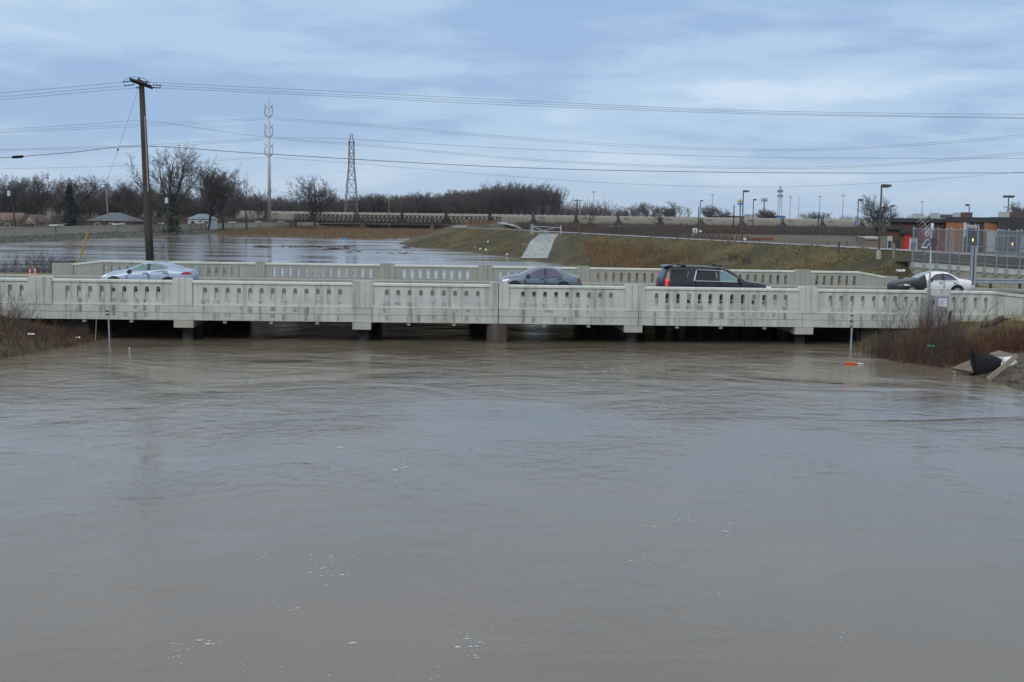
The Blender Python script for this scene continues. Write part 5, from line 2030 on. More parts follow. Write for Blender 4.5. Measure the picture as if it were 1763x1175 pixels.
def twiggy(name, label, mat_, pts, hmin, hmax, seed, r=.010, nt=5, lean=.22):
    rg = random.Random(seed)
    segs = []
    for p in pts:
        p = Vector(p)
        h = rg.uniform(hmin, hmax) * min(1.6, max(.35, .85 + .8 * float(wob(p.x, p.y, .9, seed * .53))))
        d = Vector((rg.gauss(0, lean), rg.gauss(0, lean), 1)).normalized()
        a = p
        for k in range(3):
            b = a + (d + Vector((rg.gauss(0, .12), rg.gauss(0, .12), 0))) * (h / 3)
            segs.append((a, b, r * (1 - k * .25), r * (.75 - k * .25), 0))
            for t in range(nt // 2):
                dd = (d + Vector((rg.gauss(0, .6), rg.gauss(0, .6), rg.uniform(-.1, .5)))).normalized()
                s_ = a.lerp(b, rg.random())
                e = s_ + dd * h * rg.uniform(.12, .3)
                segs.append((s_, e, r * .55, r * .3, 1))
                f = e + (dd + Vector((rg.gauss(0, .5), rg.gauss(0, .5), .3))).normalized() * h * .12
                segs.append((e, f, r * .35, r * .2, 1))
            a = b
    return tag(segs_mesh(name, segs, mat_, None, 3), label, kind='stuff')


twiggy('brush', 'tangle of bare twigs on the near left bank', M['brush'], scatter(420, lambda g: g.uniform(-29, -17.5), lambda g: g.uniform(41, 55), hl, 15, lambda x, y: near_ok(x, y) and (y < 47.5 or x > -18.2), 0.0), .4, 1.0, 16, .009)
twiggy('brush', 'tall red brown scrub on the left bank at the picture edge', M['brush'], scatter(380, lambda g: g.uniform(-27, -18.6), lambda g: g.uniform(43, 52.0), hl, 61, lambda x, y: x < -18.6 - (50.5 - y) * .05, 0.0), .8, 1.7, 62, .011, 6, .3)
twiggy('brush', 'low red weeds tangled on the left bank slope', M['brush_red'], scatter(420, lambda g: g.uniform(-26, -17.5), lambda g: g.uniform(44, 53), hl, 63, near_ok, 0.0), .3, .8, 64, .010, 6, .4)
twiggy('brush', 'bare twigs standing at the left end of the near parapet', M['brush'], scatter(150, lambda g: g.uniform(-28, -20.8), lambda g: g.uniform(52.2, 54.3), hl, 17, near_ok, 0.4), .8, 1.7, 18, .009)
twiggy('brush', 'dead brush under the left end of the bridge', M['brush_red'], scatter(90, lambda g: g.uniform(-20, -14.5), lambda g: g.uniform(51, 57), hl, 19, lambda x, y: vv(x, y) < 1.5, -0.3), .3, .8, 20, .010)
twiggy('brush', 'dense bare brush on the near right bank in front of the bridge', M['brush'], scatter(760, lambda g: g.uniform(13.6, 18.2), lambda g: g.uniform(48.6, 54.0), hr, 21, lambda x, y: near_ok(x, y) and (x < 17.2 or vv(x, y) < -4.2), -0.3), .7, 1.6, 22, .010)
twiggy('brush', 'tall bare stems in front of the right end of the parapet', M['brush'], scatter(30, lambda g: g.uniform(14.2, 20), lambda g: g.uniform(49.5, 55), hr, 23, near_ok, 0.2), 1.5, 2.4, 24, .012, 6, .16)
twiggy('brush', 'reddish scrub along the right water edge', M['brush_red'], scatter(420, lambda g: g.uniform(12.8, 18.5), lambda g: g.uniform(48.4, 53.5), hr, 65, near_ok, -0.25), .5, 1.25, 66, .011, 6, .32)
twiggy('brush', 'bare brush on the right bank by the cabinet', M['brush_red'], scatter(260, lambda g: g.uniform(17, 28), lambda g: g.uniform(48.5, 51.5), hr, 25, near_ok, 0.1), .25, .6, 26, .010)
# beyond the bridge
hg = lambda x, y: h_ground(x, y)
blades('reeds', 'tall tan reeds on the levee foot behind the bridge', M['reed'], scatter(9000, lambda g: g.uniform(9, 25), lambda g: g.uniform(96, 176), hg, 27, lambda x, y: 0.0 < CREST_Z - hg(x, y) and hg(x, y) < 2.1 and x < crest_x(y) and 0.046 + .008 * math.sin(y * .3) < x / y < .125 + .03 * math.sin(y * .7), -.2), .6, 1.5, .025, .18, 28, .3)
blades('reeds', 'tan reeds standing in the flooded river beyond the bridge', M['reed'], scatter(30000, lambda g: g.uniform(-82, -6), lambda g: g.uniform(270, 440), hg, 29, None, -0.14), .4, 1.4, .05, .2, 30, .3)
def levee_pts(n, seed, smin, smax):
    rg_ = np.random.RandomState(seed)
    y = 84 + 150 * rg_.rand(n) ** 1.5
    sl_ = rg_.uniform(smin, smax, n)
    x = crest_x(y) + sl_
    z = h_ground(x, y)
    k = (z > .15) & (np.abs(sl_) > 1.7) & ~((y > 150) & (x / y > .008) & (x / y < .045))
    k &= (wob(x, y, .5, seed) + rg_.normal(0, .5, n)) > 0
    return np.stack([x, y, z + .02], 1)[k]


blades('grass', 'olive tussocks on the levee slope', M['grass_olive'], levee_pts(30000, 51, -12, -1.5), .10, .32, .035, .5, 52, .5)
blades('grass', 'straw coloured tussocks on the levee slope', M['reed_gold'], levee_pts(16000, 53, -12, -1.5), .10, .38, .030, .5, 54, .5)
strip_of_brush('brush', 'dark bare brush along the railway right of the footbridge', M['brush_far'], 9000, lambda g: g.uniform(2, 210), lambda g, x: g.uniform(380, 498), lambda g, x, y: g.uniform(1.2, 3.4), 6, lambda x, y: float(h_ground(x, y)), .05, .45, 4)
strip_of_brush('brush', 'brown bare brush behind the levee path', M['brush_far'], 9000, lambda g: g.uniform(8, 130), lambda g, x: g.uniform(355 if x > 44 else 215 + max(0, 30 - x) * 2, 400), lambda g, x, y: g.uniform(.8, 2.4), 7, lambda x, y: float(h_ground(x, y)), .04, .5, 4)
strip_of_brush('brush', 'brown brush on the far left shore by the footbridge', M['brush_red'], 900, lambda g: g.uniform(-78, -52), lambda g, x: g.uniform(415, 448), lambda g, x, y: g.uniform(.8, 2.2), 8, lambda x, y: max(0, float(h_ground(x, y))), .04, .5, 4)
strip_of_brush('brush', 'dark brush behind the floodwall', M['brush_far'], 5200, lambda g: g.uniform(-150, -84), lambda g, x: g.uniform(290, 470), lambda g, x, y: g.uniform(1.5, 4.5), 12, lambda x, y: .8, .04, .4, 4)
twiggy('brush', 'brown bare brush on the shore behind the left end of the bridge', M['brush'], scatter(1500, lambda g: g.uniform(-39, -28.2), lambda g: g.uniform(80, 87), hg, 31, None, -0.3), .8, 2.1, 32, .015, 6, .22)
blades('reeds', 'tan weeds on the shore behind the left end of the bridge', M['brush_brown'], scatter(5000, lambda g: g.uniform(-44, -24), lambda g: g.uniform(79.5, 87), hg, 33, None, -0.2), .4, 1.2, .016, .3, 34)
twiggy('brush', 'small dark shrub at the foot of the wooden utility pole', M['brush'], [(-22.6 + .3 * math.cos(k), 80.3 + .3 * math.sin(k), 1.1) for k in range(26)], .8, 2.3, 37, .016, 6, .28)

# ------------------------------------------------------------------ poles, pylons, lamps
def beam(mb_, a, b, r, n=4, r2=None):
    mb_.tube([a, b], [r, r if r2 is None else r2], n)


PB, PT = Vector((at_y(259.5, 455, 80).x, 80, 1.0)), at_y(243.5, 143, 80)
up = thing('utility_pole', 'tall leaning dark wooden utility pole with crossarms behind the left parapet', 'utility pole', PB)
mb = MB()
mb.tube([PB - PB, (PT - PB) * .3, (PT - PB) * .7, PT - PB], [.26, .24, .20, .165], 14)
mb.build('pole', M['wood_pole'], up, smooth=True)
pa, pb_ = at_y(226, 139.5, 79.2), at_y(262.5, 152, 80.6)
for off in ((Vector((0, 0, 0)), Vector((.02, -.35, .08)))):
    mb = MB()
    beam(mb, pa - PB + off, pb_ - PB + off, .085, 4)
    mb.build('crossarm', M['wood_pole'], up)
mb = MB()
q0, q1 = at_y(238, 139, 79.6), at_y(246, 143, 80.2)
beam(mb, q0 - PB, q1 - PB, .12, 6)
mb.build('pole_bracket', M['wood_pole'], up)
wire_ends = {}
for nm, (px, py, yy_), (ax, ay) in (('l1', (211.5, 141.8, 79.3), (226, 140)), ('l2', (213.5, 148, 80), (232, 146)), ('l3', (234, 151.6, 80.4), (240, 151)), ('r1', (257.5, 142, 79.4), (248, 140.5)), ('r2', (278, 147.8, 80), (262, 146.5)), ('r3', (277.5, 151.8, 80.5), (262, 151))):
    e, s = at_y(px, py, yy_), at_y(ax, ay, 79.9)
    mb = MB()
    pts = [s.lerp(e, k / 6) - PB for k in range(7)]
    mb.tube(pts, [.022, .05, .022, .055, .022, .055, .03], 6)
    mb.build('insulator', M['insulator'], up)
    wire_ends[nm] = e
for (px, y0, y1) in ((239.2, 134, 141), (252, 142, 146)):
    mb = MB()
    a, b = at_y(px, y1, 79.8), at_y(px, y0, 79.8)
    mb.tube([a - PB, a.lerp(b, .5) - PB, b - PB], [.03, .05, .065], 6)
    mb.build('insulator', M['insulator'], up)
mb = MB()
jp = [at_y(*p, 79.6) - PB for p in ((212, 142), (216, 137), (225, 133.6), (234, 133.2), (239, 134), (248, 135.5), (257.5, 142))]
mb.tube(smooth_line(jp, 4), .016, 4)
mb.build('jumper', M['wire'], up)
mb = MB()
rb, rt_ = at_y(255, 330, 79.72), at_y(249, 200, 79.78)
mb.tube([rb - PB, rt_ - PB], .035, 6)
mb.build('conduit', M['steel'], up)


def wire(pts, r, label, group=None, n=10):
    """a hanging wire through points (photo x, photo y, distance)"""
    P = [p if isinstance(p, Vector) else at_y(*p) for p in pts]
    mb_ = MB()
    mb_.tube(smooth_line(P, n), r, 4)
    o = mb_.build('overhead_wire', M['wire'], off=P[0])
    return tag(o, label, 'wire', group)


GWR = 'overhead wires'
ypl = lambda px: 80 + (px - 243) * 0.0042
R1 = 0.010
wire([(-160, 171, 78.5), (0, 160.5, 79), wire_ends['l1']], R1, 'topmost wire running left from the wooden pole to the picture edge', GWR)
wire([(-160, 181, 78.5), (0, 167.2, 79), wire_ends['l2']], R1, 'middle wire of the three running left from the wooden pole top', GWR)
wire([(-160, 187, 78.5), (0, 172.2, 79), wire_ends['l3']], R1, 'lowest of the three wires running left from the wooden pole top', GWR)
wire([wire_ends['r1'], (600, 159, 82), (900, 174, 84), (1300, 191, 87), (1763, 197.5, 90), (2000, 198, 92)], R1, 'topmost long wire running right from the wooden pole top across the sky', GWR)
wire([wire_ends['r2'], (600, 164, 82.5), (900, 178, 84.5), (1300, 194, 87.5), (1763, 203, 90.5), (2000, 205, 92)], R1, 'middle long wire running right from the wooden pole top across the sky', GWR)
wire([wire_ends['r3'], (600, 167.5, 83), (900, 182, 85), (1300, 196.5, 88), (1763, 204.5, 91), (2000, 206, 92)], R1, 'lowest of the three long wires running right from the wooden pole top', GWR)
wire([(-160, 279, 78), (0, 272, 79), (120, 263, 79.5), (247.5, 252, 79.75), (460, 265.5, 81), (881, 288.5, 84), (1300, 297.5, 87), (1763, 298, 90), (2000, 296, 92)], .019, 'thick low cable tied to the middle of the wooden pole', GWR)
wire([(-160, 232, 78), (0, 223, 79), (150, 214.5, 79.5), (246, 208.5, 79.8), (350, 222, 80.5), (460, 236, 81), (605, 240, 82), (881, 256, 84), (1300, 271, 87), (1763, 273, 90)], .008, 'thin wire tied to the wooden pole a third of the way down', GWR)
mb = MB()
a, b = at_y(20, 271.2, 78.96), at_y(41, 269.8, 79.08)
mb.tube([a, a.lerp(b, .1), a.lerp(b, .9), b], [.03, .09, .09, .03], 8)
tag(mb.build('splice_case', M['black'], off=a), 'black splice case hanging on the thick cable at the far left', 'cable splice')
# guy wire with yellow guard
gy = thing('guy_wire', 'thin guy wire from the wooden pole down to its yellow plastic guard at left', 'guy wire', at_z(133, 455, 1.2))
g0 = at_y(238.5, 152, 79.9)
g2, g1 = at_y(151, 401, 81), at_y(134.5, 456, 81.5)
gmid = at_y(203, 258, 80.3)
mb = MB()
mb.tube([q - gy.location for q in smooth_line([g0, gmid, g2, g1], 8)], .007, 4)
mb.build('cable', M['wire'], gy)
mb = MB()
mb.tube([gmid - gy.location + (g0 - gmid) * .02, gmid - gy.location - (g0 - gmid) * .02], .05, 6)
mb.build('strain_insulator', M['insulator'], gy)
mb = MB()
mb.tube([g2 - gy.location, g1 - gy.location], [.055, .055], 8)
mb.build('guard', M['yellow_guard'], gy)

# steel monopole with three tiers of braced insulators
MP0, MP1 = at_y(464, 384, 430), at_y(463.6, 176, 430)
mp = thing('transmission_monopole', 'tall pale steel power monopole rising behind the floodwall', 'power pylon', Vector((MP0.x, 430, .7)))
mpo = mp.location.copy()
mb = MB()
mb.tube([(0, 0, 0), (0, 0, MP1.z - .7)], [.68, .30], 16)
mb.build('shaft', M['steel_light'], mp, smooth=True)
for y_ in (203.5, 238, 271):
    for s in (-1, 1):
        mb = MB()
        bz = at_y(464, y_, 430).z - .7
        c = Vector((0, 0, bz))
        px_ = 1.35 * s
        mb.tube([c + Vector((.1 * s, -.3, 0)), c + Vector((px_ * .9, -.5, 1.0)), c + Vector((px_, -.5, 2.4)), c + Vector((px_ * .75, -.4, 4.0)), c + Vector((.15 * s, -.2, 3.0 + .3 * s))], [.12, .16, .12, .16, .10], 6)
        mb.tube([c + Vector((px_ * .75, -.4, 4.0)), c + Vector((px_ * 1.15, -.5, 4.6))], .09, 6)
        mb.build('braced_insulator', M['steel_dark'], mp)
mb = MB()
mb.box(-.05, .05, -.05, .05, MP1.z - .7, MP1.z + .5)
mb.build('lightning_rod', M['steel_dark'], mp)
yt = lambda px: 430 - (px - 464) * .02
GT = 'transmission wires'
RT = .036
wire([(-100, 232, 424), (0, 226.5, 426), (245, 214, 428), (456, 203.5, 430)], RT, 'upper transmission wire left of the steel monopole', GT)
wire([(-100, 235, 425), (0, 229, 427), (245, 218, 429), (456, 206, 431)], RT, 'second transmission wire left of the monopole, close under the upper', GT)
wire([(-100, 262, 424), (0, 258, 426), (245, 250, 428), (456, 238, 430)], RT, 'middle transmission wire left of the monopole crossing the wooden pole', GT)
wire([(-100, 263, 426), (0, 259.5, 428), (245, 254, 430), (456, 241, 432)], RT, 'lower wire of the middle pair left of the monopole', GT)
wire([(-100, 293, 425), (0, 291, 427), (245, 285, 429), (456, 271, 431)], RT, 'lowest transmission wire left of the monopole just above the tree tops', GT)
for k, (y0, ys_) in enumerate(((203.2, (216, 236, 249, 257, 253, 232)), (206, (219, 239, 252.5, 260, 256, 236)), (237.8, (251, 271.5, 283, 288, 284, 262.5)), (240, (253.5, 274, 285.5, 290.5, 287, 266)), (271.5, (285, 304, 317, 322.5, 316, 296)))):
    nm = ('uppermost transmission wire sagging right from the monopole', 'second transmission wire sagging right from the monopole', 'third transmission wire sagging right from the monopole', 'fourth transmission wire sagging right from the monopole', 'lowest transmission wire sagging right from the monopole past the tall wood')[k]
    wire([(471, y0, 430)] + [(px, py, 430 - i * 6) for i, (px, py) in enumerate(zip((650, 881, 1080, 1300, 1500, 1763), ys_))] + [(1950, ys_[-1] - 20, 390)], RT, nm, GT)

# lattice pylon
LT0, LT1 = at_y(605, 372, 600), at_y(605, 233, 600)
lt = thing('lattice_pylon', 'narrow steel lattice power pylon behind the footbridge', 'power pylon', Vector((LT0.x, 600, .8)))
Ht = LT1.z - .8
prof = [(0, 3.6), (Ht * .22, 2.75), (Ht * .36, 2.35), (Ht * .50, 1.85), (Ht * .64, 1.35), (Ht * .70, 1.2), (Ht * .80, 1.2), (Ht * .92, 1.15), (Ht * 1.0, .25)]
hwid = lambda z: float(np.interp(z, [p[0] for p in prof], [p[1] for p in prof]))
for sx_, sy_ in ((-1, -1), (1, -1), (1, 1), (-1, 1)):
    mb = MB()
    mb.tube([(sx_ * w, sy_ * w, z) for z, w in prof], .16, 4)
    mb.build('leg', M['lattice'], lt)
zs_ = [0, Ht * .22, Ht * .36, Ht * .5, Ht * .6, Ht * .7, Ht * .8, Ht * .92]
for i in range(len(zs_) - 1):
    mb = MB()
    z0, z1 = zs_[i], zs_[i + 1]
    a, b = hwid(z0), hwid(z1)
    for (x0, y0, x1, y1) in ((-1, -1, 1, -1), (1, -1, 1, 1), (1, 1, -1, 1), (-1, 1, -1, -1)):
        mb.tube([(x0 * a, y0 * a, z0), (x1 * b, y1 * b, z1)], .09, 4)
        mb.tube([(x1 * a, y1 * a, z0), (x0 * b, y0 * b, z1)], .09, 4)
        mb.tube([(x0 * b, y0 * b, z1), (x1 * b, y1 * b, z1)], .13, 4)
    mb.build('bracing', M['lattice'], lt)
for z in (Ht * .7, Ht * .8, Ht * .92):
    mb = MB()
    mb.tube([(-1.5, -1.2, z), (1.5, -1.2, z)], .18, 4)
    mb.tube([(-1.5, 1.2, z), (1.5, 1.2, z)], .18, 4)
    mb.build('crossarm', M['lattice'], lt)
mb = MB()
mb.tube([(-.9, 0, Ht), (0, 0, Ht + .9), (.9, 0, Ht - .4)], .12, 4)
mb.build('peak', M['lattice'], lt)


def wood_pole(px, ytop, y, zb, label, arm=0.0, transformer=False, r=.16, lean=0.0, arm2=False, mat_=None):
    t = at_y(px, ytop, y)
    b = Vector((t.x + lean, y, zb))
    o = thing('utility_pole', label, 'utility pole', b)
    mb_ = MB()
    mb_.tube([(0, 0, 0), t - b], [r * 1.2, r * .85], 8)
    mb_.build('pole', mat_ or M['bark_dark'], o)
    H = t.z - zb
    if arm:
        mb_ = MB()
        mb_.box(-arm, arm, -.14, -.02, H - .6, H - .42)
        for q in (-.9, -.5, .5, .9):
            mb_.box(arm * q - .05, arm * q + .05, -.13, -.03, H - .42, H - .2)
        mb_.build('crossarm', M['bark_dark'], o)
        if arm2:
            mb_ = MB()
            mb_.box(-arm, arm, -.14, -.02, H - 1.9, H - 1.72)
            mb_.build('crossarm', M['bark_dark'], o)
    if transformer:
        mb_ = MB()
        mb_.tube([(-.1 - lean * .8, -.55, H - 2.2), (-.1 - lean * .8, -.55, H - .9)], .38, 12)
        mb_.build('transformer', M['transformer'], o)
    return o


wood_pole(15, 322, 300, .8, 'leaning dark pole with a pale transformer at the left edge', transformer=True, lean=1.6, r=.2)
wood_pole(288.5, 334, 292, .8, 'dark pole with a pale transformer in front of the tallest bare tree', transformer=True, r=.2)
wood_pole(182, 321, 330, .8, 'thin grey wooden pole over the large grey roof', r=.16, lean=.7, mat_=M['wood_grey'])
wood_pole(610, 339, 470, .8, 'dark double arm wooden pole in front of the lattice pylon', arm=1.9, arm2=True, r=.24)
wood_pole(669.5, 339, 505, .8, 'bare orange brown pole right of the lattice pylon', r=.2, mat_=M['cedar'])
wood_pole(994, 343, 420, .5, 'dark wooden pole with crossarm, left one of the close pair', arm=1.7, r=.2)
wood_pole(998.8, 345, 424, .5, 'plain wooden pole, right one of the close pair', r=.18, mat_=M['wood_grey'])
wood_pole(1203, 356, 400, .5, 'thin wooden pole just left of the single headed lamp', r=.16)
wood_pole(1264, 353, 380, .5, 'thin wooden pole left of the tall double lamp', r=.17)
wood_pole(1409.5, 366, 380, .5, 'short wooden pole in front of the hopper wagons', r=.2)


def street_lamp(px, ytop, y, zb, label, heads='r', hl_=1.3, r=.11, group='parking lot lamps', hs=1.0):
    t = at_y(px, ytop, y)
    b = Vector((t.x, y, zb))
    o = thing('street_lamp', label, 'street lamp', b, group)
    H = t.z - zb
    mb_ = MB()
    mb_.tube([(0, 0, .5), (0, 0, H)], [r, r * .85], 8)
    mb_.build('pole', M['steel_dark'], o)
    mb_ = MB()
    mb_.tube([(0, 0, -.2), (0, 0, .5)], [r * 2.6, r * 2.2], 10)
    mb_.build('footing', M['conc_tan'], o)
    for h in heads:
        s = -1 if h == 'l' else 1
        mb_ = MB()
        x0, x1 = sorted((s * .12, s * (.12 + hl_)))
        z1 = H + .02
        mb_.prism([(x0, z1 - .34 * hs), (x1, z1 - .30 * hs), (x1, z1 - .02), (x0, z1)], -.32, .32)
        mb_.prism([(x0 + .1, z1 - .42 * hs), (x1 - .2, z1 - .42 * hs), (x1 - .1, z1 - .30 * hs), (x0 + .05, z1 - .34 * hs)], -.26, .26)
        mb_.build('lamp_head', M['steel_dark'], o)
    return o


street_lamp(1518, 318, 96, 3.0, 'nearest tall black lamp standing on the levee left of the restaurant', 'r', .55, .075, hs=.62)
street_lamp(1478, 343, 260, .45, 'black lamp left of the nearest one, beside the blue sign', 'r', .75, .12)
street_lamp(1280, 328, 270, .45, 'tallest black lamp right of the blue and yellow pylon sign', 'r', 1.1, .14)
street_lamp(1297.5, 343, 330, .45, 'grey lamp just right of the tallest black one', 'r', .6, .13)
street_lamp(1206, 345, 430, .45, 'single headed lamp in front of the hopper wagons beside the route signs', 'r', .9, .16)
street_lamp(1534, 353.5, 300, .45, 'small lamp over the left end of the restaurant roof', 'r', .7, .12)
street_lamp(1669, 352, 260, .45, 'lamp with its head to the left above the restaurant roof', 'l', .6, .11)
street_lamp(1737, 337, 230, .45, 'double headed lamp above the right end of the restaurant roof', 'lr', .85, .12)
for (px, yt_, k) in ((1022, 330, 'right of the tall wood'), (1227, 335, 'left of the single wooden pole'), (1361, 338, 'right of the lattice mast'), (1412, 338, 'midway along the far skyline'), (1452, 336, 'left of the blue sign lamp'), (1588, 347, 'over the restaurant roof')):
    t = at_y(px, yt_, 880)
    o = thing('mast_lamp', 'thin far high mast lamp on the skyline, ' + k, 'mast lamp', Vector((t.x, 880, .8)), 'far high mast lamps')
    mb = MB()
    mb.tube([(0, 0, 0), (0, 0, t.z - .8)], [.32, .2], 6)
    mb.build('mast', M['steel'], o)
    mb = MB()
    mb.tube([(0, 0, t.z - 1.5), (0, 0, t.z - .7)], [1.3, 1.1], 10)
    mb.build('lamp_ring', M['steel'], o)
# far radio masts
t = at_y(1343.5, 321, 900)
o = thing('radio_mast', 'tapering lattice radio mast on the right skyline', 'radio mast', Vector((t.x, 900, .8)))
H = t.z - .8
for s in (-1, 0, 1):
    mb = MB()
    mb.tube([(s * 2.3, abs(s) * -1.5, 0), (s * .5, 0, H)], .16, 4)
    mb.build('leg', M['steel'], o)
for k in range(8):
    mb = MB()
    z, z2 = H * k / 8, H * (k + 1) / 8
    w, w2 = 2.3 - 1.8 * k / 8, 2.3 - 1.8 * (k + 1) / 8
    mb.tube([(-w, -1.4, z), (w2, -1.2, z2)], .1, 4)
    mb.tube([(w, -1.4, z), (-w2, -1.2, z2)], .1, 4)
    mb.build('bracing', M['steel'], o)
for z in (H - 3.5, H - 7):
    mb = MB()
    for q in range(6):
        mb.box(-2.0 + q * .75, -1.6 + q * .75, -.5, -.2, z - 1.0, z + 1.0)
    mb.box(-2.0, 2.2, -.15, .1, z - .1, z + .1)
    mb.build('antenna_array', M['steel_dark'], o)
t = at_y(1316, 342, 800)
o = thing('cell_mast', 'slim dark mobile phone mast left of the lattice mast', 'phone mast', Vector((t.x, 800, .8)))
H = t.z - .8
mb = MB()
mb.tube([(0, 0, 0), (0, 0, H)], [.5, .3], 8)
mb.build('mast', M['steel_dark'], o)
mb = MB()
for q in range(5):
    mb.box(-1.9 + q * .85, -1.5 + q * .85, -.5, -.2, H - 2.2, H + .2)
mb.box(-1.9, 1.9, -.2, 0, H - 1.3, H - 1.0)
mb.build('antenna_array', M['steel_dark'], o)
t = at_y(1376, 336, 950)
o = thing('radio_mast', 'thin needle radio mast right of the lattice one', 'radio mast', Vector((t.x, 950, .8)))
mb = MB()
mb.tube([(0, 0, 0), (0, 0, t.z - .8)], [.25, .15], 5)
mb.build('mast', M['steel'], o)
# pylon sign: yellow over blue
t0, t1 = at_y(1270, 345.5, 420), at_y(1280, 353, 420)
o = thing('pylon_sign', 'tall pole sign with a yellow panel above a blue one', 'sign', Vector(((t0.x + t1.x) / 2, 420, .45)))
w = (t1.x - t0.x) / 2
mb = MB()
mb.tube([(0, .2, 0), (0, .2, t0.z - .45 + .4)], .2, 8)
mb.build('pole', M['steel_dark'], o)
mb = MB()
mb.box(-w, w, -.2, .15, t1.z - .45 + .62, t0.z - .45)
mb.build('yellow_panel', M['sign_yellow'], o)
mb = MB()
mb.box(-w, w, -.2, .15, t1.z - .45, t1.z - .45 + .55)
mb.build('blue_panel', M['sign_blue'], o)
# route signs by the path
t0, t1 = at_y(1192.5, 393.5, 300), at_y(1200.5, 401, 300)
o = thing('road_sign', 'white road sign with a dark arrow above two small plates by the levee path', 'sign', Vector(((t0.x + t1.x) / 2, 300, .45)))
w = (t1.x - t0.x) / 2
mb = MB()
for s in (-.3, .3):
    mb.tube([(s, .05, -.1), (s, .05, t0.z - .45)], .04, 6)
mb.build('post', M['steel'], o)
mb = MB()
mb.box(-w, w, -.03, 0, t1.z - .45, t0.z - .45)
bd = mb.build('board', M['sign_white'], o)
mb = MB()
zc = (t0.z + t1.z) / 2 - .45
mb.prism([(-.32, zc + .05), (.05, zc + .1), (.05, zc + .28), (.38, zc - .02), (.05, zc - .30), (.05, zc - .12), (-.32, zc - .15)], -.04, -.031)
mb.build('arrow', M['ink'], bd)
for s in (-1, 1):
    mb = MB()
    mb.box(s * .3 - .22, s * .3 + .22, -.03, 0, t1.z - .45 - .95, t1.z - .45 - .1)
    mb.build('plate', M['sign_white'], o)
t0, t1 = at_y(1203.5, 397, 290), at_y(1208, 400, 290)
o = thing('small_sign', 'small plain white sign on a thin post right of the arrow sign', 'sign', Vector(((t0.x + t1.x) / 2, 290, .45)))
mb = MB()
mb.tube([(0, .05, -.1), (0, .05, t0.z - .45)], .045, 6)
mb.build('post', M['steel'], o)
mb = MB()
mb.box(-.32, .32, -.03, 0, t1.z - .45, t0.z - .45)
mb.build('board', M['sign_white'], o)
t0, t1 = at_y(1472.5, 381, 255), at_y(1478.3, 388, 255)
o = thing('disabled_parking_sign', 'blue disabled parking sign with white symbol on a dark post', 'sign', Vector(((t0.x + t1.x) / 2 - .15, 255, .45)))
w = (t1.x - t0.x) / 2
mb = MB()
mb.tube([(-.25, .06, -.1), (-.25, .06, t0.z - .45)], .07, 6)
mb.build('post', M['steel_dark'], o)
mb = MB()
mb.box(-w + .15, w + .15, -.03, 0, t1.z - .45, t0.z - .45)
bd = mb.build('board', M['sign_blue'], o)
zc = (t0.z + t1.z) / 2 - .45
mb = MB()
mb.tube([(.13, -.045, zc + .24), (.13, -.035, zc + .24)], .07, 10)
mb.tube([(.13, -.04, zc + .16), (.13, -.04, zc - .04), (.30, -.04, zc - .06), (.36, -.04, zc - .26)], .03, 5)
mb.tube([(.06 + .17 * math.cos(t_), -.04, zc - .14 + .17 * math.sin(t_)) for t_ in [R(80 + 22 * k) for k in range(12)]], .025, 5)
mb.build('wheelchair_symbol', M['sign_white'], bd)

# ------------------------------------------------------------------ houses behind the floodwall
def house(px0, px1, yridge, yeave, y, depth, wall_m, roof_m, label, hip=0.0, gable=False, zb=.8):
    a, b = at_y(px0, yeave, y), at_y(px1, yeave, y)
    zr = at_y((px0 + px1) / 2, yridge, y).z
    ze = (a.z + b.z) / 2
    ze = max(ze, zb + 1.2)
    w = (b.x - a.x) / 2
    o = thing('house', label, 'house', Vector(((a.x + b.x) / 2, y + depth / 2, zb)))
    d = depth / 2
    mb_ = MB()
    mb_.box(-w + .4, w - .4, -d + .4, d - .4, -.3, ze - zb)
    if gable:
        mb_.prism([(-w + .4, ze - zb), (w - .4, ze - zb), (0, zr - zb - .15)], -d + .4, d - .4)
    wl_ = mb_.build('wall', wall_m, o)
    mb_ = MB()
    t = .22
    if gable:
        for s in (-1, 1):
            mb_.prism([(0, zr - zb - t), (0, zr - zb), (s * w, ze - zb - .1 + t * 0), (s * w, ze - zb - .1 - t)], -d, d)
    else:
        v_ = [(-w, -d, ze - zb), (w, -d, ze - zb), (w, d, ze - zb), (-w, d, ze - zb), (-w + hip, 0, zr - zb), (w - hip, 0, zr - zb)]
        mb_.add(v_, [(0, 1, 5, 4), (2, 3, 4, 5), (1, 2, 5), (3, 0, 4), (3, 2, 1, 0)])
    mb_.build('roof', roof_m, o)
    for k in (-.5, .1, .55):
        mb_ = MB()
        mb_.box(k * w - .6, k * w + .6, -d + .34, -d + .42, ze - zb - 1.5, ze - zb - .4)
        fr = mb_.build('window', M['sign_white'], o)
        mb_ = MB()
        mb_.box(k * w - .5, k * w + .5, -d + .30, -d + .36, ze - zb - 1.4, ze - zb - .5)
        mb_.build('pane', M['pane'], fr)
    return o


house(-40, 37, 366.5, 380, 330, 9, M['house_cream'], M['shingle_brown'], 'house with brown shingle roof at the left edge behind the wall', .8)
house(36, 62, 369.5, 382, 318, 9, M['house_cream'], M['shingle_brown'], 'cream gabled house end right of the brown roof', gable=True)
house(59, 86, 372.5, 383.5, 335, 8, M['house_white'], M['shingle_grey'], 'small grey roofed house between bare tree trunks left of the spruce', 1.0)
house(146, 228, 366.5, 381, 300, 11, M['brick'], M['shingle_grey'], 'long grey roofed house right of the spruce', 4.5)
house(320, 364, 368.5, 377.5, 345, 9, M['house_white'], M['shingle_blue'], 'pale blue roofed house behind the floodwall under the big trees', 2.5)
house(95, 114, 384.8, 388.5, 262, 5, M['house_white'], M['house_white'], 'little white gable peeping over the floodwall', gable=True)
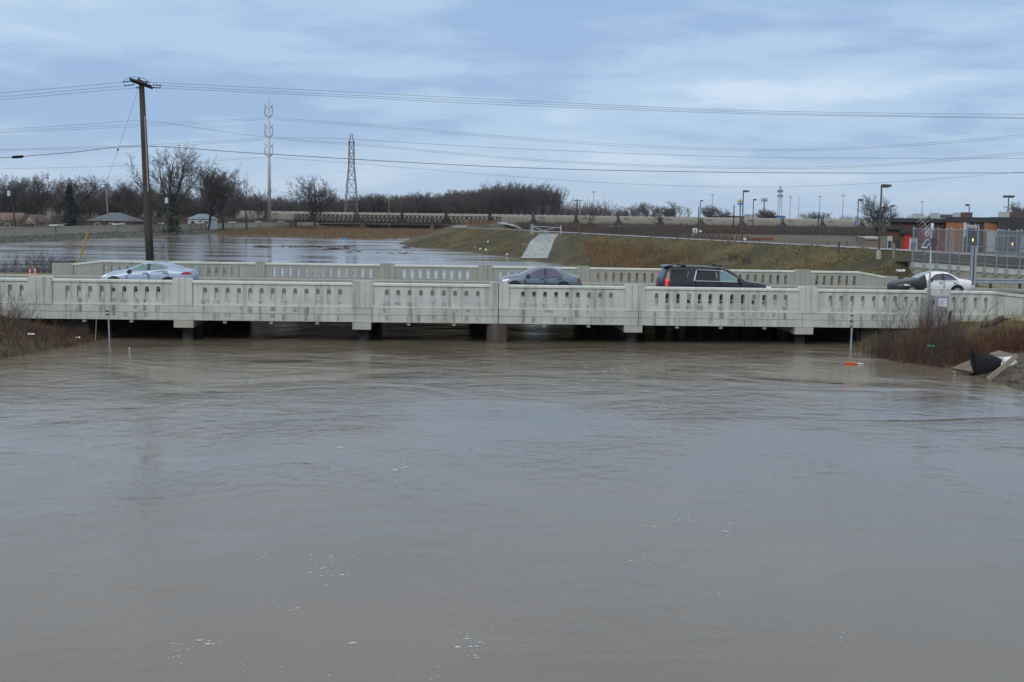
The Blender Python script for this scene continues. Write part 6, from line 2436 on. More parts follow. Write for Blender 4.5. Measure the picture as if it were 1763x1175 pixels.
# cream trailer and sheds between the levee and the train
def block(nm, px0, py0, px1, py1, y, depth, zb, mat_, label, cat, roof=None):
    a, b = at_y(px0, py0, y), at_y(px1, py0, y)
    o = thing(nm, label, cat, Vector(((a.x + b.x) / 2, y, zb)))
    w, h = (b.x - a.x) / 2, a.z - zb
    mb_ = MB()
    mb_.box(-w, w, 0, depth, -.2, h - (.25 if roof else 0))
    mb_.build('wall', mat_, o)
    if roof:
        mb_ = MB()
        mb_.box(-w - .2, w + .2, -.2, depth + .2, h - .249, h)
        mb_.build('roof', roof, o)
    return o


block('trailer', 1030, 388.5, 1083, 396, 455, 3, .8, M['house_cream'], 'long low cream trailer under the hopper wagons', 'trailer', M['house_white'])
block('trailer', 1086, 389.5, 1120, 396, 460, 3, .8, M['steel_dark'], 'dark low trailer with a yellow top right of the cream one', 'trailer', M['sign_yellow'])
block('warehouse', 1313, 371.5, 1352, 378, 900, 20, .8, M['sign_blue'], 'flat dark blue far building on the right skyline', 'building', M['steel_dark'])
block('warehouse', 1290, 369.5, 1312, 378, 930, 20, .8, M['unit'], 'pale green flat far building left of the dark blue one', 'building', M['unit'])
block('warehouse', 1226, 371.5, 1288, 378, 960, 20, .8, M['brick'], 'long low grey far building behind the tallest lamp', 'building', M['shingle_grey'])
block('warehouse', 1153, 360.0, 1163, 372, 800, 12, .8, M['shingle_brown'], 'small dark tower block far behind the hopper wagons', 'building', M['steel_dark'])
o = block('brick_wall', 1287, 409.5, 1332, 419, 262, .5, .3, M['brick_red'], 'low red brick wall behind the levee path', 'wall')
o = thing('white_float', 'white round tank end beside the low red brick wall', 'tank', at_y(1281.5, 414, 258))
mb = MB()
for k in range(6):
    pass
mb.tube([(0, 0, -.5), (0, 0, -.42), (0, 0, -.15), (0, 0, .25), (0, 0, .45)], [.25, .45, .55, .45, .2], 12)
mb.build('tank', M['sign_white'], o, smooth=True)
o = block('bin_enclosure', 1487, 409, 1516.5, 430, 225, 4, .4, M['shed'], 'brown board bin enclosure left of the restaurant', 'enclosure')
a, b = at_y(1489, 408, 225), at_y(1516, 412.5, 225)
for k, (z0, z1) in enumerate(((a.z - .28, a.z), (b.z - .15, b.z + .1))):
    mb = MB()
    w = (b.x - a.x) / 2
    mb.box(-w, w, -.15, 4.1, z0 - .4, z1 - .4)
    mb.build('roof_slab', M['house_white'] if k == 0 else M['shed'], o)

# ------------------------------------------------------------------ restaurant
RY = 190.0
ro = at_y(1640, 430, RY)
rest = thing('restaurant', 'dark brick and orange panelled fast food restaurant behind the fence at right', 'restaurant', Vector((ro.x, RY, .4)))
RO = rest.location.copy()


RA = math.atan2(ro.x, RY)
RM = Matrix.Translation(RO) @ Matrix.Rotation(-RA, 4, 'Z')
RMI = RM.inverted()
rest.rotation_euler = (0, 0, -RA)


def rpx(px, py, front):
    o_, d_ = RMI @ CAM, RMI.to_3x3() @ ray(px, py)
    return o_ + d_ * ((-front - o_.y) / d_.y)


def rbox(nm, px0, py0, px1, py1, mat_, front=0.0, depth=6.0, parent=None, zb=None):
    """block of the restaurant: photo rectangle on its front plane, so many metres forward and deep"""
    a_, b_ = rpx(px0, py0, front), rpx(px1, py1, front)
    c_ = rpx((px0 + px1) / 2, py0, front)
    z0 = zb - RO.z if zb is not None else rpx((px0 + px1) / 2, py1, front).z
    mb_ = MB()
    mb_.box(a_.x, b_.x, -front, -front + depth, z0, c_.z)
    return mb_.build(nm, mat_, parent or rest)


rbox('wall', 1533, 382.5, 1629, 450, M['brick'], 0, 16, zb=.3)
rbox('wall', 1629, 383, 1790, 450, M['roof_black'], -.02, 16, zb=.3)
rbox('roof_band', 1531.5, 376.3, 1627, 383, M['roof_black'], .6, 16.4)
rbox('roof_band', 1627.2, 374.2, 1706, 383, M['roof_black'], 1.6, 17)
rbox('roof_band', 1706.3, 374.6, 1800, 383.6, M['roof_black'], 1.9, 17.2)
for px in (1536, 1572, 1624.5):
    rbox('downpipe', px - 1, 384, px + 1, 400, M['roof_black'], .25, .24)
# lower side entrance
rbox('wall', 1526.5, 395.5, 1551, 450, M['brick'], 2.2, 2.15, zb=.3)
rbox('canopy', 1524, 390.3, 1552.5, 395.3, M['roof_black'], 2.8, 2.7)
d = rbox('door', 1527.5, 407, 1535.5, 432, M['grey_panel'], 2.3, .09)
rbox('pane', 1529, 415, 1534.5, 430, M['pane'], 2.36, .05, d)
w_ = rbox('window', 1542, 414.5, 1548.5, 425, M['roof_black'], 2.3, .09)
rbox('canopy', 1549, 397, 1576, 402.3, M['roof_black'], 3.4, 3.2)
rbox('brick_pier', 1551.3, 402.5, 1556.5, 450, M['brick_red'], 2.6, 2.5, zb=.3)
rbox('red_tower', 1556.8, 402.6, 1567, 450, M['red_panel'], 2.9, 2.8, zb=.3)
d = rbox('door_frame', 1565.5, 410, 1578.5, 450, M['grey_panel'], 3.1, .3, zb=.3)
rbox('door', 1569, 417.5, 1574, 450, M['pane'], 3.14, .05, d, zb=.3)
rbox('red_panel', 1578, 397, 1603, 450, M['maroon'], .5, .45, zb=.3)
rbox('red_panel', 1616, 397, 1628, 450, M['brick_red'], .5, .45, zb=.3)
# cedar columns and the dark panel that carries the sign
rbox('cedar_column', 1629, 383.2, 1659, 450, M['cedar'], 1.5, 1.45, zb=.3)
rbox('column_edge', 1659.2, 383.2, 1661, 450, M['steel_light'], 1.55, 1.4, zb=.3)
sp_panel = rbox('sign_panel', 1661.2, 383.3, 1694, 450, M['roof_black'], 1.2, 1.1, zb=.3)
rbox('cedar_column', 1694.2, 383.3, 1717, 450, M['cedar'], 1.5, 1.45, zb=.3)
rbox('canopy', 1717.3, 383.8, 1800, 398.5, M['roof_black'], 2.6, 2.5)
rbox('grey_wall', 1700, 399, 1800, 450, M['grey_panel'], 1.7, .2, zb=.3)
for px0, px1 in ((1715, 1755), (1660, 1672), (1675, 1690)):
    f_ = rbox('window', px0, 408, px1, 432, M['roof_black'], 1.95, .12)
    n = 3 if px1 - px0 > 20 else 1
    for k in range(n):
        wpx = (px1 - px0 - 1.5) / n
        rbox('pane', px0 + 1 + k * wpx, 409.2, px0 + .3 + (k + 1) * wpx, 431, M['pane'], 2.0, .06, f_)
for px, py in ((1675, 413), (1743, 420)):
    g_ = rbox('lamp', px - .9, py - 2, px + .9, py + 3, M['warm_light'], 2.1, .12)
ps = rpx(1674.5, 393.6, 1.25)
text_mesh('sign', "Wendy's", M['sign_white'], .86, .05, Matrix.Translation(ps) @ UPR @ Matrix.Diagonal((.62, 1.35, 1, 1)), rest, bold=.012)
for (x0, y0, x1, m_, f_, lb) in ((1571, 368, 1590, 'unit', -3, 0), (1602, 367, 1617, 'unit', -3, 0), (1618.5, 369.5, 1640, 'sign_blue', -4, 0), (1640.3, 366.3, 1653.5, 'unit', -2, 0), (1653.8, 366, 1674, 'unit_brown', -2, 0), (1720, 365.2, 1738, 'unit', -2, 0), (1738.3, 365.5, 1761, 'unit_brown', -2, 0)):
    rbox('roof_unit', x0, y0, x1, 376.5, M[m_ if m_ != 'sign_blue' else 'shingle_grey'], f_, 2.4)
# kerb side planting in front
strip_of_brush('shrubbery', 'low dark planting in front of the restaurant', M['brush_red'], 500, lambda g: g.uniform(50, 80), lambda g, x: g.uniform(176, 184), lambda g, x, y: g.uniform(.5, 1.3), 41, lambda x, y: .45, .03, .5, 4)

# ------------------------------------------------------------------ retaining wall and tall fence by the road
FA, FB = Vector((at_y(1571, 453, 91.5).x, 91.5, 0)), Vector((at_y(1790, 466, 78.5).x, 78.5, 0))
FD = (FB - FA)
FL = FD.length
FD.normalize()
FN = Vector((-FD.y, FD.x, 0))
if FN.y > 0:
    FN = -FN
WT = 2.72
rw_ = thing('retaining_wall', 'tan concrete retaining wall carrying the tall steel fence by the road', 'wall', FA + Vector((0, 0, 1.0)))
ro_ = rw_.location.copy()


def along(mb_, a, b, n0, n1, z0, z1):
    p = []
    for z in (z0, z1):
        for (s, n) in ((a, n0), (b, n0), (b, n1), (a, n1)):
            q = FA + FD * s + FN * n
            p.append((q.x, q.y, z))
    mb_.add(p, [(0, 3, 2, 1), (4, 5, 6, 7), (0, 1, 5, 4), (1, 2, 6, 5), (2, 3, 7, 6), (3, 0, 4, 7)])


nseg = 5
for k in range(nseg):
    a, b = FL * k / nseg, FL * (k + 1) / nseg
    mb = MB()
    along(mb, a + .01, b - .01, 0, -.35, .6, WT - .35)
    q = mb.build('wall_panel', M['conc_tan'], rw_, off=ro_)
    mb = MB()
    along(mb, a + .006, b - .006, .06, -.4, WT - .349, WT)
    mb.build('coping', M['conc_cap'], q, off=ro_)
fillv = []
for k in range(0, 41):
    s_ = -3.0 + (FL + 6) * k / 40
    row = []
    for n_, zf in ((-.3, 0), (-.8, .35), (-1.5, 1.0), (-3.2, 1.0), (-4.8, 1.0)):
        q = FA + FD * s_ + FN * n_
        hz_ = max(2.70, float(h_ground(q.x, q.y)) if n_ < -3.4 else CREST_Z)
        row.append((q.x, q.y, 2.70 + (hz_ - 2.70) * zf + .02))
    fillv.append(row)
mb = MB()
for i in range(40):
    for k in range(4):
        mb.quad(fillv[i][k], fillv[i + 1][k], fillv[i + 1][k + 1], fillv[i][k + 1])
tag(mb.build('verge', M['levee'], smooth=True), kind='structure')
# return that dies into the levee
e = at_y(1532, 443, 103)
mb = MB()
a_, b_ = FA + FN * -.2, Vector((e.x, 103, 0))
dn = (b_ - a_).normalized()
nn = Vector((-dn.y, dn.x, 0)) * .18
mb.add([(a_ - nn).to_tuple()[:2] + (.8,), (b_ - nn).to_tuple()[:2] + (.8,), (b_ + nn).to_tuple()[:2] + (.8,), (a_ + nn).to_tuple()[:2] + (.8,),
        (a_ - nn).to_tuple()[:2] + (WT + .002,), (b_ - nn).to_tuple()[:2] + (WT + .15,), (b_ + nn).to_tuple()[:2] + (WT + .15,), (a_ + nn).to_tuple()[:2] + (WT + .002,)],
       [(0, 3, 2, 1), (4, 5, 6, 7), (0, 1, 5, 4), (1, 2, 6, 5), (2, 3, 7, 6), (3, 0, 4, 7)])
mb.build('wing_wall', M['conc_tan'], rw_, off=ro_)


def fence_thing(label, off_n, posts_px, s0, s1, zt, zb, wide=False):
    fo_ = FA + FN * off_n + Vector((0, 0, WT))
    f = thing('steel_fence', label, 'fence', fo_)
    ss_ = []
    for px in posts_px:
        lo, hi = -2.0, FL + 3
        for _ in range(40):
            m = (lo + hi) / 2
            q = FA + FD * m + FN * off_n
            tx, ty_ = q.x, q.y
            g = ray(px, 430)
            if tx * g.y < ty_ * g.x:
                lo = m
            else:
                hi = m
        ss_.append((lo + hi) / 2)
    for i, s in enumerate(ss_):
        q = FA + FD * s + FN * off_n
        mb_ = MB()
        r = .055 if i % 3 == 0 else .04
        mb_.tube([(q.x, q.y, zb - .55), (q.x, q.y, zt + .05)], r, 8)
        mb_.tube([(q.x, q.y, zt + .05), (q.x, q.y, zt + .10), (q.x, q.y, zt + .15)], [r * 1.3, r * 1.3, r * .5], 8)
        pst = mb_.build('post', M['steel'], f, off=fo_)
        mb_ = MB()
        mb_.box(q.x - .1, q.x + .1, q.y - .08, q.y + .08, zb - .58, zb - .12)
        mb_.build('base_bracket', M['steel'], pst, off=fo_)
    for z in (zt, (zt + zb) / 2 + .1, zb + .12):
        mb_ = MB()
        a, b = FA + FD * s0 + FN * (off_n + .01), FA + FD * s1 + FN * (off_n + .01)
        mb_.tube([(a.x, a.y, z), (b.x, b.y, z)], .032, 6)
        mb_.build('rail', M['steel'], f, off=fo_)
    segs = []
    hgt = zt - zb
    st_ = .13
    n = int((s1 - s0 + hgt) / st_)
    for k in range(n):
        for sgn in (1, -1):
            sa = s0 - (hgt if sgn > 0 else 0) + k * st_
            sb = sa + hgt * sgn
            if sgn < 0:
                sa, sb = s0 + k * st_, s0 + k * st_ - hgt
            lo, hi = (sa, sb)
            t0, t1 = 0.0, 1.0
            # clip to the panel
            if hi != lo:
                for lim, cmp_ in ((s0, 1), (s1, -1)):
                    ta = (lim - lo) / (hi - lo)
                    if cmp_ * (hi - lo) > 0:
                        t0 = max(t0, ta)
                    else:
                        t1 = min(t1, ta)
            if t1 <= t0:
                continue
            A = FA + FD * (lo + (hi - lo) * t0) + FN * (off_n + .05)
            Bq = FA + FD * (lo + (hi - lo) * t1) + FN * (off_n + .05)
            segs.append((Vector((A.x, A.y, zb + hgt * t0)) - fo_, Vector((Bq.x, Bq.y, zb + hgt * t1)) - fo_, .0075, .0075, 0))
    o = segs_mesh('chain_link_mesh', segs, M['mirrorless_mesh'], f, 3)
    o['kind'] = 'stuff'
    return f


fence_thing('tall galvanised chain link fence on the face of the retaining wall', .12, [1572, 1592, 1614, 1636, 1652, 1697, 1717, 1735, 1757, 1778], 0, FL + 1, 5.16, WT + .1)
fence_thing('second tall chain link fence standing behind the first on the wall', -3.2, [1628, 1640, 1664, 1683, 1722, 1727, 1750, 1770], 5.2, FL + 3, 5.1, WT + .1)
# heavy steel column by the road in front of the fence
g0, g1 = at_y(1672.5, 424, 78), at_y(1681.5, 424, 78)
o = thing('steel_column', 'wide galvanised steel column standing by the road before the fence', 'steel column', Vector(((g0.x + g1.x) / 2, 78, 1.3)))
w = (g1.x - g0.x) / 2
H = g0.z - 1.3
mb = MB()
mb.box(-w, -w + .12, -.12, .12, .0, H)
mb.box(w - .12, w, -.12, .12, .0, H)
mb.build('flange', M['steel'], o)
mb = MB()
mb.box(-w + .12, w - .12, -.05, .02, .0, H - .03)
mb.build('web', M['steel_dark'], o)
# guard rails
def guardrail(label, pts, z, group=None):
    o_ = thing('guardrail', label, 'guardrail', Vector(pts[0]) + Vector((0, 0, z)))
    of = o_.location.copy()
    prof_ = [(0, .16), (-.05, .13), (-.05, .07), (0, .02), (0, -.02), (-.05, -.07), (-.05, -.13), (0, -.16)]
    mb_ = MB()
    vs_, fs = [], []
    for p in pts:
        for (d_, h_) in prof_:
            vs_.append((p[0], p[1] + d_, z + .55 + h_))
        for (d_, h_) in prof_[::-1]:
            vs_.append((p[0], p[1] + d_ + .02, z + .55 + h_))
    n_ = len(prof_) * 2
    for i in range(len(pts) - 1):
        for k in range(n_):
            fs.append((i * n_ + k, i * n_ + (k + 1) % n_, (i + 1) * n_ + (k + 1) % n_, (i + 1) * n_ + k))
    fs.append(tuple(range(n_)))
    mb_.add(vs_, fs)
    mb_.build('beam', M['steel'], o_, off=of)
    L = (Vector(pts[-1]) - Vector(pts[0])).length
    for k in range(int(L / 1.9) + 1):
        q = Vector(pts[0]).lerp(Vector(pts[-1]), min(1, k * 1.9 / L))
        mb_ = MB()
        mb_.box(q.x - .07, q.x + .07, q.y + .03, q.y + .2, z - .3, z + .72)
        mb_.build('post', M['wood_log'], o_, off=of)
    return o_


ga, gb_ = B(fb(1548), 20.5, 0), B(48, 20.3, 0)
gz = B(fb(1548), 20.5, DECK).z
guardrail('steel guardrail along the far side of the road at the right edge', [(ga.x, ga.y, 0), (gb_.x, gb_.y, 0)], gz + .02)

# ------------------------------------------------------------------ gauging station on the right bank
cu0, cw0 = px_uw(1604.5, 509, -.75)
cu1, cw1 = px_uw(1628, 569, -.75)
cb = B((cu0 + cu1) / 2, -.7, cw1)
cab = thing('equipment_cabinet', 'grey metal equipment cabinet with a pale notice in front of the right parapet', 'cabinet', cb)
w, H = (cu1 - cu0) / 2, cw0 - cw1
RZ = Matrix.Rotation(TH, 4, 'Z')
cab.rotation_euler = (0, 0, TH)
mb = MB()
mb.box(-w, w, -.25, .35, -.1, H)
body = mb.build('body', M['cabinet'], cab)
mb = MB()
mb.box(-w + .04, w - .04, -.275, -.252, .05, H - .05)
dr = mb.build('door', M['cabinet'], cab)
mb = MB()
mb.box(w - .16, w - .12, -.31, -.276, H * .52, H * .52 + .16)
mb.build('door_handle', M['steel_dark'], dr)
for z in (.25, H - .35):
    mb = MB()
    mb.box(-w - .01, -w + .05, -.285, -.25, z, z + .14)
    mb.build('hinge', M['steel_dark'], dr)
mb = MB()
mb.box(-.12, w - .1, -.286, -.277, H - .48, H - .12)
sg = mb.build('notice', M['sign_white'], cab)
mb = MB()
for k, (a, b) in enumerate(((-.08, .2), (-.08, .26), (-.08, .12), (-.08, .23), (-.02, .2))):
    mb.box(a, b, -.2885, -.2865, H - .20 - k * .055, H - .185 - k * .055)
mb.build('print', M['sign_blue'], sg)
# side pipe case beside it
mb = MB()
mb.box(-w - .36, -w - .02, -.15, .3, -.1, H - .12)
mb.build('side_case', M['cabinet'], cab)
ms0, ms1 = px_uw(1597.8, 560, -1.1), px_uw(1604, 398, -1.1)
mo = B(ms0[0], -1.1, ms0[1])
mt_ = B(ms1[0], -1.1, ms1[1])
mst = thing('gauge_mast', 'slim grey gauge mast with yagi aerial and tilted solar panel on the right bank', 'gauge mast', mo)
mb = MB()
mb.tube([Vector((0, 0, -.3)), (mt_ - mo)], .042, 10)
mb.build('pole', M['steel'], mst, smooth=True)
gp = lambda px, py, v=-1.15: B(*(lambda q: (q[0], v, q[1]))(px_uw(px, py, v))) - mo
# aerial
for (a, b) in (((1584.5, 377), (1606, 402)), ((1592, 405), (1606.5, 391))):
    mb = MB()
    A, Bp = gp(*a), gp(*b)
    mb.tube([A, Bp], .011, 6)
    q = mb.build('aerial_boom', M['steel_light'], mst)
    d = (Bp - A).normalized()
    sd = Vector((d.z, 0, -d.x))
    n = 6
    for k in range(n):
        c = A.lerp(Bp, (k + .15) / n)
        mb = MB()
        ll = .26 - .015 * k
        mb.tube([c - sd * ll + Vector((0, -.02, 0)), c + sd * ll + Vector((0, -.02, 0))], .007, 5)
        mb.build('aerial_element', M['steel_light'], q)
    if a[0] > 1590:
        break
A, Bp = gp(1592, 404), gp(1604.5, 389)
for k in range(2):
    mb = MB()
    o_ = Vector((.09 * k, 0, -.10 * k))
    mb.tube([A + o_, Bp + o_], .013, 5)
    mb.build('aerial_arm', M['white_plastic'], mst)
mb = MB()
mb.tube([gp(1605, 398), gp(1605, 392), gp(1605.2, 386.5), gp(1605.3, 384.5)], [.035, .05, .06, .02], 10)
mb.build('rain_gauge', M['white_plastic'], mst, smooth=True)
pc = [gp(1595.2, 412.5, -1.05), gp(1603.2, 413.8, -1.05), gp(1595.5, 427.2, -1.45), gp(1586.2, 426.2, -1.45)]
nrm = (pc[1] - pc[0]).cross(pc[3] - pc[0]).normalized()
if nrm.y > 0:
    nrm = -nrm
mb = MB()
back = [p - nrm * .05 for p in pc]
mb.add(pc + back, [(0, 1, 2, 3), (7, 6, 5, 4), (0, 4, 5, 1), (1, 5, 6, 2), (2, 6, 7, 3), (3, 7, 4, 0)])
spn = mb.build('solar_panel', M['sign_white'], mst)
ctr = sum(pc, Vector((0, 0, 0))) / 4
mb = MB()
mb.add([ctr + (p - ctr) * .84 + nrm * .006 for p in pc], [(0, 1, 2, 3)])
mb.build('solar_cell', M['solar'], spn)
mb = MB()
mb.tube([ctr - nrm * .05, gp(1602.5, 412)], .025, 6)
mb.build('panel_bracket', M['steel_dark'], mst)
mb = MB()
cpt = gp(1604, 420)
mb.tube([gp(1605, 409), gp(1611, 412), gp(1611.5, 420), gp(1606, 425), gp(1603.5, 431)], .018, 6)
mb.build('cable_loop', M['black'], mst)
mb = MB()
mb.box(-.13, .13, -.16, -.04, (gp(1604, 423)).z, (gp(1604, 411)).z)
mb.v = [(a + gp(1606, 415).x + .05, b, c) for a, b, c in mb.v]
mb.build('data_box', M['steel_dark'], mst)

# ------------------------------------------------------------------ things on the near banks
def post_thing(nm, px, py0, py1, v, r, mat_, label, cat, bolts=0, zdown=.5):
    a, b = px_uw(px[0], py1, v), px_uw(px[1], py0, v)
    A, Bq = B(a[0], v, a[1]), B(b[0], v, b[1])
    o_ = thing(nm, label, cat, A)
    mb_ = MB()
    mb_.tube([Vector((0, 0, -zdown)), Bq - A], r, 8)
    mb_.build('shaft', mat_, o_)
    for k in range(bolts):
        c = (Bq - A) * (.98 - .14 * k)
        mb_ = MB()
        mb_.tube([c + Vector((-.11, -.03, 0)), c + Vector((.02, -.03, 0))], .028, 6)
        mb_.build('bolt', M['black'], o_)
    return o_


post_thing('steel_post', (1464, 1467.6), 542, 612, -1.6, .045, M['steel'], 'thin steel post with bolts standing in water before the right end of the bridge', 'post', 3, 1.2)
post_thing('staff_gauge', (188.5, 186.5), 535, 578, -.9, .035, M['steel'], 'thin pale post by the water under the left end of the bridge', 'post', 2, .6)
post_thing('stake', (164, 166), 550, 575, -.6, .02, M['wood_grey'], 'thin grey stick left of the pale post under the bridge', 'stake', 0, .3)
# outfall with black rubber duckbill valve
vy = 46.3
vc = at_y(1674, 624, vy)
val = thing('outfall_valve', 'big black rubber duckbill valve on a white outfall pipe at the right water edge', 'outfall valve', Vector((vc.x, vy, 0)))
VO = val.location.copy()
secs = []
tp = [(1673.6, 603, 646, .10), (1683, 605, 648, .20), (1695, 609, 648, .27), (1708, 613, 646, .30), (1721, 615.5, 643, .30)]
mb = MB()
vs_, fs = [], []
nn_ = 14
for (px, y0, y1, hw_) in tp:
    a, b = at_y(px, y0, vy), at_y(px, y1, vy)
    cz, hz = (a.z + b.z) / 2, (a.z - b.z) / 2
    for k in range(nn_):
        t = 2 * math.pi * k / nn_
        e_ = abs(math.sin(t)) ** .6 * (1 if math.sin(t) > 0 else -1)
        vs_.append((a.x, vy + hw_ * math.cos(t), cz + hz * e_))
for i in range(len(tp) - 1):
    for k in range(nn_):
        fs.append((i * nn_ + k, i * nn_ + (k + 1) % nn_, (i + 1) * nn_ + (k + 1) % nn_, (i + 1) * nn_ + k))
fs.append(tuple(range(nn_)))
fs.append(tuple((len(tp) - 1) * nn_ + k for k in range(nn_)))
mb.add(vs_, fs)
mb.build('duckbill', M['black'], val, smooth=True, off=VO)
a, b = at_y(1719, 616, vy), at_y(1735, 616, vy)
cz = (at_y(1725, 616, vy).z + at_y(1725, 641, vy).z) / 2
mb = MB()
mb.tube([(a.x, vy, cz), (a.x + .08, vy, cz), (a.x + .34, vy, cz + .02), (a.x + .52, vy + .12, cz + .04)], [.31, .29, .28, .28], 16)
mb.build('pipe', M['white_plastic'], val, smooth=True, off=VO)
mb = MB()
mb.tube([(a.x + .06, vy, cz), (a.x + .12, vy, cz)], .315, 16)
mb.build('clamp_band', M['steel'], val, smooth=True, off=VO)


def slab(label, pts, t, mat_, nm='concrete_slab', cat='concrete slab'):
    P = [Vector(p) for p in pts]
    n_ = (P[1] - P[0]).cross(P[2] - P[0]).normalized()
    if n_.z < 0 or (abs(n_.z) < .05 and n_.y > 0):
        n_ = -n_
    mb_ = MB()
    m = len(P)
    mb_.add(P + [p - n_ * t for p in P], [tuple(range(m)), tuple(range(2 * m - 1, m - 1, -1))] + [(i, (i + 1) % m, (i + 1) % m + m, i + m) for i in range(m)])
    return tag(mb_.build(nm, mat_, off=P[0]), label, cat)


M['slab_muddy'] = concrete('muddy_slab_concrete', (0.20, 0.17, 0.13), (0.13, 0.105, 0.08), 0.6, blotch=.8)
slab('tilted concrete wing slab left of the black valve', [at_y(1638, 634, 46.9), at_y(1673, 640, 46.0), at_y(1674, 618.5, 46.6)], .12, M['slab_muddy'])
slab('tilted concrete wing slab above the pipe behind the black valve', [at_y(1703, 608.5, 47.5), at_y(1720, 603.5, 47.5), at_y(1750, 611.5, 46.9), at_y(1738, 634, 46.4), at_y(1722, 618, 46.9)], .12, M['slab_muddy'])
pa_, pb2 = at_y(1700.5, 654.5, 44.6), at_y(1751, 612.5, 45.6)
mb = MB()
dv = (pb2 - pa_).normalized()
sv = dv.cross(Vector((0, 1, 0))).normalized()
tv = dv.cross(sv).normalized()
vs_ = []
for q in (pa_, pb2):
    for (s, t) in ((-.085, -.03), (.085, -.03), (.085, .03), (-.085, .03)):
        vs_.append(q + sv * s + tv * t)
mb.add(vs_, [(3, 2, 1, 0), (4, 5, 6, 7), (0, 1, 5, 4), (1, 2, 6, 5), (2, 3, 7, 6), (3, 0, 4, 7)])
tag(mb.build('plank', M['wood_grey'], off=pa_), 'weathered plank leaning on the bank beside the black valve', 'plank')
# mud apron and rubble at the water edge
mp_ = []
rg = random.Random(77)
mb = MB()
for k in range(420):
    px = rg.uniform(1600, 1790)
    py = np.interp(px, [1600, 1660, 1700, 1763], [632, 642, 662, 690]) - rg.uniform(-2, 42) * (1 if px > 1690 else .4)
    y = float(5.7 * F_PX / max(60, (py - (372 + .01396 * (px - 881)))))
    x = at_y(px, py, y).x
    lump(mb, (x, y, float(h_bank(x, y, 1)) + .0), rg.uniform(.02, .05) + .10 * rg.random() ** 4, rg)
tag(mb.build('rubble', M['mud']), 'muddy stones along the right water edge', kind='stuff')
# litter, float, bottle, log
mb = MB()
A, Bq, C = at_z(1455.5, 625.5, .03), at_z(1476.5, 626.5, .03), at_z(1487, 627.3, .03)
fl = thing('channeliser_post', 'orange plastic marker post with white end floating at the right water edge', 'marker post', A)
mb.tube([Vector((0, 0, 0)), (Bq - A) * .03, (Bq - A) * .05, Bq - A], [.07, .07, .05, .035], 12)
mb.build('tube', M['orange'], fl, smooth=True)
mb = MB()
mb.tube([Bq - A, C - A], [.033, .02], 10)
mb.build('reflector', M['white_plastic'], fl, smooth=True)
bt = at_y(1583, 593, 50.9)
o = thing('plastic_bottle', 'green plastic bottle lying in the brush on the right bank', 'bottle', (bt.x, 50.0, max(.3, bt.z)))
mb = MB()
mb.tube([(0, 0, 0), (.02, 0, 0), (.2, 0, .01), (.26, 0, .01)], [.05, .065, .065, .03], 10)
mb.build('bottle', M['green_bottle'], o, smooth=True)
mb = MB()
mb.tube([(.26, 0, .01), (.30, 0, .01)], .028, 8)
mb.build('cap', M['white_plastic'], o)
for (px, py, z, sz, lb) in ((1644, 639.5, .06, .13, 'white foam cup at the water edge left of the black valve'), (1667, 644, .02, .10, 'scrap of white foam touching the black valve')):
    q = at_z(px, py, z)
    mb = MB()
    mb.tube([(0, 0, -.05), (.01, 0, .0), (.0, 0, sz)], [sz * .4, sz * .45, sz * .55], 10)
    tag(mb.build('foam_cup', M['white_plastic'], off=(0, 0, 0)), lb, 'litter').location = q
q = at_z(223, 600, .03)
mb = MB()
lump(mb, (0, 0, 0), .035, rg)
o = tag(mb.build('foam_block', M['white_plastic']), 'small white foam block floating under the left end of the bridge', 'litter')
o.location = q
for (px, py, y, lb) in ((54, 575, 48.5, 'crumpled pale plastic bag on the left bank'), (134, 581, 53.5, 'crumpled white scrap on the stones under the left end of the bridge')):
    q = at_y(px, py, y)
    mb = MB()
    for k in range(3):
        lump(mb, (k * .08 - .08, rg.uniform(-.05, .05), 0), .045, rg)
    o = tag(mb.build('plastic_bag', M['sign_white']), lb, 'litter')
    o.location = (q.x, y, max(q.z, float(h_bank(q.x, y, -1)) + .1))
la, lb_ = at_y(1690, 562, 54.5), at_y(1727, 548, 54.8)
lg = thing('dead_log', 'dark dead log lying on the grass against the right wing wall', 'log', la)
mb = MB()
mb.tube([Vector((0, 0, 0)), (lb_ - la) * .5 + Vector((0, 0, -.05)), (lb_ - la) * .8, lb_ - la], [.09, .13, .15, .13], 9)
mb.build('trunk', M['wood_log'], lg, smooth=True)
mb = MB()
mb.tube([(lb_ - la) * .85, (lb_ - la) + Vector((.35, 0, -.02))], [.07, .03], 6)
mb.build('branch', M['wood_log'], lg)
# stump-like post by the cabinet
st0 = px_uw(1633, 566, -.9)
sp0 = B(st0[0], -.9, st0[1])
sk = thing('wooden_stump', 'dark broken wooden post right of the cabinet', 'post', sp0)
mb = MB()
mb.tube([(0, 0, -.3), (.01, 0, .45), (.06, 0, .78), (.09, 0, .82)], [.08, .07, .06, .03], 8)
mb.build('stump', M['wood_log'], sk)
# orange delineators on the road at the left
for k, px in enumerate((51.5, 60.3)):
    a, b = at_y(px, 462 - k * .8, 72.5), None
    z0 = B(to_uv(a.x, 72.5)[0], to_uv(a.x, 72.5)[1], DECK).z
    o = thing('delineator_post', ('left' if k == 0 else 'right') + ' one of two orange delineator posts beyond the left end of the parapet', 'delineator', Vector((a.x, 72.5, z0)), 'orange delineator posts')
    H = a.z - z0
    mb = MB()
    mb.tube([(0, 0, 0), (0, 0, .04), (0, 0, .05), (0, 0, H)], [.16, .16, .055, .05], 10)
    mb.build('tube', M['orange'], o, smooth=True)
    for z in (H - .22, H - .42):
        mb = MB()
        mb.tube([(0, 0, z), (0, 0, z + .09)], .057, 10)
        mb.build('reflective_band', M['white_plastic'], o, smooth=True)
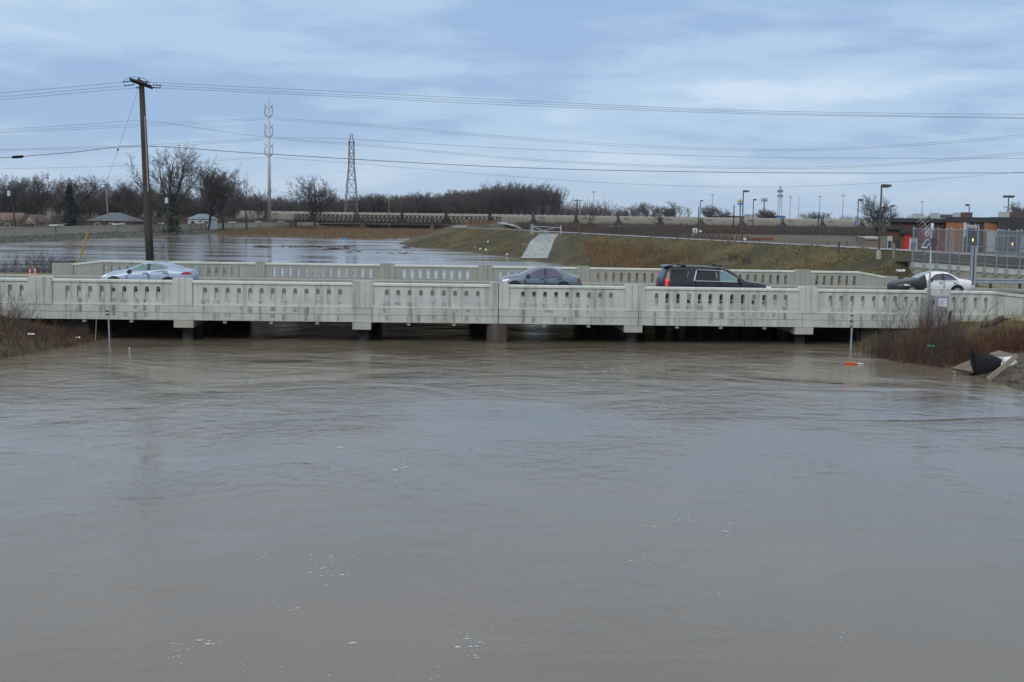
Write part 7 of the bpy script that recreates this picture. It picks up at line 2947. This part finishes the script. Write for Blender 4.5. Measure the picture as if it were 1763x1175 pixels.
# pipe gate across the ramp
ga0, ga1 = drape(914.5, 404), drape(965.5, 404)
zt = at_y(940, 390.5, (ga0.y + ga1.y) / 2).z
gt = thing('pipe_gate', 'pale pipe gate with crossed braces at the top of the boat ramp', 'gate', ga0)
hgt = max(1.0, zt - ga0.z)
gd = (ga1 - ga0)
gd.z = 0
for t in (0, .06, 1.0):
    mb = MB()
    p = gd * t
    mb.tube([p + Vector((0, 0, -.4)), p + Vector((0, 0, hgt + .25))], .075, 8)
    mb.build('post', M['steel_light'], gt)
for a, b in (((.06, hgt), (1, hgt * .93)), ((.06, hgt * .95), (.55, .45)), ((.35, .5), (.8, hgt * .9)), ((.06, .42), (.6, .42))):
    mb = MB()
    mb.tube([gd * a[0] + Vector((0, 0, a[1])), gd * b[0] + Vector((0, 0, b[1]))], .05, 6)
    mb.build('bar', M['steel_light'], gt)
# bollards along the path
for (px, yt_, yb_, lb, m_) in ((1444, 416, 429, 'black bollard beside the levee path, standing alone', 'steel_dark'), (1425, 415, 421, 'thin dark stake behind the path left of the black bollard', 'steel_dark'), (1458.5, 416, 423, 'thin dark stake behind the path right of the black bollard', 'steel_dark'), (1538.5, 420, 437, 'stout tan wooden bollard beside the nearest lamp', 'wood_grey')):
    y = 2.33 * F_PX / (yb_ - (372 + .01396 * (px - 881)))
    a = at_y(px, yt_, y)
    g = at_y(px, yb_, y)
    mb = MB()
    r = .09 if yb_ - yt_ > 10 else .05
    mb.tube([(0, 0, -.3), (0, 0, a.z - g.z - .02), (0, 0, a.z - g.z)], [r, r, r * .6], 10)
    o = tag(mb.build('bollard', M[m_]), lb, 'bollard')
    o.location = g
# white sheet of plastic on the slope and scraps at the levee foot
q = at_y(1551, 466, 88)
mb = MB()
for k in range(4):
    lump(mb, (k * .16 - .25, rg.uniform(-.1, .1), .0), .085 + .03 * (k % 2), rg)
o = tag(mb.build('plastic_sheet', M['sign_white']), 'crumpled white sheet on the grass below the retaining wall', 'litter')
o.location = (q.x, 88, max(q.z, float(h_ground(q.x, 88)) + .1))
for k, (px, py, m_, lb) in enumerate(((818, 428, 'orange', 'orange scrap at the levee foot left of the ramp'), (827, 430, 'sign_white', 'upright white scrap at the levee foot'), (836.5, 432, 'sign_white', 'white bag at the levee foot'), (840, 418, 'sign_white', 'white scrap halfway up the levee slope'), (873, 439.5, 'sign_white', 'white scrap at the levee foot nearest the ramp'), (592, 411.5, 'sign_blue', 'blue scrap caught at the reeds in the river'))):
    p = drape(px, py) if px > 700 else at_z(px, py, .1)
    mb = MB()
    lump(mb, (0, 0, 0), .22 if px != 592 else .5, rg)
    o = tag(mb.build('scrap', M[m_]), lb, 'litter')
    o.location = p + Vector((0, 0, .1))
# drifting debris lines on the flooded side
mb = MB()
for (px0, px1, py_c, n, sz) in ((480, 610, 425, 110, .35), (560, 600, 428.5, 50, .4), (440, 466, 425.5, 45, .35), (690, 770, 426, 90, .3), (640, 720, 436, 14, .25), (590, 625, 434, 16, .2), (695, 745, 424.5, 60, .4)):
    for k in range(n):
        px = rg.uniform(px0, px1)
        q = at_z(px, py_c + rg.gauss(0, 1.0), .0)
        a = rg.uniform(0, 3.14)
        L_s = sz * rg.uniform(.5, 2.2)
        d = Vector((math.cos(a), math.sin(a) * .3, rg.uniform(-.05, .12)))
        mb.tube([q - d * L_s, q + d * L_s + Vector((0, 0, .05))], [.035, .02], 4)
tag(mb.build('debris', M['brush_brown']), 'drifting reed litter in lines on the calm floodwater', kind='stuff')
# foam flecks carried down from the bridge
mb = MB()
for (cx_, cy_, sx_, sy_, n, sz) in ((628, 796, 45, 9, 26, .05), (640, 770, 60, 20, 14, .04), (690, 806, 22, 8, 14, .05), (590, 778, 12, 4, 8, .05), (780, 775, 70, 6, 26, .045), (545, 982, 42, 14, 60, .035), (500, 960, 60, 22, 16, .03), (450, 952, 8, 8, 6, .04),
                                   (470, 1045, 20, 6, 7, .03), (310, 1125, 14, 16, 10, .032), (355, 1108, 24, 8, 14, .03), (455, 1152, 45, 10, 10, .028), (608, 1108, 3, 1, 2, .05), (810, 1112, 26, 18, 30, .032), (720, 1150, 60, 16, 12, .026), (1060, 640, 40, 8, 24, .06), (1085, 658, 30, 8, 18, .06),
                                   (1120, 742, 30, 6, 24, .05), (1050, 715, 20, 6, 18, .05), (1150, 700, 16, 5, 16, .05), (900, 628, 60, 8, 30, .05), (800, 655, 40, 6, 16, .05), (740, 640, 30, 6, 14, .05), (1180, 900, 70, 14, 34, .035), (1230, 840, 120, 30, 26, .03), (1300, 830, 50, 10, 12, .035),
                                   (1105, 968, 30, 6, 8, .032), (1320, 955, 50, 10, 10, .03), (1450, 1098, 26, 8, 8, .035), (1480, 920, 30, 8, 8, .03), (1130, 650, 90, 14, 30, .05), (640, 880, 200, 40, 18, .03), (900, 1000, 300, 60, 14, .025), (400, 640, 160, 14, 20, .05)):
    for k in range(int(n * 3.0)):
        px, py = rg.gauss(cx_, sx_ * .85), rg.gauss(cy_, sy_ * .8)
        if py < 600 or not (-20 < px < 1780):
            continue
        q = at_z(px, py, .004)
        s = sz * .62 * min(1.6, rg.lognormvariate(-.95, .7))
        m = 7
        ph = rg.uniform(0, 6.28)
        el = rg.uniform(.25, .8)
        ca, sa = math.cos(ph), math.sin(ph)
        ring_ = []
        for i in range(m):
            t = 2 * math.pi * i / m
            r = s * rg.uniform(.7, 1.25)
            x_, y_ = r * math.cos(t) * 1.5, r * math.sin(t) * el * 1.5
            ring_.append(q + Vector((x_ * ca - y_ * sa * .6, x_ * sa * .6 + y_ * ca, 0)))
        mb.add(ring_ + [q + Vector((0, 0, s * .04))], [(i, (i + 1) % m, m) for i in range(m)])
tag(mb.build('foam', M['foam']), 'white foam flecks drifting in loose lines on the brown water', kind='stuff')

# ------------------------------------------------------------------ damp air
m = bpy.data.materials.new('damp_air')
m.use_nodes = True
nt = m.node_tree
nt.nodes.clear()
mo_ = nt.nodes.new('ShaderNodeOutputMaterial')
pv = nt.nodes.new('ShaderNodeVolumePrincipled')
pv.inputs['Color'].default_value = (0.86, 0.92, 1.0, 1)
pv.inputs['Density'].default_value = 0.00007
pv.inputs['Anisotropy'].default_value = 0.2
nt.links.new(pv.outputs[0], mo_.inputs['Volume'])
mb = MB()
mb.box(-2950, 2950, -120, 3350, -3.6, 60)
tag(mb.build('haze', m), kind='stuff')
